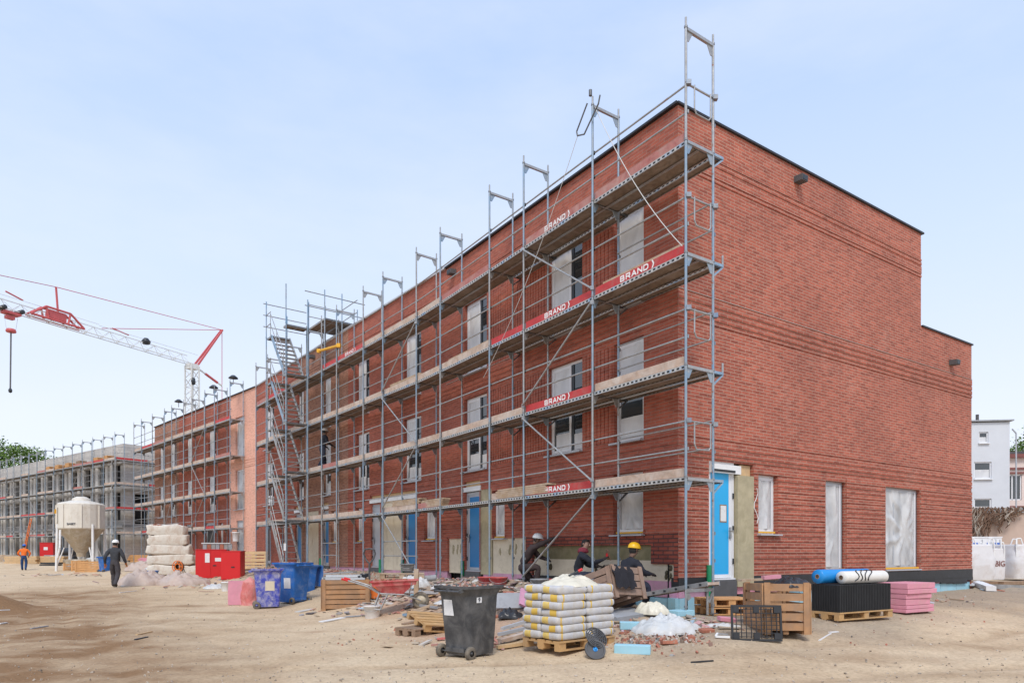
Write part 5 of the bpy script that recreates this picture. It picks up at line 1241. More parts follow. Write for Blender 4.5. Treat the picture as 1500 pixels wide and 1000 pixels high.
def wheelie_bin(label, p, rz, m, k=1.0, cat='bin', sticker=None, group=None, lid_hang=False, fill=True):
    t = thing('wheelie_bin', label, cat, tuple(p), rz, group)
    b = MB(); W, D, H = .56 * k, .66 * k, 1.0 * k
    def ring(z, sx, sy, y0=0, n=4):
        r = .06; pts = []
        for cx, cy, a0 in ((1, 1, 0), (-1, 1, 90), (-1, -1, 180), (1, -1, 270)):
            for q in range(n): a = R(a0 + 90 * q / (n - 1)); pts.append((cx * (sx / 2 - r) + r * math.cos(a), y0 + cy * (sy / 2 - r) + r * math.sin(a), z))
        return pts
    rings = [ring(.05, W * .83, D * .77, .02), ring(.12, W * .86, D * .80, .02), ring(H * .55, W * .93, D * .90, .01), ring(H * .86, W * .98, D * .96), ring(H * .88, W * 1.0, D * .98), ring(H * .955, W * 1.10, D * 1.10), ring(H * .96, W * 1.20, D * 1.18), ring(H, W * 1.21, D * 1.19), ring(H, W * 1.06, D * 1.04), ring(H * .93, W * .95, D * .93)]
    V = [q for r in rings for q in r]; n = len(rings[0]); F = []
    for i in range(len(rings) - 1):
        for j in range(n): F.append((i * n + j, i * n + (j + 1) % n, (i + 1) * n + (j + 1) % n, (i + 1) * n + j))
    b.mesh(V, F, m); b.mesh(rings[0][::-1], [tuple(range(n))], m)
    b.box((0, -D * .37, .30 * k), (W * .5, .02, .4 * k), m); b.box((0, -D * .40, .13), (W * .62, .05, .06), m)
    b.build('body', t)
    h = MB(); h.tube((-W * .42, -D * .66, H * .93), (W * .42, -D * .66, H * .93), .018, m, 8)
    for x in (-W * .42, W * .42, 0): h.bar((x, -D * .5, H * .95), (x, -D * .67, H * .93), .035, .05, m)
    h.build('handle', t)
    for s in (-1, 1):
        wv = MB(); M = Matrix.Rotation(R(90), 4, 'Y'); c = (s * (W * .5 + .0), -D * .40, .10)
        wv.lathe([(.045, -.028), (.085, -.03), (.1, -.018), (.1, .018), (.085, .03), (.045, .028)], 'bin_tyre', 20, c=c, M=M)
        o = wv.build('wheel', t); hb = MB(); hb.lathe([(0, -.012), (.046, -.015), (.046, .015), (0, .018), (.02, .03), (0, .034)], m, 14, c=c, M=M if s > 0 else Matrix.Rotation(R(-90), 4, 'Y')); hb.build('hub', o)
    a = MB(); a.tube((-W * .5, -D * .4, .1), (W * .5, -D * .4, .1), .012, 'galv_dark'); a.build('axle', t)
    if fill:
        f = MB(); nn = 12; V = []; F = []
        for i in range(nn + 1):
            for j in range(nn + 1):
                x = (i / nn - .5) * W * 1.02; y = (j / nn - .5) * D * 1.0; V.append((x, y, H * .95 + .05 * noise.noise((x * 9, y * 9, p[0])) + .03 * noise.noise((x * 25, y * 25, 2))))
        F = [(i * (nn + 1) + j, (i + 1) * (nn + 1) + j, (i + 1) * (nn + 1) + j + 1, i * (nn + 1) + j + 1) for i in range(nn) for j in range(nn)]
        f.mesh(V, F, 'panel_grey'); 
        for q in range(46): shard(f, (rng.uniform(-.45, .45) * W, rng.uniform(-.45, .45) * D, H * .965 + rng.uniform(0, .035)), rng.uniform(.02, .055), 'rubble', rng)
        f.build('contents', t)
    if lid_hang:
        l = MB(); l.box((0, -D * .72, H * .62), (W * 1.15, .05, H * .66), m); l.box((0, -D * .66, H * .97), (W * 1.1, .10, .04), m); l.build('lid', t)
    for (sx, sy, sw, sh, side, mm) in (sticker or []):
        s = MB()
        if side == 'back': y = lambda z: -D * (.385 + .06 * min(1, z / (H * .55)) + (.03 * max(0, z / H - .55) / .33)) - .004; V = [(sx - sw / 2, y(sy - sh / 2), sy - sh / 2), (sx + sw / 2, y(sy - sh / 2), sy - sh / 2), (sx + sw / 2 - .03, y(sy + sh / 2), sy + sh / 2), (sx - sw / 2, y(sy + sh / 2), sy + sh / 2)]
        else:
            sg_ = 1 if side == 'right' else -1
            xx = lambda z: sg_ * (W * (.43 + .035 * min(1, z / (H * .55)) + (.03 * max(0, z / H - .55) / .31)) + .005)
            V = [(xx(sy - sh / 2), sx - sw / 2, sy - sh / 2), (xx(sy - sh / 2), sx + sw / 2, sy - sh / 2), (xx(sy + sh / 2), sx + sw / 2, sy + sh / 2), (xx(sy + sh / 2), sx - sw / 2, sy + sh / 2)]
            if sg_ < 0: V = V[::-1]
        s.face(V, mm); o = s.build('sticker', t)
    return t
p = at(687, 966)
bl = wheelie_bin('battered black wheelie bin full of rubble, alone in front', Vector((p.x - .02, p.y + .33, 0)) + Vector((0, 0, gz(p.x, p.y + .3))), R(-40), 'bin_black', 1.06, sticker=[(-.10, .74, .20, .23, 'back', 'paper')])
nine = text_mesh('9', .085, 'lettering', 'letter_dark', .01)
pl = MB(); H = 1.06
mp_ = MB(); mp_.face([(.302, -.16, .815), (.302, -.05, .815), (.304, -.05, .895), (.304, -.16, .895)], 'paper'); pl_ = mp_.build('number_plate', bl)
o = put_text(nine, pl_, (.3045, -.105, .855), (0, 1, 0), (.02, 0, 1), world=False); o.name = 'number_mark'
p = at(386, 891); wheelie_bin('violet blue wheelie bin smeared with white mortar', p + Vector((0, .3, 0)), R(-68), 'bin_blue_mess', .93 * p.y / 15.9, sticker=[(.05, .62, .24, .26, 'right', 'board_beige'), (.05, .8, .1, .1, 'back', 'board_beige')])
p = at(424, 884); wheelie_bin('clean blue wheelie bin with a torn pale sticker', p + Vector((0, .3, 0)), R(62), 'bin_blue', .98 * p.y / 16.2, sticker=[(-.10, .60, .26, .30, 'left', 'paper')])
p = at(446, 876); wheelie_bin('dark blue wheelie bin with its lid hanging down, behind the clean blue one', p + Vector((-.45, 1.5, 0)), R(140), 'bin_blue', .98, lid_hang=True, fill=False)

def pallet(name, label, p, rz, m='pallet_wood', L=1.2, W=.8, tilt=None, group=None, parts=True):
    t = thing(name, label, 'pallet', tuple(p), rz, group)
    if tilt: t.rotation_euler = tilt
    b = MB()
    for k in range(5): b.box((0, (k - 2) * (W - .12) / 4, .133), (L, .10 + .045 * (k % 2 == 0), .022), m)
    for x in (-L / 2 + .07, 0, L / 2 - .07): b.box((x, 0, .111), (.14, W, .022), m)
    b.build('deck_boards', t)
    for y in (-W / 2 + .05, 0, W / 2 - .05):
        b = MB(); b.box((0, y, .011), (L, .10, .022), m)
        for x in (-L / 2 + .07, 0, L / 2 - .07): b.box((x, y, .061), (.14, .098 if y else .14, .078), m)
        b.build('skid', t)
    return t
def rotv(rz, x, y): return Vector((x * math.cos(rz) - y * math.sin(rz), x * math.sin(rz) + y * math.cos(rz), 0))
# pallet of cement sacks
p = at(819, 963); rz = R(40); c = p + rotv(rz, .6, .4); c.z = gz(c.x, c.y) + .01
pallet('pallet', 'yellow wooden pallet carrying the white and yellow cement sacks', c, rz)
def sack_mesh(seed, w=.405, l=.605, h=.130):
    m = MB(); n1, n2 = 10, 48; V = []; F = []
    rr_ = random.Random(seed); s0 = rr_.random() * 20
    sup = lambda c_, e: math.copysign(abs(c_) ** e, c_)
    for i in range(n1 + 1):
        v = -math.pi / 2 + math.pi * i / n1
        for j in range(n2):
            u = 2 * math.pi * j / n2
            x = l / 2 * sup(math.cos(v), .3) * sup(math.cos(u), .18); y = w / 2 * sup(math.cos(v), .3) * sup(math.sin(u), .18); z = h / 2 * sup(math.sin(v), .5)
            k = noise.noise((x * 6 + s0, y * 6, z * 10 + s0)) * .014
            V.append((x * (1 + k), y * (1 + k), z + k + h / 2))
    yel = rr_.choice((.26, .24, .22))
    for i in range(n1):
        for j in range(n2):
            F.append((i * n2 + j, i * n2 + (j + 1) % n2, (i + 1) * n2 + (j + 1) % n2, (i + 1) * n2 + j))
    mi = []
    for f in F:
        cx = sum(V[q][0] for q in f) / 4; cy = sum(V[q][1] for q in f) / 4
        ends = abs(cx) > l * .475
        mi.append('sack_yellow' if (ends and (.03 < cy < .085)) or (not ends and (yel - .11 < cx < yel - .02 or -yel + .03 < cx < -yel + .10)) else 'sack')
    for f, mm in zip(F, mi): m.mesh([V[q] for q in f], [(0, 1, 2, 3)], mm, True)
    # weld
    o = m.build('cement_sack'); bm = bmesh.new(); bm.from_mesh(o.data); bmesh.ops.remove_doubles(bm, verts=bm.verts, dist=.0005); bm.to_mesh(o.data); bm.free(); return o
_sp = [sack_mesh(s) for s in (1, 2, 3)]; used = [False] * 3
for k in range(7):
    for i in range(2):
        for j in range(2):
            q = rng.randrange(3); o = _sp[q] if not used[q] else _sp[q].copy()
            if used[q]: COL.objects.link(o)
            used[q] = True
            x, y = (i - .5) * .605 + rng.uniform(-.022, .022), (j - .5) * .405 + rng.uniform(-.01, .01)
            d = rotv(rz, x, y); o.location = (c.x + d.x, c.y + d.y, c.z + .146 + k * .112); o.rotation_euler = (rng.uniform(-.012, .012), rng.uniform(-.012, .012), rz + (math.pi if (k + i) % 2 else 0) + rng.uniform(-.035, .035))
            tag(o, 'white and yellow cement sack stacked on the wrapped pallet in front', 'sack', 'cement sacks on the pallet')

def heap(name, label, cat, pos, rx, ry, h, m, rz=0, seed=0, folds=1.0, flat=.55, n=64, rings=34, group=None, base=None):
    t = thing(name, label, cat, tuple(pos), rz, group); b = MB(); V = []
    for i in range(rings + 1):
        for j in range(n):
            a = 2 * math.pi * j / n; q = i / rings
            out = 1 + .28 * noise.noise((math.cos(a) * 1.3 + seed, math.sin(a) * 1.3, seed * 1.7)) + .10 * noise.noise((math.cos(a) * 4 + seed, math.sin(a) * 4, 9))
            x = rx * q * out * math.cos(a); y = ry * q * out * math.sin(a)
            z = h * max(0, 1 - q ** 2) ** flat
            vx, vy = x / max(rx, .3), y / max(ry, .3)
            d1 = noise.voronoi((vx * 2.3 + seed, vy * 2.3, seed * .7))[0]; d2 = noise.voronoi((vx * 5.5 + seed, vy * 5.5, seed * .3))[0]
            f = .62 * min(1, (d1[1] - d1[0]) * 1.4) + .16 * min(1, (d2[1] - d2[0]) * 2) + .3 * noise.noise((vx * 1.6, vy * 1.6, seed))
            z = z * (.62 + .5 * f) + .012 + (.010 * folds * noise.noise((x * 14, y * 14, seed)))
            sh = .05 * folds * max(rx, ry)
            V.append((x + sh * noise.noise((x * 4, y * 4, seed + 5)), y + sh * noise.noise((x * 4, y * 4, seed + 9)), max(z if q < .98 else .0, -.03)))
    F = [(i * n + j, i * n + (j + 1) % n, (i + 1) * n + (j + 1) % n, (i + 1) * n + j) for i in range(rings) for j in range(n)]
    b.mesh(V, F, m, True); b.build(base or 'crumpled_sheet', t); return t
# ivory sheet on the sacks, with a tool on it
top = c.z + .146 + 7 * .112
heap('plastic_sheet', 'crumpled ivory plastic sheet lying on top of the cement sacks', 'plastic sheet', (c.x + .02, c.y + .0, top - .005), .50, .42, .19, 'film_cream', rz, 12, .7, .9)
m = MB(); M = Vector((c.x - .02, c.y - .16, top + .15)); m.tube(M, M + Vector((.16, .05, .075)), .016, 'frame_dark'); m.tube(M + Vector((.15, .045, .07)), M + Vector((.21, .06, .10)), .022, 'cabinet_red'); tag(m.build('hand_tool'), 'black hand tool with red grip lying on the ivory sheet', 'tool')
# dark plastic discs leaning on the sack pallet
p = at(872, 964)
t = thing('drum_disc', 'round dark plastic lid with blue hub, leaning on the sack pallet', 'lid', tuple(p + Vector((0, .02, .12))))
m = MB(); Mx = Euler((R(58), R(-20), R(20))).to_matrix().to_4x4(); m.lathe([(0, .012), (.12, .012), (.125, .022), (.15, .022), (.155, 0), (.15, -.012), (0, -.012)], 'lid_grey', 28, M=Mx, smooth=False); m.build('disc', t); m = MB(); m.lathe([(0, .05), (.018, .05), (.02, .015), (.035, .02)], 'roll_blue', 10, M=Mx); m.build('hub', t)
t = thing('plastic_grille', 'round black plastic grille disc leaning above the dark lid', 'grille', tuple(p + Vector((.03, .12, .28))))
m = MB(); Mx = Euler((R(48), R(25), R(10))).to_matrix().to_4x4()
for r0 in (.045, .075, .105, .135, .165): m.lathe([(r0 - .008, .008), (r0 + .008, .008), (r0 + .008, -.008), (r0 - .008, -.008), (r0 - .008, .008)], 'lid_grey', 28, M=Mx)
for k in range(8): a = k * math.pi / 4; m.bar(Mx @ Vector((0, 0, 0)), Mx @ Vector((.17 * math.cos(a), .17 * math.sin(a), 0)), .012, .012, 'lid_grey', up=Mx.to_3x3() @ Vector((0, 0, 1)))
m.build('rings', t)

# timber crates
def crate(label, pos, rot, W, D, H, m, nsl=5, slat=.105, legs=True, cat='crate', inner='crate_grey', group=None, name='wooden_crate'):
    t = thing(name, label, cat, tuple(pos), 0, group); t.rotation_euler = rot
    hb = .06 if legs else 0; gap = (H - nsl * slat) / max(1, nsl - 1)
    for (nm, L, ctr, ax_) in (('front_side', W, (0, -D / 2), 0), ('back_side', W, (0, D / 2), 0), ('left_side', D, (-W / 2, 0), 1), ('right_side', D, (W / 2, 0), 1)):
        b = MB()
        for k in range(nsl):
            z = hb + slat / 2 + k * (slat + gap); j = rng.uniform(-.004, .004)
            if ax_ == 0: b.box((ctr[0] + j, ctr[1], z), (L - .02, .02, slat), m)
            else: b.box((ctr[0], ctr[1] + j, z), (.02, L - .06, slat), m)
        b.build(nm, t)
    for x in (-1, 1):
        for y in (-1, 1):
            b = MB(); b.box((x * (W / 2 - .045 + .0), y * (D / 2 + .021), hb / 2 + H / 2 + .01), (.09, .02, H + hb + .02), m); b.box((x * (W / 2 + .021), y * (D / 2 - .035), hb / 2 + H / 2 + .005), (.02, .09, H + hb), m); b.box((x * (W / 2 - .04), y * (D / 2 - .04), H / 2 + hb / 2), (.05, .05, H), m); b.build('corner_post', t)
    b = MB(); 
    for k in range(5): b.box((0, (k - 2) * D / 5.2, hb + .012), (W - .04, D / 5.8, .02), inner)
    for x in (-W / 2 + .06, 0, W / 2 - .06): b.box((x, 0, hb / 2 - .005), (.08, D - .06, hb - .01), m)
    b.build('floor', t); return t
p = at(462, 895); rz = R(-9)
q = p.y / 1000
t = crate('tan slatted timber crate with a grey bundle on top, near the red wheelbarrow', p + Vector((.66 * 1.0, .48, 0)), (0, 0, R(14)), 1.18, .80, .74, 'crate_wood', 6, .105)
s = MB(); s.box((-.605, -.18, .60), (.012, .16, .2), 'paper'); s.build('label_plate', t)
cz = p.z + .80
t = thing('profile_bundle', 'bundle of pale grey metal profiles lying on the tan crate', 'metal profiles', tuple(p + Vector((.66, .48, .80))), R(14))
m = MB()
for k in range(9): m.box((-.06 + rng.uniform(-.05, .05), -.3 + k * .075, .03 + .02 * (k % 2)), (1.0, .06, .05), 'galv' if k % 3 else 'coping_light')
for k in range(5): m.box((-.05, -.22 + k * .1, .10), (.9, .07, .05), 'coping_light')
m.build('profile', t); m = MB()
for k in range(14): m.box((.46 + rng.uniform(-.1, .14), rng.uniform(-.3, .3), .06 + rng.uniform(0, .07)), (.12, .05, .05), 'frame_dark', rot=Euler((rng.uniform(-.5, .5), rng.uniform(-.5, .5), rng.uniform(0, 3))).to_matrix())
m.build('brackets', t)
# crate by the corner, with black grid and black film
p = at(1128, 936); pc = Vector((p.x + .30, p.y + .55, gz(p.x, p.y + .4) + .0))
crate('brown timber crate with black film on its rim, behind the black grid', pc, (R(-2), 0, R(-4)), .68, 1.08, .72, 'crate_wood', 5, .115)
heap('black_film', 'crumpled black film bag on the rim of the brown crate', 'plastic film', tuple(pc + Vector((.12, -.30, .74))), .28, .24, .20, 'film_black', 0, 7, 1.3, .7)
m = MB(); m.bar(pc + Vector((-.5, .25, .82)), pc + Vector((.25, .45, .84)), .12, .035, 'plank'); m.bar(pc + Vector((-.1, .3, .86)), pc + Vector((.2, .35, .88)), .1, .06, 'xps_pink'); tag(m.build('plank'), 'short plank lying across the brown crate by the corner', 'plank')
t = thing('plastic_crate_grid', 'black plastic lattice panel standing against the brown crate', 'plastic panel', tuple(at(1108, 938) + Vector((0, -.02, 0))), R(-6)); t.rotation_euler = (R(-9), 0, R(-8))
m = MB(); W_, H_ = .74, .54
for x, y, w_, h_ in ((0, .012, W_, .03), (0, H_ - .012, W_, .03)): m.box((x, 0, y), (w_, .05, h_), 'grid_black')
for x in (-W_ / 2 + .012, W_ / 2 - .012): m.box((x, 0, H_ / 2), (.03, .05, H_ - .06), 'grid_black')
m.build('frame', t); m = MB()
for k in range(1, 10): m.box((-W_ / 2 + k * W_ / 10, 0, H_ / 2), (.010, .03, H_ - .07), 'grid_black')
for k in range(1, 9): m.box((0, 0, k * H_ / 9), (W_ - .07, .02, .010), 'grid_black')
m.build('lattice', t); m = MB()
for x in (-W_ / 2 + .07, 0, W_ / 2 - .07):
    for z in (.07, H_ - .07): m.box((x, -.0, z), (.085, .07, .09), 'grid_black')
m.build('foot_blocks', t)
p = at(1063, 905); pallet('pallet', 'orange brown pallet stacked under the steps by the blue end door, upper one', p + Vector((.25, .9, .16)), R(8), 'crate_orange', .9, .7); pallet('pallet', 'orange brown pallet at the bottom under the steps by the blue end door', p + Vector((.25, .9, .0)), R(6), 'crate_orange', .9, .7)
# worn crate in front of the two kneeling workers
p = at(905, 905); pz = p + Vector((-.05, .40, .22))
t2 = crate('worn tilted timber crate with black cloth, behind the cement sacks', pz, (R(-17), R(4), R(38)), .82, .95, .52, 'crate_grey', 4, .115, legs=True)
from mathutils import Matrix as _M
Mt = _M.Translation(pz) @ Euler((R(-17), R(4), R(38))).to_matrix().to_4x4()
def cloth_over(name, label, cat, Mt, path, width, m, seed):
    """strip of cloth draped along a path of local (x,z) points, width along local y"""
    t = thing(name, label, cat, tuple(Mt.translation)); t.rotation_euler = Mt.to_euler(); b = MB(); V = []; nw = 12; pts = []
    for (a, b2) in zip(path, path[1:]):
        for k in range(6): pts.append(Vector(a).lerp(Vector(b2), k / 6))
    pts.append(Vector(path[-1])); n = len(pts)
    for i, q in enumerate(pts):
        for j in range(nw + 1):
            y = (j / nw - .5) * width * (1 + .2 * noise.noise((i * .2, seed, 0))); k = .03 * noise.noise((i * .35 + seed, j * .5, 2)) + .02 * math.sin(j * 1.6 + seed)
            V.append((q.x + k * .8, y + .03 * noise.noise((i * .4, j * .3, seed)), q.y + k))
    F = [(i * (nw + 1) + j, i * (nw + 1) + j + 1, (i + 1) * (nw + 1) + j + 1, (i + 1) * (nw + 1) + j) for i in range(n - 1) for j in range(nw)]
    b.mesh(V, F, m, True); b.build('cloth', t); return t
Mc = Mt @ _M.Translation((-.15, -.46, .0)) @ _M.Rotation(R(-90), 4, 'Z')
cloth_over('black_cloth', 'black cloth draped over the near rim of the worn crate', 'cloth', Mc, [(.10, .16), (.07, .45), (.02, .585), (-.12, .60), (-.34, .56), (-.44, .42)], .52, 'blanket', 2)
m = MB(); P0 = Mt @ Vector((.32, -.05, .62)); m.box(P0, (.30, .26, .012), 'white', rot=Euler((R(-30), R(18), R(20))).to_matrix()); m.box(P0 + Vector((.02, .05, -.03)), (.26, .2, .05), 'paper', rot=Euler((R(-10), R(8), R(40))).to_matrix()); tag(m.build('white_sheet'), 'white board sheet lying on the worn tilted crate', 'sheet')
m = MB(); P0 = p + Vector((.12, .05, .06)); m.box(P0, (.75, .55, .10), 'panel_grey', rot=Euler((R(6), R(-4), R(30))).to_matrix()); tag(m.build('grey_slab'), 'grey slab lying under the worn tilted crate', 'slab')

# black panels with rolls on a pallet, pink boards
p = at(1229, 912); rz = R(30); c2 = p + rotv(rz, .80, .29); c2.z = gz(c2.x, c2.y) + .01
pallet('pallet', 'pale wooden pallet under the stack of black panels', c2, rz, 'pallet_wood', 1.62, .6)
t = thing('panel_stack', 'stack of black ribbed panels on the pallet by the end wall', 'panels', tuple(c2 + Vector((0, 0, .146))), rz)
m = MB(); m.box((.0, 0, .245), (1.56, .56, .49), 'panel_black'); 
for k in range(11): m.box((-.785, -.25 + k * .05, .245), (.012, .022, .485), 'panel_black')
for k in range(32): m.box((-.76 + k * .049, -.284, .245), (.012, .010, .485), 'panel_black')
m.build('panel_block', t); m = MB()
for k in range(10): m.box((rng.uniform(-.01, .01), rng.uniform(-.01, .01), .502 + .004 * k * .3), (1.15, .79, .002), 'grid_black')
zt = c2.z + .146 + .50
def roll(label, a, b, r, m, core=.045):
    t = thing('sheet_roll', label, 'roll', tuple((Vector(a) + Vector(b)) / 2)); q = MB(); d = (Vector(b) - Vector(a)); L = d.length; M = d.to_track_quat('Z', 'Y').to_matrix().to_4x4(); M.translation = Vector((0, 0, 0))
    q.lathe([(core, -L / 2 - .01), (r * .96, -L / 2), (r, -L / 2 + .02), (r * 1.02, 0), (r, L / 2 - .02), (r * .96, L / 2), (core, L / 2 + .01)], m, 24, M=M); q.build('sheet', t)
    k = MB(); k.lathe([(0, -L / 2 + .02), (core, -L / 2 + .02), (core, -L / 2 - .012), (core * .75, -L / 2 - .012), (core * .75, -L / 2 + .0)], 'pallet_old', 14, M=M); k.build('core', t); return t
R0 = c2 + Vector((0, 0, .146 + .50))
roll('long white sheet roll lying on the black panel stack', R0 + rotv(rz, -.50, -.13) + Vector((0, 0, .115)), R0 + rotv(rz, .80, -.12) + Vector((0, 0, .115)), .115, 'roll_white')
roll('bright blue sheet roll behind the white roll on the black panels', R0 + rotv(rz, -.80, .14) + Vector((0, 0, .13)), R0 + rotv(rz, .70, .15) + Vector((0, 0, .13)), .13, 'roll_blue')
t = thing('black_cable', 'black cable loops slung over the white roll', 'cable', tuple(R0 + rotv(rz, -.1, -.12)))
m = MB()
for k in range(4):
    x0 = -.25 + k * .13; pts = []
    for i in range(13):
        a = -.5 + i / 12 * 3.9; pts.append(R0 + rotv(rz, x0 + .03 * i + .05 * math.sin(i + k), -.125 - math.cos(a) * .128 * 1.0) + Vector((0, 0, .115 + math.sin(a) * .128 if math.sin(a) * .128 + .115 > .01 else .012)))
    m.path(pts, .009, 'grid_black', 6)
m.build('cable_loops', t, world=True)
p = at(1300, 899); rz = R(30)
pos = p + rotv(rz, .42, .35) + Vector((.50, .05, 0))
for k, (dx_, dy_, L_, W_, th, mm, lab) in enumerate(((0, 0, 1.0, .6, .075, 'xps_pink', 'bottom pink foam board of the stack by the end wall'), (.02, .0, 1.02, .58, .075, 'xps_pink', 'second pink foam board from the ground in the stack by the end wall'), (-.04, .02, .88, .6, .13, 'xps_pink', 'thick pink foam block in the middle of the stack'), (-.04, .0, .88, .6, .10, 'xps_pink', 'pink foam block just below the overhanging top boards'), (.03, -.02, 1.04, .62, .10, 'xps_pink', 'pink foam board second from the top, overhanging'), (.02, .0, 1.03, .62, .12, 'xps_pink', 'thick top board of the pink foam stack'))):
    z = pos.z + sum((.075, .075, .13, .10, .10, .12)[:k]) + .01; d = rotv(rz, dx_, dy_)
    m = MB(); m.box((0, 0, th / 2), (L_, W_, th - .006), mm); o = m.build('foam_board', loc=(pos.x + d.x, pos.y + d.y, z), rz=rz + rng.uniform(-.03, .03)); bv = o.modifiers.new('b', 'BEVEL'); bv.width = .008; bv.segments = 2; tag(o, lab, 'foam board', 'pink foam boards stacked by the end wall')
for (px_, py_, L_, W_, th, rz_, lab) in ((928, 957, .52, .17, .13, R(-15), 'light blue foam block lying right of the sack pallet'), (948, 922, .85, .22, .12, R(-6), 'long light blue foam block partly under the white film'), (1000, 903, .4, .3, .1, R(30), 'blue foam piece behind the white film heap')):
    q = at(px_, py_); m = MB(); m.box((0, 0, th / 2), (L_, W_, th), 'xps_blue'); o = m.build('foam_block', loc=(q.x, q.y + W_ * .5, q.z - .005), rz=rz_); bv = o.modifiers.new('b', 'BEVEL'); bv.width = .006; tag(o, lab, 'foam block')
q = at(985, 930); heap('plastic_film', 'crumpled whitish plastic film heap by the scaffold foot', 'plastic film', (q.x, q.y + .30, q.z), .50, .42, .34, 'film_white', R(-15), 5, 1.2, .75)
q = at(960, 905); heap('plastic_film', 'dirty cream film bundle behind the whitish film heap', 'plastic film', (q.x, q.y + .25, q.z + .06), .3, .25, .26, 'film_cream', R(-15), 8, 1.3, .6)
q = at(752, 905); heap('black_film', 'crumpled black plastic film left of the cement sacks', 'plastic film', (q.x - .05, q.y + .1, q.z), .26, .22, .2, 'film_black', 0, 9, 1.3, .6)
m = MB(); q = at(745, 897); m.box((q.x + .0, q.y + .1, q.z + .22), (.52, .05, .36), 'panel_grey', rot=Euler((R(-38), 0, R(8))).to_matrix()); tag(m.build('speckled_sheet'), 'grey speckled panel leaning between the black bin and the sacks', 'panel')
m = MB(); q = at(772, 900); m.box((q.x + .05, q.y + .35, q.z + .25), (.42, .05, .42), 'xps_pink_bright', rot=Euler((R(-40), R(25), R(20))).to_matrix()); tag(m.build('foam_sheet'), 'pale pink foam sheet leaning behind the cement sacks', 'foam sheet')
# long profiles and boards lying on the ground, each its own thing
def stick(name, label, cat, a, b, w, h, m, up=.02):
    A = at(*a); B = at(*b); A.z += up + h / 2; B.z += up + h / 2; q = MB(); q.bar(A, B, w, h, m); tag(q.build(name), label, cat)
stick('plank', 'thick pale plank lying right of the black bin', 'plank', (728, 951), (775, 944), .12, .05, 'plank_new')
stick('plank', 'pinkish board on the low timber pile right of the black bin', 'plank', (732, 944), (778, 932), .12, .06, 'toe_wood', .04)
stick('metal_profile', 'dark metal profile with a red mark right of the black bin', 'metal profile', (730, 938), (772, 928), .06, .05, 'frame_grey', .08)
stick('metal_profile', 'white metal profile on top of the low timber pile', 'metal profile', (735, 933), (774, 920), .06, .05, 'coping_light', .12)
stick('metal_profile', 'long blue grey profile on the ground left of the black bin', 'metal profile', (592, 903), (655, 908), .10, .05, 'galv_blue')
stick('metal_profile', 'grey profile lying above the yellow pallet', 'metal profile', (606, 899), (658, 903), .08, .05, 'galv')
stick('plank', 'thin grey timber sloping up the soil mound', 'plank', (605, 900), (652, 884), .06, .05, 'plank', .05)
stick('metal_profile', 'pale grey profile crossing behind the wheelbarrow wheel', 'metal profile', (586, 874), (640, 877), .08, .06, 'coping_light', .12)
stick('plank', 'reddish thin board lying beside the yellow pallet', 'plank', (640, 938), (664, 936), .08, .03, 'barrow_red')
stick('plank', 'short grey board on the ground by the tan crate', 'plank', (435, 896), (458, 892), .16, .02, 'concrete_light', .0)
stick('board', 'black and white board fragment on the sand', 'board', (470, 911), (503, 906), .14, .02, 'white', .005)
stick('board', 'grey flat sheet on the sand left of the white bucket', 'board', (505, 904), (530, 902), .22, .012, 'panel_grey', .0)
stick('stake', 'thin dark stick with pale tail lying on the open sand at right', 'stick', (1012, 970), (1045, 968), .02, .02, 'frame_dark', .0)
stick('strip', 'white strip lying on the sand before the black panels', 'strip', (1200, 938), (1217, 928), .025, .015, 'white', .0)
stick('strip', 'short white strip near the pallet of black panels', 'strip', (1215, 926), (1227, 924), .05, .015, 'white', .0)
for k, (a, b, lab) in enumerate((((200, 931), (222, 925), 'pale wooden lath on the brown soil at left, upper one'), ((198, 938), (216, 934), 'dark lath on the brown soil at left, just below the pale one'), ((45, 921), (70, 917), 'grey lath on the dark soil patch at the left edge'), ((0, 914), (10, 912), 'white lath at the left frame edge'), ((0, 894), (14, 893), 'small white plank scrap beside the dark soil heap'), ((175, 868), (200, 865), 'white strip on the ground behind the walking worker'))):
    stick('lath', lab, 'lath', a, b, .04, .02, ('plank_new', 'frame_dark', 'panel_grey', 'white', 'white', 'white')[k], .0)
q = at(1058, 936); t = thing('plastic_bracket', 'small white triangular frame piece lying left of the black lattice', 'frame piece', tuple(q)); m = MB(); m.bar((-.1, 0, .03), (.1, -.06, .03), .03, .03, 'white'); m.bar((-.1, 0, .03), (-.03, .14, .06), .03, .03, 'white'); m.bar((-.03, .14, .06), (.12, .1, .05), .025, .02, 'panel_grey'); m.build('frame', t)
q = at(1058, 918); heap('plastic_film', 'flat white film scrap left of the black lattice', 'plastic film', (q.x, q.y, q.z), .3, .12, .06, 'film_white', 0, 4, 1, .6)
q = at(1066, 912); m = MB(); m.box((q.x + .02, q.y + .1, q.z + .05), (.3, .14, .06), 'xps_pink', rot=Euler((R(8), R(6), R(10))).to_matrix()); tag(m.build('foam_scrap'), 'small pink foam scrap left of the brown crate', 'foam scrap')
stick('metal_profile', 'bent pale profile lying on the reddish soil behind the black bin', 'metal profile', (660, 862), (700, 868), .07, .05, 'coping_light', .06)
stick('plank', 'weathered plank lying along the foot of the wall by the beige boards', 'plank', (655, 852), (712, 858), .16, .04, 'plank', .05)
stick('plank', 'narrow lath on the soil mound left of the black bin', 'plank', (618, 880), (646, 872), .06, .03, 'plank_new', .05)
stick('plank', 'dark wet board between the wheelbarrow and the yellow pallet', 'plank', (590, 915), (618, 909), .14, .03, 'pallet_old', .0)
stick('pipe', 'thin grey pipe on the ground right of the wheelbarrow', 'pipe', (602, 888), (640, 894), .05, .05, 'panel_grey', .03)
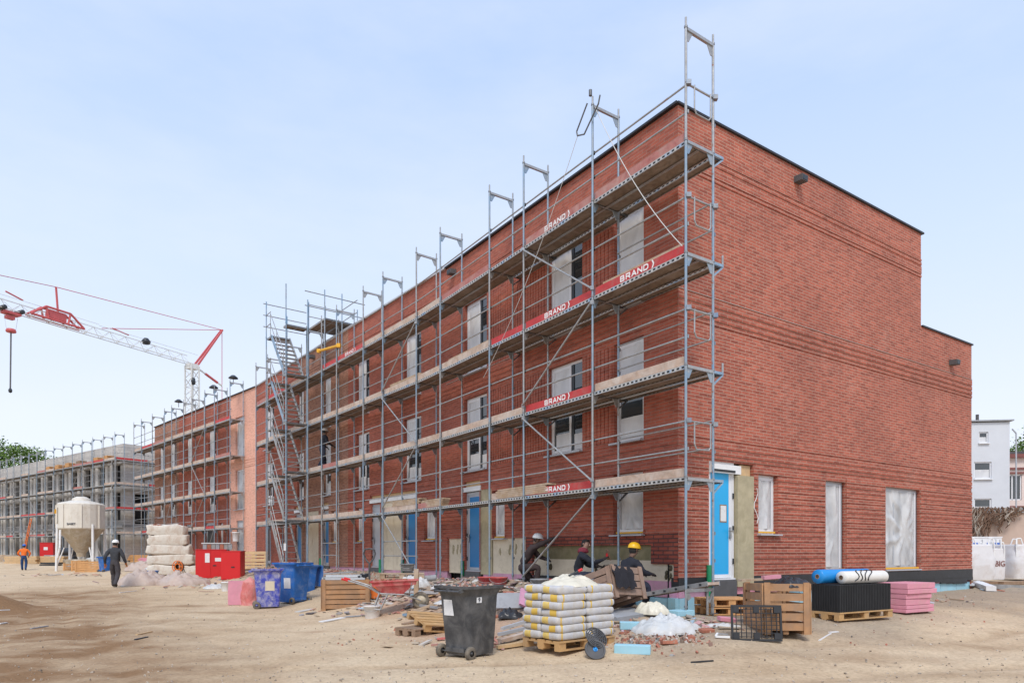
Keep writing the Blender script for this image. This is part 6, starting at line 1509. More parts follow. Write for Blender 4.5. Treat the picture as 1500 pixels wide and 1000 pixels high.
stick('plank', 'wide pale board lying behind the mortar tubs', 'plank', (690, 853), (735, 856), .2, .03, 'concrete_light', .04)
stick('plank', 'brown board lying before the stair tower', 'plank', (392, 842), (440, 838), .2, .05, 'plank', .1)
stick('plank', 'grey board lying before the green drain pipes', 'plank', (470, 846), (520, 843), .2, .05, 'panel_grey', .12)
q = at(655, 884); heap('plastic_film', 'torn white foil lying on the slope of the soil mound', 'plastic film', (q.x, q.y, q.z), .28, .16, .1, 'film_white', .3, 18, 1, .6)
q = at(630, 862); heap('paper_sack', 'empty crumpled cement sack by the timber post', 'sack', (q.x + .3, q.y, q.z), .3, .2, .14, 'sack', .3, 28, 1, .6)
q = at(1000, 888); heap('paper_sack', 'empty brown paper sack under the ramp plank', 'sack', (q.x, q.y, q.z), .25, .18, .12, 'plank', .3, 38, 1, .6)
# broken pallet and brick pile left of the bin
q = at(640, 925); t = pallet('pallet', 'new yellow pallet tipped over left of the black bin', q + Vector((.0, .25, .10)), 0, 'pallet_wood', 1.0, .8, tilt=(R(14), R(6), R(35)))
q = at(612, 930); pallet('pallet', 'old brown pallet half under the yellow one', q + Vector((.0, .2, .0)), R(50), 'pallet_old', .7, .55)
# wheelbarrow
q = at(576, 899); k = q.y / 15.2
t = thing('wheelbarrow', 'red wheelbarrow full of mortar beside the tan crate', 'wheelbarrow', (q.x, q.y, max(gzn(q.x + dx_ * .99, q.y + dx_ * .14) for dx_ in (-.3, 0, .3, .62)) - .01), R(8))
m = MB(); prof = [(-.36, .20, .42), (.30, .14, .36)]
bot = [(-.26, -.17, .38), (.22, -.15, .34), (.22, .15, .34), (-.26, .17, .38)]; topp = [(-.50, -.30, .62), (.56, -.27, .66), (.56, .27, .66), (-.50, .30, .62)]
def lerp4(a, b, f): return [tuple(Vector(x).lerp(Vector(y), f)) for x, y in zip(a, b)]
inn = [(x * .96, y * .94, z) for x, y, z in topp]; ins_ = [(x * .9, y * .9, z - .10) for x, y, z in topp]
V = bot + topp + inn + ins_; F = [(3, 2, 1, 0)]
for a in range(3):
    for j in range(4): F.append((a * 4 + j, a * 4 + (j + 1) % 4, a * 4 + 4 + (j + 1) % 4, a * 4 + 4 + j))
m.mesh(V, F, 'barrow_red'); m.path(topp + [topp[0]], .016, 'barrow_red', 8); m.build('tray', t)
m = MB(); m.mesh(ins_, [(0, 1, 2, 3)], 'panel_grey')
for j in range(40): shard(m, (rng.uniform(-.42, .48), rng.uniform(-.22, .22), .55 + rng.uniform(0, .06) + .03), rng.uniform(.02, .07), 'brick_dust', rng)
m.build('load', t); m = MB()
for s in (-1, 1):
    m.path([(-.98, s * .30, .66), (-.55, s * .27, .52), (-.30, s * .20, .36), (.25, s * .14, .33), (.62, s * .07, .19)], .018, 'galv', 8); m.path([(-.30, s * .22, .38), (-.42, s * .24, .02), (-.28, s * .24, .0), (-.12, s * .22, .34)], .016, 'galv', 8); m.tube((.36, s * .14, .35), (.42, s * .25, .60), .014, 'galv')
m.path([(-.42, -.24, .04), (-.42, .24, .04)], .014, 'galv', 8); m.build('frame', t)
for s in (-1, 1): m = MB(); m.tube((-.98, s * .30, .66), (-1.12, s * .31, .70), .024, 'cabinet_red', 10); m.build('grip', t)
m = MB(); Mw = Matrix.Rotation(R(90), 4, 'X'); m.lathe([(.13, -.04), (.17, -.045), (.195, -.02), (.195, .02), (.17, .045), (.13, .04)], 'bin_tyre', 22, c=(.62, 0, .195), M=Mw); o = m.build('wheel', t); m = MB(); m.lathe([(0, -.05), (.03, -.05), (.035, -.02), (.135, -.015), (.135, .015), (.035, .02), (.03, .05), (0, .05)], 'board_beige', 18, c=(.62, 0, .195), M=Mw); m.build('rim', o)
def bucket(label, q, r, h, m, fill='brick_dust', name='bucket', cat='bucket', handle=True):
    t = thing(name, label, cat, tuple(q)); b = MB(); b.lathe([(0, .005), (r * .80, 0), (r * .82, .01), (r * .97, h * .9), (r * 1.04, h * .91), (r * 1.05, h), (r * .96, h), (r * .93, h * .88)], m, 24); b.build('body', t)
    f = MB(); f.lathe([(r * .94, h * .88), (r * .5, h * .93), (0, h * .95)], fill, 18); f.build('contents', t)
    if handle: g = MB(); g.path([(r * 1.05 * math.cos(a), -r * .9 * math.sin(a) - .02, h * .92 - r * .55 * math.sin(a)) for a in [math.pi * k / 10 for k in range(11)]], .005, 'galv', 5); g.build('handle', t)
    return t
bucket('white plastic mortar bucket in front of the red wheelbarrow', at(543, 907) + Vector((0, .18, 0)), .19, .29, 'bucket_white')
bucket('grey mortar tub beside the kneeling white helmet worker', at(791, 869) + Vector((0, .2, 0)), .20, .30, 'bucket_grey')
bucket('red mortar tub behind the grey tub', at(806, 866) + Vector((.05, .3, 0)), .17, .26, 'bucket_red')
bucket('red mortar tub just right of the black bin, nearer the bare beige board', at(730, 862) + Vector((0, .2, 0)), .20, .26, 'bucket_red'); bucket('red mortar tub partly hidden behind the black bin', at(712, 861) + Vector((0, .3, 0)), .20, .26, 'bucket_red')
bucket('small blue bucket on the dusty film heap at left', at(220, 847) + Vector((0, .1, 0)), .34, .4, 'bin_blue', handle=False)
# pallet truck handle and old pallets behind the tan crate
q = at(541, 880); t = thing('pallet_truck', 'hand pallet truck with black loop handle behind the tan crate', 'pallet truck', tuple(q))
m = MB(); m.path([(0, 0, .1), (0, .02, 1.0)], .028, 'bin_black', 8); m.build('drawbar', t)
m = MB(); lp = [(.0, .02, .98), (-.10, .02, 1.10), (-.155, .02, 1.25), (-.12, .02, 1.36), (0, .02, 1.38), (.12, .02, 1.36), (.155, .02, 1.25), (.10, .02, 1.10), (0, .02, .98)]; m.path(lp, .022, 'bin_black', 8); m.build('loop_handle', t)
m = MB(); 
for s in (-.18, .18): m.box((s, .7, .14), (.16, 1.2, .05), 'orange')
m.box((0, .08, .22), (.5, .14, .3), 'orange'); m.lathe([(0, -.05), (.1, -.05), (.1, .05), (0, .05)], 'bin_tyre', 12, c=(0, 0, .1), M=Matrix.Rotation(R(90), 4, 'Y')); m.build('chassis', t)
q = at(570, 872); 
for k, lab in enumerate(('old brown pallet at the bottom of the pile by the beige door panel', 'old brown pallet in the middle of the pile by the beige door panel', 'top old pallet of the pile by the beige door panel')): pallet('pallet', lab, q + Vector((.1 + .06 * k, .8, .02 + k * .2)), R(-20 + 14 * k), 'pallet_old' if k < 2 else 'plank', 1.2, .8)
bucket('round tub wrapped in white film on the old pallet pile', q + Vector((.35, .9, .62)), .2, .2, 'bucket_grey', 'film_white')
q = at(600, 868); heap('plastic_film', 'whitish net bundle lying behind the wheelbarrow', 'plastic film', (q.x + .15, q.y, q.z + .15), .42, .3, .35, 'film_white', .4, 15, 1.4, .6)
q = at(610, 872); m = MB(); m.box((q.x, q.y, q.z + .33), (.11, .11, .66), 'plank'); tag(m.build('timber_post'), 'short upright timber post by the wheelbarrow', 'post')
m = MB(); a = at(575, 866); m.tube(a + Vector((-.1, .3, .25)), a + Vector((1.1, .6, .35)), .09, 'panel_grey', 10); tag(m.build('grey_pipe'), 'grey pipe lying behind the wheelbarrow tray', 'pipe')
# red cabinets, pink sack, insulation
for (a, w_, h_, d_, lab, rz_, pls) in (((309, 847), 40, 42, .7, 'bright red steel site cabinet with two paper notices', R(20), [(-.15, .72, .19, .42), (.32, .66, .30, .16)]), ((338, 849), 27, 42, .6, 'narrow red steel cabinet right of the one with notices', R(4), [])):
    q = at(*a); s = q.y / 1000; W_, H_ = w_ * s * 1.04, h_ * s
    t = thing('site_cabinet', lab, 'cabinet', tuple(back(q, .3)), rz_)
    m = MB(); m.box((0, d_ / 2, H_ / 2), (W_, d_, H_), 'cabinet_red'); m.box((0, d_ / 2, H_ + .01), (W_ + .04, d_ + .04, .03), 'cabinet_red'); m.build('body', t)
    n_ = 2 if w_ > 30 else 1
    for k2 in range(n_): m = MB(); m.box(((k2 - (n_ - 1) / 2) * W_ / n_, -.012, H_ / 2), (W_ / n_ - .03, .022, H_ - .06), 'cabinet_red'); m.build('door_panel', t)
    m = MB(); m.box((.12 * W_, -.03, H_ * .45), (.14, .025, .05), 'frame_dark'); m.build('lock', t)
    for (x, z, a_, b_) in pls: m = MB(); m.box((x, -.026, z * H_), (a_, .006, b_), 'white'); m.build('notice', t)
    if w_ > 30:
        t3 = thing('block_stack', 'row of grey blocks wrapped in film on the red cabinet', 'blocks', tuple(q + Vector((0, .6, H_ + .03))), rz_)
        for k2 in range(7): m = MB(); m.box((-W_ / 2 + .15 + k2 * W_ / 7.2, 0, .12), (W_ / 8, .4, .24), ('panel_grey', 'brick_dust', 'concrete')[k2 % 3]); m.build('block', t3)
        m = MB(); m.box((-.02, .0, .27), (W_ * .95, .46, .05), 'film_white'); m.build('film_cover', t3)
q = at(326, 806 + 40); bucket('white canister on the red cabinets beside the salmon brick front', Vector((q.x + .35, q.y + .6, q.z + 1.62)), .16, .42, 'white', 'white', handle=False, name='canister', cat='canister')
q = at(345, 886); t = thing('foam_stack', 'pale pink foam boards on end left of the violet bin', 'foam boards', tuple(q), R(10)); m = MB()
for k in range(3): m.box((0, .05 + k * .07, .34), (.42 - k * .01, .06, .66 + .02 * k), 'xps_pink')
m.build('board', t)
q = at(362, 886)
def stand_bag(name, label, cat, q, rx, ry, h, m, seed):
    t = thing(name, label, cat, tuple(q)); b = MB(); n = 28; V = []; F = []; rg = 18
    for i in range(rg + 1):
        z = h * i / rg; f = 1 - .35 * (i / rg) ** 2 if i < rg - 2 else .5 - .25 * (i - rg + 2)
        for j in range(n):
            a = 2 * math.pi * j / n; k2 = 1 + .22 * noise.noise((math.cos(a) * 2 + seed, math.sin(a) * 2, z * 4)) + .1 * noise.noise((math.cos(a) * 6 + seed, math.sin(a) * 6, z * 9)); V.append((rx * f * k2 * math.cos(a), ry * f * k2 * math.sin(a), z))
    F = [(i * n + j, i * n + (j + 1) % n, (i + 1) * n + (j + 1) % n, (i + 1) * n + j) for i in range(rg) for j in range(n)] + [tuple(rg * n + j for j in range(n))]
    b.mesh(V, F, m, True); b.build('bag_skin', t); return t
mat('bag_red', (.62, .17, .15), .5, 0, .2, 5, dirt=(.68, .42, .38), dirt_amt=.7)
stand_bag('rubbish_bag', 'crumpled pinkish red plastic bag left of the violet bin', 'bag', q + Vector((.02, .15, 0)), .26, .2, .82, 'bag_red', 4)
bucket('small white can left of the pink foam', at(329, 866) + Vector((0, .1, 0)), .16, .34, 'white', 'white', handle=False, name='canister', cat='canister')
q = at(362, 838); t = pallet('pallet', 'pale new pallet on edge behind the violet bin', q + Vector((-.1, 1.0, .5)), 0, 'plank_new', 1.2, .8, tilt=(R(75), 0, R(15)))
# blanket-wrapped brick stacks
q = at(253, 842); s = q.y / 1000
for k, lab in enumerate(('bottom film wrapped brick package of the tall stack', 'second film wrapped brick package from the ground in the tall stack', 'third film wrapped brick package in the tall stack', 'fourth film wrapped brick package, below the top one', 'top film wrapped brick package of the tall stack')):
    W_ = (66, 62, 58, 54, 52)[k] * s; H_ = .535
    t = thing('brick_package', lab, 'brick package', tuple(back(q, .55) + Vector((rng.uniform(-.06, .06) - .05 * k, 0, k * (H_ - .01)))), R(14) + rng.uniform(-.03, .03), 'wrapped brick packages in the tall stack')
    m = MB(); n1, n2 = 64, 16; V = []; F = []
    sup = lambda c_, e: math.copysign(abs(c_) ** e, c_)
    for i in range(n2 + 1):
        v = -math.pi / 2 + math.pi * i / n2
        for j in range(n1):
            u = 2 * math.pi * j / n1; x = W_ / 2 * sup(math.cos(v), .2) * sup(math.cos(u), .16); y = .5 * sup(math.cos(v), .2) * sup(math.sin(u), .16); z = H_ / 2 * sup(math.sin(v), .22)
            e = .09 * noise.noise((x * 1.6 + k * 5, y * 2, z * 3)) + .06 * noise.noise((x * 5, y * 5, z * 8 + k)); V.append((x * (1 + e), y * (1 + e), z + e + H_ / 2))
    F = [(i * n1 + j, i * n1 + (j + 1) % n1, (i + 1) * n1 + (j + 1) % n1, (i + 1) * n1 + j) for i in range(n2) for j in range(n1)]
    m.mesh(V, F, 'wrapped', True); m.build('film_wrap', t)
    if k == 4: m = MB(); [m.box((-W_ * .3 + j * .13, -.2, H_ - .01), (.1, .5, .06), 'brick_dust') for j in range(3)]; m.build('brick', t)
    else: m = MB(); m.box((0, 0, H_ + .008), (W_ * .8, .85, .05), 'rust'); m.build('spacer', t)
for (px_, py_, w_, d_, h_, m_, sd, lab) in ((200, 857, 34, .9, 26, 'film_dusty', 21, 'dusty pinkish film over a low brick heap right of the walking worker'), (256, 857, 38, .9, 22, 'film_dusty', 22, 'dusty crumpled film heap in front of the tall brick stack'), (240, 842, 40, .8, 22, 'film_white', 23, 'pale film heap between the walking worker and the tall brick stack'), (205, 836, 26, .9, 18, 'film_dusty', 24, 'long dusty film heap behind the walking worker'), (312, 862, 16, .5, 8, 'film_white', 25, 'low white film scraps before the red cabinet'), (72, 824, 18, .8, 12, 'film_white', 26, 'white film heap left of the silo crates'), (132, 822, 9, .5, 8, 'film_white', 27, 'white sack on the silo crate')):
    q = at(px_, py_); s = q.y / 1000; heap('film_heap', lab, 'plastic film', (q.x, q.y + d_ * .6, q.z), w_ * s, d_, h_ * s, m_, 0, sd, 1.2, .6)
q = at(217, 829); t = thing('pink_board', 'flat pink foam boards on the heap behind the walking worker', 'foam boards', tuple(q + Vector((0, .6, .25))), R(12)); m = MB(); m.box((0, 0, .06), (1.6, .7, .10), 'xps_pink', rot=Euler((0, R(8), 0)).to_matrix()); m.box((.05, .02, .17), (1.5, .7, .10), 'xps_pink', rot=Euler((0, R(5), .05)).to_matrix()); m.build('board', t)
q = at(264, 846); t = thing('cable_drum', 'orange cable drum in front of the tall brick stack', 'cable drum', tuple(q + Vector((0, -.1, 0))), R(-15)); m = MB(); Mx = Matrix.Rotation(R(90), 4, 'X')
m.lathe([(.12, -.10), (.21, -.11), (.25, -.05), (.25, .05), (.21, .11), (.12, .10)], 'rust', 20, c=(0, 0, .55), M=Mx); [m.path([(r0 * math.cos(a), -.12, .55 + r0 * math.sin(a)) for a in [k * math.pi / 9 for k in range(19)]], .02, 'orange', 6) for r0 in (.14, .29)]; [m.tube((.14 * math.cos(a), -.12, .55 + .14 * math.sin(a)), (.29 * math.cos(a), -.12, .55 + .29 * math.sin(a)), .018, 'orange') for a in [k * math.pi / 4 for k in range(8)]]; m.build('coil', t); m = MB(); [m.path([(s_ * .32, -.1, 0), (s_ * .2, 0, .55), (s_ * .32, .2, 0)], .02, 'galv_dark') for s_ in (-1, 1)]; m.tube((-.2, 0, .55), (.2, 0, .55), .02, 'galv_dark'); m.build('stand', t)

m, nt, b = nodes_of('scrap')
oi = N(nt, 'ShaderNodeNewGeometry')
nt.links.new(ramp(nt, oi.outputs['Random Per Island'], [(0, (.62, .61, .58)), (.2, (.40, .30, .20)), (.4, (.30, .30, .31)), (.55, (.50, .20, .14)), (.7, (.58, .50, .40)), (.85, (.06, .06, .06)), (.95, (.62, .36, .36)), (1, (.30, .50, .60))]), b.inputs['Base Color']); b.inputs['Roughness'].default_value = .85
m = MB(); r2 = random.Random(31)
for (cx, cy, sx_, sy_, cnt) in ((-1.2, 16.4, 1.6, 1.2, 260), (-.2, 14.6, 1.3, .9, 220), (-3.2, 17.6, 1.4, 1.0, 180), (1.6, 11.6, .9, .4, 60), (3.0, 11.4, .5, .5, 60), (-7.5, 26, 2.2, 2.5, 170), (-13, 31, 3, 2, 90), (-24, 40, 5, 2, 90), (-.6, 11.3, .9, .5, 40), (-12, 27, 2, 1.5, 50), (9.5, 16.6, 1.8, .5, 45), (13, 22, 2, 1.5, 60)):
    for k in range(cnt):
        x, y = r2.gauss(cx, sx_ * .6), r2.gauss(cy, sy_ * .6); L = r2.choice((.05, .08, .12, .2, .35)) * (1 if cy < 20 else 1.5); w_ = min(L, r2.uniform(.03, .12)); th = r2.uniform(.006, .03)
        if dist_building(x, y) < .35: continue
        m.box((x, y, gzn(x, y) + th * .6 + .01), (L, w_, th), 'scrap', rot=Euler((r2.uniform(-.3, .3), r2.uniform(-.25, .25), r2.uniform(0, 6.3))).to_matrix())
tag(m.build('debris'), 'offcuts, laths and scraps of foil littering the work strip', 'debris', kind='stuff')
# ---------------------------------------------------------------- silo and the far yard
q = at(119, 836); s = q.y / 1000
sl_ = thing('mortar_silo', 'cream steel mortar silo on white legs in front of the grey shell', 'silo', tuple(back(q, 1.0)), R(8))
r = 31 * s; zt_ = 110 * s; zb_ = 62 * s; zc = 27 * s
m = MB(); zs_ = 98 * s; m.lathe([(0, zt_ - .22), (r * .34, zt_ - .25), (r * .95, zs_ + .08), (r, zs_), (r, zb_ + .05), (r * .97, zb_ - .02)], 'silo_paint', 24, smooth=False); m.build('tank', sl_)
m = MB(); m.lathe([(r * .97, zb_), (r * .9, zb_ - .15), (r * .22, zc), (r * .18, zc - .3), (0, zc - .3)], 'silo_cone', 24, smooth=False); m.build('cone', sl_)
m = MB(); m.lathe([(0, zt_ + .02), (.30, zt_ + .0), (.55, zt_ - .14), (.58, zt_ - .28)], 'silo_paint', 18); m.build('lid', sl_)
for a in (-70, -20, 25, 70, 160, 200): 
    m = MB(); ca, sa = math.cos(R(a - 90)), math.sin(R(a - 90)); m.bar((ca * (r + .02), sa * (r + .02), zb_ + .05), (ca * (r + .02), sa * (r + .02), zs_ - .05), .06, .09, 'silo_paint', up=(ca, sa, 0)); m.build('rib', sl_)
for a in (-52, 52, 128, 232):
    m = MB(); ca, sa = math.cos(R(a - 90)), math.sin(R(a - 90)); m.tube((ca * r * .98, sa * r * .98, zb_ + .3), (ca * r * 1.02, sa * r * 1.02, -.05), .085, 'white', 10); m.tube((ca * r * .7, sa * r * .7, zc + .35), (ca * r, sa * r, zc - .9), .04, 'white', 8); m.build('leg', sl_)
m = MB(); m.path([(-.55 * r, -.8 * r, zb_ - .1), (-.5 * r, -.95 * r, zc + .3), (-.62 * r, -.9 * r, zc - .35)], .07, 'white', 8); m.build('filler_pipe', sl_)
m = MB(); m.box((0, -.2, zc - .65), (1.6, .5, .25), 'silo_cone'); m.tube((-1.0, -.3, zc - .6), (1.0, -.3, zc - .6), .14, 'silo_cone', 12); m.box((.0, -.5, zc - .95), (1.3, .4, .06), 'galv'); m.build('mixing_pump', sl_)
txt = text_mesh('SABET', .20, 'lettering', 'letter_dark', .02)
put_text(txt, sl_, (.02, -r * 1.005, zb_ + .3), (1, 0, 0), (0, 0, 1), world=False)
m = MB(); m.box((-r * .87, -r * .46, zs_ - .5), (.02, .30, .3), 'yellow', rot=Matrix.Rotation(R(-30), 3, 'Z')); m.build('sticker', sl_)
m = MB(); m.box((-r * .70, -r * .72, zs_ - .8), (.05, .02, 1.1), 'smear', rot=Matrix.Rotation(R(-45), 3, 'Z')); m.build('stain_gauge', sl_)
for (px_, py_, w_, h_, lab) in ((127, 839, 36, 17, 'orange slatted crate at the silo feet, long side to the yard'), (110, 837, 14, 16, 'orange slatted crate behind the silo leg, seen end on'), (98, 836, 13, 14, 'pink brown crate left at the silo feet')):
    q = at(px_, py_); s = q.y / 1000; crate(lab, q + Vector((0, .5, 0)), (0, 0, R(4)), w_ * s, .8, h_ * s - .06, 'crate_orange', 5, h_ * s / 6.6)
q = at(150, 838); wheelie_bin('small blue bin beside the silo crates', q + Vector((0, .3, 0)), R(-30), 'bin_blue', 1.0, fill=False)
q = Vector((-.682 * 60, 60, .75)); t = thing('site_cabinet', 'small red cabinet far back in front of the grey shell', 'cabinet', tuple(q), R(20)); m = MB(); m.box((0, .4, .8), (1.0, .8, 1.6), 'cabinet_red'); m.box((0, .4, 1.61), (1.06, .86, .04), 'cabinet_red'); m.build('body', t); m = MB(); m.box((-.05, -.01, 1.1), (.3, .02, .26), 'white'); m.build('notice', t)
for (px_, py_, L_, lab, mm) in ((24, 825, 3.0, 'long yellow timber beams lying left of the orange shirted worker', 'plank_new'), (62, 825, 3.4, 'long yellow timber beams lying right of the orange shirted worker', 'plank_new'), (78, 823, 2.0, 'grey stacked slabs left of the silo', 'panel_grey'), (12, 823.5, 1.6, 'grey paving slabs stacked at the far left', 'concrete'), (1, 822.5, 2.0, 'brown stacked boards at the left frame edge', 'plank'), (205, 823, 2.4, 'orange formwork beams in front of the grey shell end', 'crate_orange'), (66, 829, 1.4, 'black pipe pieces on the ground left of the silo', 'frame_dark')):
    q = at(px_, py_); t = thing('material_stack', lab, 'building material', tuple(q + Vector((0, .5, 0))), R(-6) + rng.uniform(-.1, .1)); m = MB(); nn = 4 if mm not in ('frame_dark',) else 2
    for k in range(nn):
        for j in range(3): m.box((rng.uniform(-.1, .1), j * .26, .07 + k * .15), (L_ + rng.uniform(-.2, .2), .22, .13), mm)
    m.build('pieces', t)
q = at(92, 825); m = MB(); m.tube(q + Vector((-.9, .8, .95)), q + Vector((.4, .8, .95)), .32, 'frame_dark', 14); m.tube(q + Vector((-.6, .8, .3)), q + Vector((.5, .8, .3)), .3, 'frame_dark', 14); tag(m.build('black_barrels'), 'two black barrels lying beside the silo leg', 'barrels')
m = MB(); a = GP(17.6, 1.7, .2); b = GP(17.2, 1.0, 4.8); sd_ = Vector((GD[0], GD[1], 0)) * .2
for s_ in (-1, 1): m.tube(a + sd_ * s_, b + sd_ * s_, .04, 'orange', 6)
for k in range(14): c_ = a.lerp(b, (k + .5) / 14); m.tube(c_ - sd_, c_ + sd_, .025, 'orange', 5)
tag(m.build('ladder'), 'orange ladder leaning on the grey shell scaffold', 'ladder')

# ---------------------------------------------------------------- right background
def big_bag(label, q, w_, h_, rz_, seed, txt=False):
    t = thing('bulk_bag', label, 'bulk bag', tuple(q), rz_, 'white bulk bags beyond the end wall'); b = MB(); n = 32; rg = 16; V = []
    sup = lambda c_, e: math.copysign(abs(c_) ** e, c_)
    for i in range(rg + 1):
        z = h_ * i / rg; f = .94 + .10 * math.sin(math.pi * min(1, i / rg * 1.2)) - .12 * max(0, i / rg - .75)
        for j in range(n):
            a = 2 * math.pi * j / n; e = .05 * noise.noise((math.cos(a) * 2 + seed, math.sin(a) * 2, z * 3)) + .025 * noise.noise((math.cos(a) * 7 + seed, math.sin(a) * 7, z * 8)); V.append((w_ / 2 * sup(math.cos(a), .4) * (f + e), w_ / 2 * sup(math.sin(a), .4) * (f + e), z))
    F = [(i * n + j, i * n + (j + 1) % n, (i + 1) * n + (j + 1) % n, (i + 1) * n + j) for i in range(rg) for j in range(n)] + [tuple(rg * n + j for j in range(n))]
    b.mesh(V, F, 'bigbag', True); b.build('bag_body', t)
    for x in (-1, 1):
        for y in (-1, 1):
            g = MB(); cx, cy = x * w_ * .43, y * w_ * .43; g.path([(cx, cy, h_ * .55), (cx, cy, h_), (cx * .92, cy * .92, h_ + .26), (cx * .62, cy * .92, h_ + .28), (cx * .5, cy, h_ * .96)], .028, 'white', 6); g.build('loop', t)
    if txt: put_text(text_mesh('BIG', .34, 'lettering', 'letter_brown', .02), t, (.05, -w_ / 2 * 1.07, h_ * .5), (1, 0, 0), (0, 0, 1), world=False)
    return t
for (px_, py_, w_, h_, lab, tx) in ((1436, 852, 46, 52, 'plump white bulk bag right beside the brick end wall', False), (1466, 852, 26, 46, 'narrow white bulk bag printed BIG, between two wider ones', True), (1503, 850, 54, 50, 'white bulk bag at the right frame edge', False)):
    q = at(px_, py_); s = q.y / 1000; big_bag(lab, q + Vector((0, .6, .1)), w_ * s, h_ * s, R(8), px_ * .1, tx)
q = at(1440, 866)
stick('plank', 'grey plank scrap leaning in the dirt before the bulk bags', 'plank', (1424, 862), (1434, 855), .12, .05, 'coping_light', .1)
for (a, b, lab, mm) in (((1420, 856), (1462, 857), 'brown squared timber under the bulk bags', 'pallet_old'), ((1466, 857), (1520, 855), 'wide brown plank lying before the right bulk bag', 'pallet_old'), ((1455, 863), (1520, 864), 'pale grey concrete kerb piece at the right frame edge', 'concrete'), ((1432, 858), (1452, 866), 'white profile lying before the narrow bulk bag', 'white')):
    stick('timber', lab, 'timber', a, b, .25, .14, mm, .02)
q = Vector(((1449 - 750) / 1000 * 35.6, 35.6, .2)); t = thing('site_container', 'white site cabin with blue sign panels behind the bulk bags', 'site cabin', tuple(q), R(-5))
m = MB(); m.box((-.4, .8, 1.05), (2.1, 1.5, 2.1), 'van_white'); m.box((-.4, .8, 2.12), (2.15, 1.55, .06), 'van_white'); m.build('body', t)
for x in (-.85, .22): m = MB(); m.box((x, .04, 1.72), (.62, .03, .22), 'van_blue'); m.build('sign_panel', t)
m = MB()
for k, w_ in enumerate((.06, .04, .06, .05, .05, .04, .05)): m.box((.0 + k * .066, .021, 1.71 + (.012 if k in (0, 4) else 0)), (w_, .012, .07 + (.024 if k in (0, 4) else 0)), 'letter')
m.build('lettering', t)
m = MB(); m.box((-.32, .04, 1.35), (.18, .04, .26), 'frame_dark'); m.build('vent', t)
for x in (-.32, .55): m = MB(); m.box((x, .035, 1.05), (.03, .03, 1.9), 'frame_grey'); m.build('corner_trim', t)
# loose bricks and mortar boards near the mound, each a thing
for k, (px_, py_, rz_, lab) in enumerate(((745, 869, .2, 'red brick slip plate lying on the mound below the kneeling worker'), (725, 905, .6, 'single red brick on the red soil beside the black bin'), (690, 874, 1.2, 'single red brick lying on top of the soil mound'), (672, 893, .9, 'red brick on the mound slope above the long profiles'), (760, 880, .3, 'red brick half sunk in the soil below the mortar tubs'), (1035, 927, .4, 'broken red brick below the scaffold foot'), (1012, 936, 1.4, 'broken red brick at the end of the rubble spill'), (980, 944, .2, 'red brick piece in the rubble spill beside the blue foam'))):
    q = at(px_, py_); m = MB(); m.box((0, 0, .026), (.24, .11, .052), 'brick_dust'); o = m.build('brick', loc=(q.x, q.y, q.z), rz=rz_); o.rotation_euler[0] = rng.uniform(-.2, .2); bv = o.modifiers.new('b', 'BEVEL'); bv.width = .006; tag(o, lab, 'brick', 'loose bricks on the ground')
# ---------------------------------------------------------------- people
def skin_body(name, parent, verts, edges, radii, regions, root=0, sub=2, default='jacket_navy'):
    """one continuous skinned figure; regions: list of (edge indices, material)"""
    me = bpy.data.meshes.new(name); me.from_pydata([tuple(v) for v in verts], edges, [])
    o = bpy.data.objects.new(name, me); COL.objects.link(o)
    md = o.modifiers.new('skin', 'SKIN'); md.use_smooth_shade = True; md.branch_smoothing = .5
    lay = me.skin_vertices[0].data
    for i, r in enumerate(radii):
        rr_ = r if isinstance(r, tuple) else (r, r); lay[i].radius = rr_; lay[i].use_root = (i == root)
    sb = o.modifiers.new('sub', 'SUBSURF'); sb.levels = sub; sb.render_levels = sub
    bpy.context.view_layer.update()
    m2 = bpy.data.meshes.new_from_object(o.evaluated_get(bpy.context.evaluated_depsgraph_get()))
    bpy.data.objects.remove(o); bpy.data.meshes.remove(me)
    for v in m2.vertices:
        if v.co.z < 1.5: c_ = v.co; v.co += v.normal * (.014 * noise.noise((c_.x * 9, c_.y * 9, c_.z * 13)) + .006 * noise.noise((c_.x * 22, c_.y * 22, c_.z * 34)))
    m2.name = name; mats = []; m2.materials.clear()
    ed = []
    for ids, mm in regions:
        if mm not in mats: mats.append(mm); m2.materials.append(MATS[mm])
        for e in ids: ed.append((Vector(verts[edges[e][0]]), Vector(verts[edges[e][1]]), mats.index(mm)))
    for p in m2.polygons:
        c = p.center; best = 9; bi = 0
        for a, b, k in ed:
            d = b - a; t = max(0, min(1, (c - a).dot(d) / max(d.length_squared, 1e-9))); q = (c - a - d * t).length
            if q < best: best = q; bi = k
        p.material_index = bi; p.use_smooth = True
    o = bpy.data.objects.new(name, m2); COL.objects.link(o); o.parent = parent
    return o
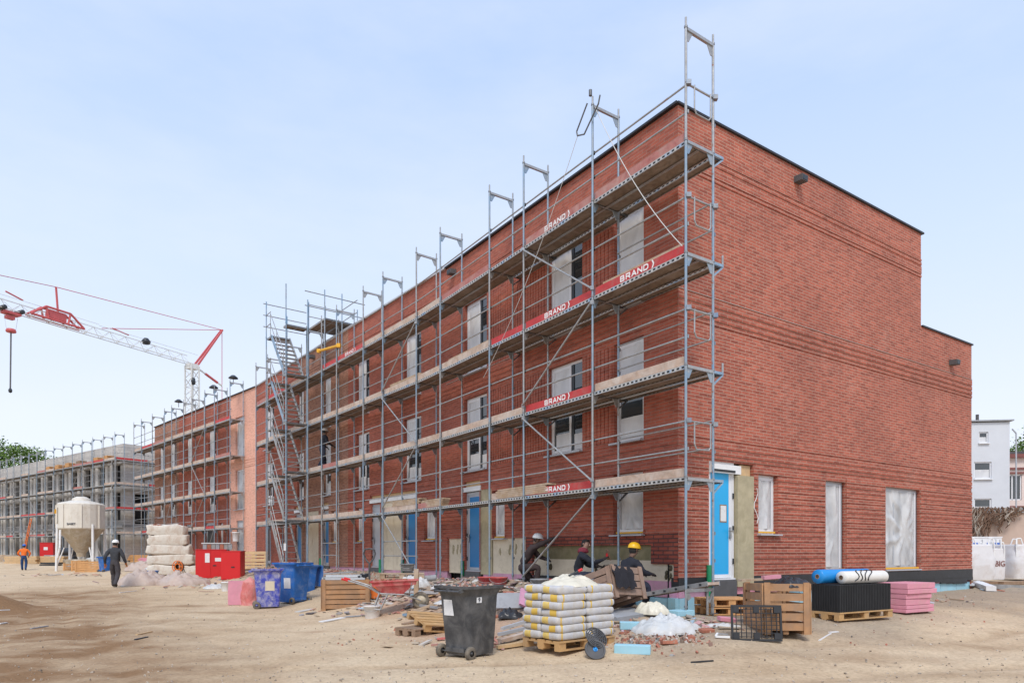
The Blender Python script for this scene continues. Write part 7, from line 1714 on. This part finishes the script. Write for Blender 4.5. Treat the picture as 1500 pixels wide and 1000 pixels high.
def person(label, pos, rz, J, wear, helmet, hair='hair', scale=1.0, group=None, extras=None):
    """J: joint positions in the local frame (x right, y forward, z up), metres"""
    t = thing('person', label, 'person', tuple(pos), rz, group)
    V = []; E_ = []; Rr = []; reg = {}
    def add(p, r): V.append(tuple(x * scale for x in p)); Rr.append(tuple(x * scale for x in r) if isinstance(r, tuple) else r * scale); return len(V) - 1
    def edge(a, b, m): E_.append((a, b)); reg.setdefault(m, []).append(len(E_) - 1)
    top, leg, boot, sk, glove = wear[:5]
    pel = add(J['pelvis'], (.180, .140)); bl_ = add(tuple(Vector(J['pelvis']).lerp(Vector(J['waist']), .45)), (.180, .140)); wa = add(J['waist'], (.182, .138)); ch = add(J['chest'], (.205, .145)); nk = add(J['neck'], .062); hd0 = add(J['head0'], (.068, .08)); hd1 = add(J['head1'], (.076, .092)); hd2 = add(J['head2'], (.055, .066))
    edge(pel, bl_, leg); edge(bl_, wa, top); edge(wa, ch, top); edge(ch, nk, wear[5] if len(wear) > 5 else top); edge(nk, hd0, sk); edge(hd0, hd1, sk); edge(hd1, hd2, sk)
    for s in 'LR':
        sh = add(J['sh' + s], .090); el = add(J['el' + s], .066); wr = add(J['wr' + s], .046); edge(ch, sh, top); edge(sh, el, top); edge(el, wr, top)
        ha = Vector(J['wr' + s]); fa = (ha - Vector(J['el' + s])).normalized(); hp = Vector(J.get('hand' + s, tuple(ha + fa * .09)))
        d = (hp - ha).normalized(); sidev = d.cross(Vector((0, 0, 1)));
        if sidev.length < .2: sidev = Vector((1, 0, 0))
        sidev.normalize(); nrm = sidev.cross(d)
        pm_ = add(tuple(ha + d * .075), (.042, .024)); edge(wr, pm_, glove)
        curl = -nrm * (1 if nrm.z > 0 else -1)
        for k, (off, L_) in enumerate(((-.030, .062), (-.010, .075), (.011, .070), (.031, .055))):
            b0 = add(tuple(ha + d * .105 + sidev * off), .0105); b1 = add(tuple(ha + d * (.105 + L_ * .6) + sidev * off * 1.1 + curl * .012), .0095); b2 = add(tuple(ha + d * (.105 + L_ * .95) + sidev * off * 1.1 + curl * .04), .008)
            edge(pm_, b0, glove); edge(b0, b1, glove); edge(b1, b2, glove)
        tsd = 1 if s == 'L' else -1
        t0 = add(tuple(ha + d * .05 + sidev * .045 * tsd), .013); t1 = add(tuple(ha + d * .095 + sidev * .062 * tsd + curl * .02), .0095); edge(pm_, t0, glove); edge(t0, t1, glove)
        hi = add(J['hip' + s], .122); kn = add(J['kn' + s], .088); an = add(J['an' + s], .070); to = add(J['to' + s], (.050, .042)); edge(pel, hi, leg); edge(hi, kn, leg); edge(kn, an, leg); edge(an, to, boot)
    skin_body('body', t, V, E_, Rr, [(v, k) for k, v in reg.items()], root=0)
    h1 = Vector(J['head1']) * scale; up = (Vector(J['head2']) - Vector(J['head0'])).normalized(); fw = Vector(J.get('face', (0, 1, 0))).normalized(); fw = (fw - up * fw.dot(up)).normalized(); rt = fw.cross(up)
    M = Matrix((rt, fw, up)).transposed().to_4x4(); M.translation = h1
    # face: nose, eyes, mouth, ears
    f = MB()
    f.mesh([M @ Vector(v) for v in ((-.014, .098, -.03), (.014, .098, -.03), (0, .124, -.028), (0, .096, .02), (0, .1, -.038))], [(0, 2, 3), (2, 1, 3), (0, 4, 2), (4, 1, 2)], sk)
    for s in (-1, 1):
        f.lathe([(0, -.012), (.009, -.006), (.011, 0), (.009, .006), (0, .012)], 'hair', 8, c=M @ Vector((s * .032, .088, .01))); f.lathe([(0, -.03), (.012, -.02), (.016, 0), (.012, .02), (0, .03)], sk, 8, c=M @ Vector((s * .083, -.005, -.01)))
    f.bar(M @ Vector((-.022, .094, -.062)), M @ Vector((.022, .094, -.062)), .008, .008, 'hood_maroon'); f.build('face', t)
    if hair:
        hb = MB(); V2 = []; n = 16
        prof = [(.02, .105), (.06, .095), (.084, .06), (.092, .01), (.090, -.045), (.075, -.085)]
        for (r_, z) in prof:
            for j in range(n):
                a = 2 * math.pi * j / n; x = r_ * math.cos(a) * .93; y = r_ * 1.1 * math.sin(a) - .012
                if math.sin(a) > .35 and z < .06: y = min(y, .045); z2 = max(z, .055)
                else: z2 = z
                V2.append(M @ Vector((x, y, z2)))
        F = [(i * n + j, i * n + (j + 1) % n, (i + 1) * n + (j + 1) % n, (i + 1) * n + j) for i in range(len(prof) - 1) for j in range(n)] + [tuple(range(n))[::-1]]
        hb.mesh(V2, F, hair, True); hb.build('hair', t)
    if helmet:
        hb = MB(); V2 = []; n = 22; prof = [(.118, .030), (.119, .045), (.112, .085), (.090, .125), (.055, .150), (.02, .158), (.0, .159)]
        for (r_, z) in prof:
            for j in range(n): a = 2 * math.pi * j / n; V2.append(M @ Vector((r_ * math.cos(a), r_ * 1.18 * math.sin(a), z - .012)))
        F = [(i * n + j, i * n + (j + 1) % n, (i + 1) * n + (j + 1) % n, (i + 1) * n + j) for i in range(len(prof) - 1) for j in range(n)]
        hb.mesh(V2, F, helmet, True)
        br = []
        for j in range(9): a = math.pi * (.12 + .76 * j / 8); br += [M @ Vector((.117 * math.cos(a), .138 * math.sin(a), .026)), M @ Vector((.125 * math.cos(a), (.19) * math.sin(a), .016)), M @ Vector((.117 * math.cos(a), .138 * math.sin(a), .016))]
        hb.mesh(br, [(3 * j + a_, 3 * j + 3 + a_, 3 * j + 3 + b_, 3 * j + b_) for j in range(8) for a_, b_ in ((0, 1), (1, 2))], helmet, True)
        hb.mesh([M @ Vector((x, y, z)) for x in (-.012, .012) for y, z in ((-.11, .07), (-.06, .125), (0, .153), (.06, .13), (.12, .065))], [(k, k + 1, k + 6, k + 5) for k in range(4)], helmet, True)
        hb.build('helmet', t)
    if extras: extras(t, M)
    return t
def stand(lean=0):
    return dict(pelvis=(0, 0, .95), waist=(0, .0 + lean * .3, 1.12), chest=(0, lean, 1.34), neck=(0, lean + .01, 1.50), head0=(0, lean + .02, 1.57), head1=(0, lean + .035, 1.66), head2=(0, lean + .03, 1.76),
        shL=(-.19, lean, 1.42), elL=(-.27, lean - .06, 1.14), wrL=(-.29, lean + .02, .90), shR=(.19, lean, 1.42), elR=(.28, lean - .04, 1.14), wrR=(.31, lean + .05, .90),
        hipL=(-.10, 0, .90), knL=(-.12, .04, .50), anL=(-.13, -.02, .09), toL=(-.14, .13, .045), hipR=(.10, 0, .90), knR=(.12, .06, .50), anR=(.12, .06, .09), toR=(.13, .21, .045))
# worker walking away, dark overalls
q = at(168, 860); J = stand(.03); J.update(anL=(-.11, .16, .09), toL=(-.12, .31, .045), knL=(-.12, .18, .49), knR=(.11, .02, .48), anR=(.12, -.26, .14), toR=(.13, -.14, .05), elL=(-.31, -.10, 1.14), wrL=(-.33, -.02, .90), elR=(.31, .0, 1.14), wrR=(.34, .12, .92))
person('worker in dark grey overalls and white helmet walking away', q, R(8), J, ('jacket_grey', 'trouser_grey', 'boot', 'skin_pale', 'glove_orange'), 'helmet_white', scale=q.y * .0700 / 1.80)
q = at(35, 835); J = stand(.04); J.update(anL=(-.11, .10, .09), toL=(-.12, .25, .045), anR=(.11, -.10, .09), toR=(.12, .05, .045), elL=(-.36, .05, 1.16), wrL=(-.26, .20, 1.0), elR=(.36, .05, 1.16), wrR=(.26, .22, 1.0))
def vest(t, M):
    pass
person('worker in orange shirt, blue jeans and blue helmet walking away', q, R(25), J, ('shirt_orange', 'jeans', 'boot', 'skin_pale', 'skin_pale'), 'helmet_blue', scale=q.y * .0385 / 1.80)
# worker on the second deck of the scaffold
u = 18.45; P_ = FP(u, soff(u) - .35, 4.90); J = stand(.08); J.update(elR=(.27, .12, 1.16), wrR=(.22, .32, 1.08), elL=(-.28, .02, 1.16), wrL=(-.25, .24, 1.05), knL=(-.13, .14, .5), anL=(-.14, .16, .09), toL=(-.14, .31, .05), knR=(.13, -.02, .5), anR=(.14, -.22, .1), toR=(.15, -.08, .05))
person('worker in navy clothes and white helmet standing on the scaffold by the stairs', P_, R(-55), J, ('jacket_navy', 'trouser_navy', 'boot', 'skin', 'glove_dark'), 'helmet_white')
# three masons at the foot of the wall.  facing the wall means looking along -normal of the first segment
wall_rz = math.atan2(-SEG[0][4][1], -SEG[0][4][0]) - math.pi / 2
def kneel(reach=None):
    return dict(pelvis=(0, -.10, .46), waist=(0, -.05, .62), chest=(0, .03, .84), neck=(0, .07, 1.0), head0=(0, .10, 1.07), head1=(0, .125, 1.155), head2=(0, .12, 1.25),
        shL=(-.19, .04, .92), elL=(-.27, .14, .68), wrL=(-.18, .36, .66), shR=(.19, .04, .92), elR=(.26, .16, .70), wrR=(.17, .38, .68),
        hipL=(-.11, -.08, .44), knL=(-.15, .22, .10), anL=(-.15, -.22, .10), toL=(-.15, -.34, .04), hipR=(.11, -.08, .44), knR=(.15, .34, .46), anR=(.15, .28, .09), toR=(.15, .43, .045))
u = 4.45; P_ = FP(u, .62, 0); P_.z = gz(P_.x, P_.y) + .02; J = kneel()
J.update(waist=(0, -.0, .64), chest=(0.02, .16, .86), neck=(.03, .25, 1.01), head0=(.04, .29, 1.08), head1=(.05, .32, 1.16), head2=(.05, .31, 1.26), shR=(.19, .20, .95), elR=(.34, .42, 1.04), wrR=(.46, .60, 1.14), handR=(.52, .68, 1.19), shL=(-.16, .2, .93), elL=(-.14, .36, .72), wrL=(.06, .52, .66), face=(.5, .8, -.1))
person('kneeling worker in brown hoodie and white helmet reaching to the wall', P_, wall_rz - .55, J, ('jacket_brown', 'jacket_brown', 'boot', 'skin', 'glove_dark'), 'helmet_white', scale=1.0)
u = 2.3; P_ = FP(u, .62, 0); P_.z = gz(P_.x, P_.y) + .0; J = kneel(); J.update(face=(.6, .8, -.35), elR=(.24, .3, .74), wrR=(.18, .50, .80), handR=(.16, .58, .86))
def hood(t, M):
    b = MB(); b.lathe([(.06, .10), (.10, .07), (.125, .02), (.12, -.02), (.08, -.03)], 'hood_maroon', 16, c=(0, .06, .98)); b.build('hood', t)
    b = MB(); c = Vector((.15, .62, .92)); b.box(c, (.14, .02, .24), 'pallet_old', rot=Euler((.3, .2, .4)).to_matrix()); b.box(c + Vector((0, -.03, -.02)), (.03, .05, .1), 'cabinet_red'); b.build('float_tool', t)
person('dark haired worker with maroon hood kneeling behind a scaffold pole', P_, wall_rz - .75, J, ('jacket_navy', 'trouser_navy', 'boot', 'skin_pale', 'glove_dark', 'hood_maroon'), None, extras=hood)
u = .66; P_ = FP(u, .72, 0); P_.z = gz(P_.x, P_.y) + .02; J = kneel(); J.update(face=(-.1, 1, -.2), chest=(0, .05, .86))
person('worker in dark jacket and yellow helmet kneeling with back to the yard', P_, wall_rz - .15, J, ('jacket_navy', 'trouser_navy', 'boot', 'skin', 'glove_dark'), 'helmet_yellow', scale=1.05)
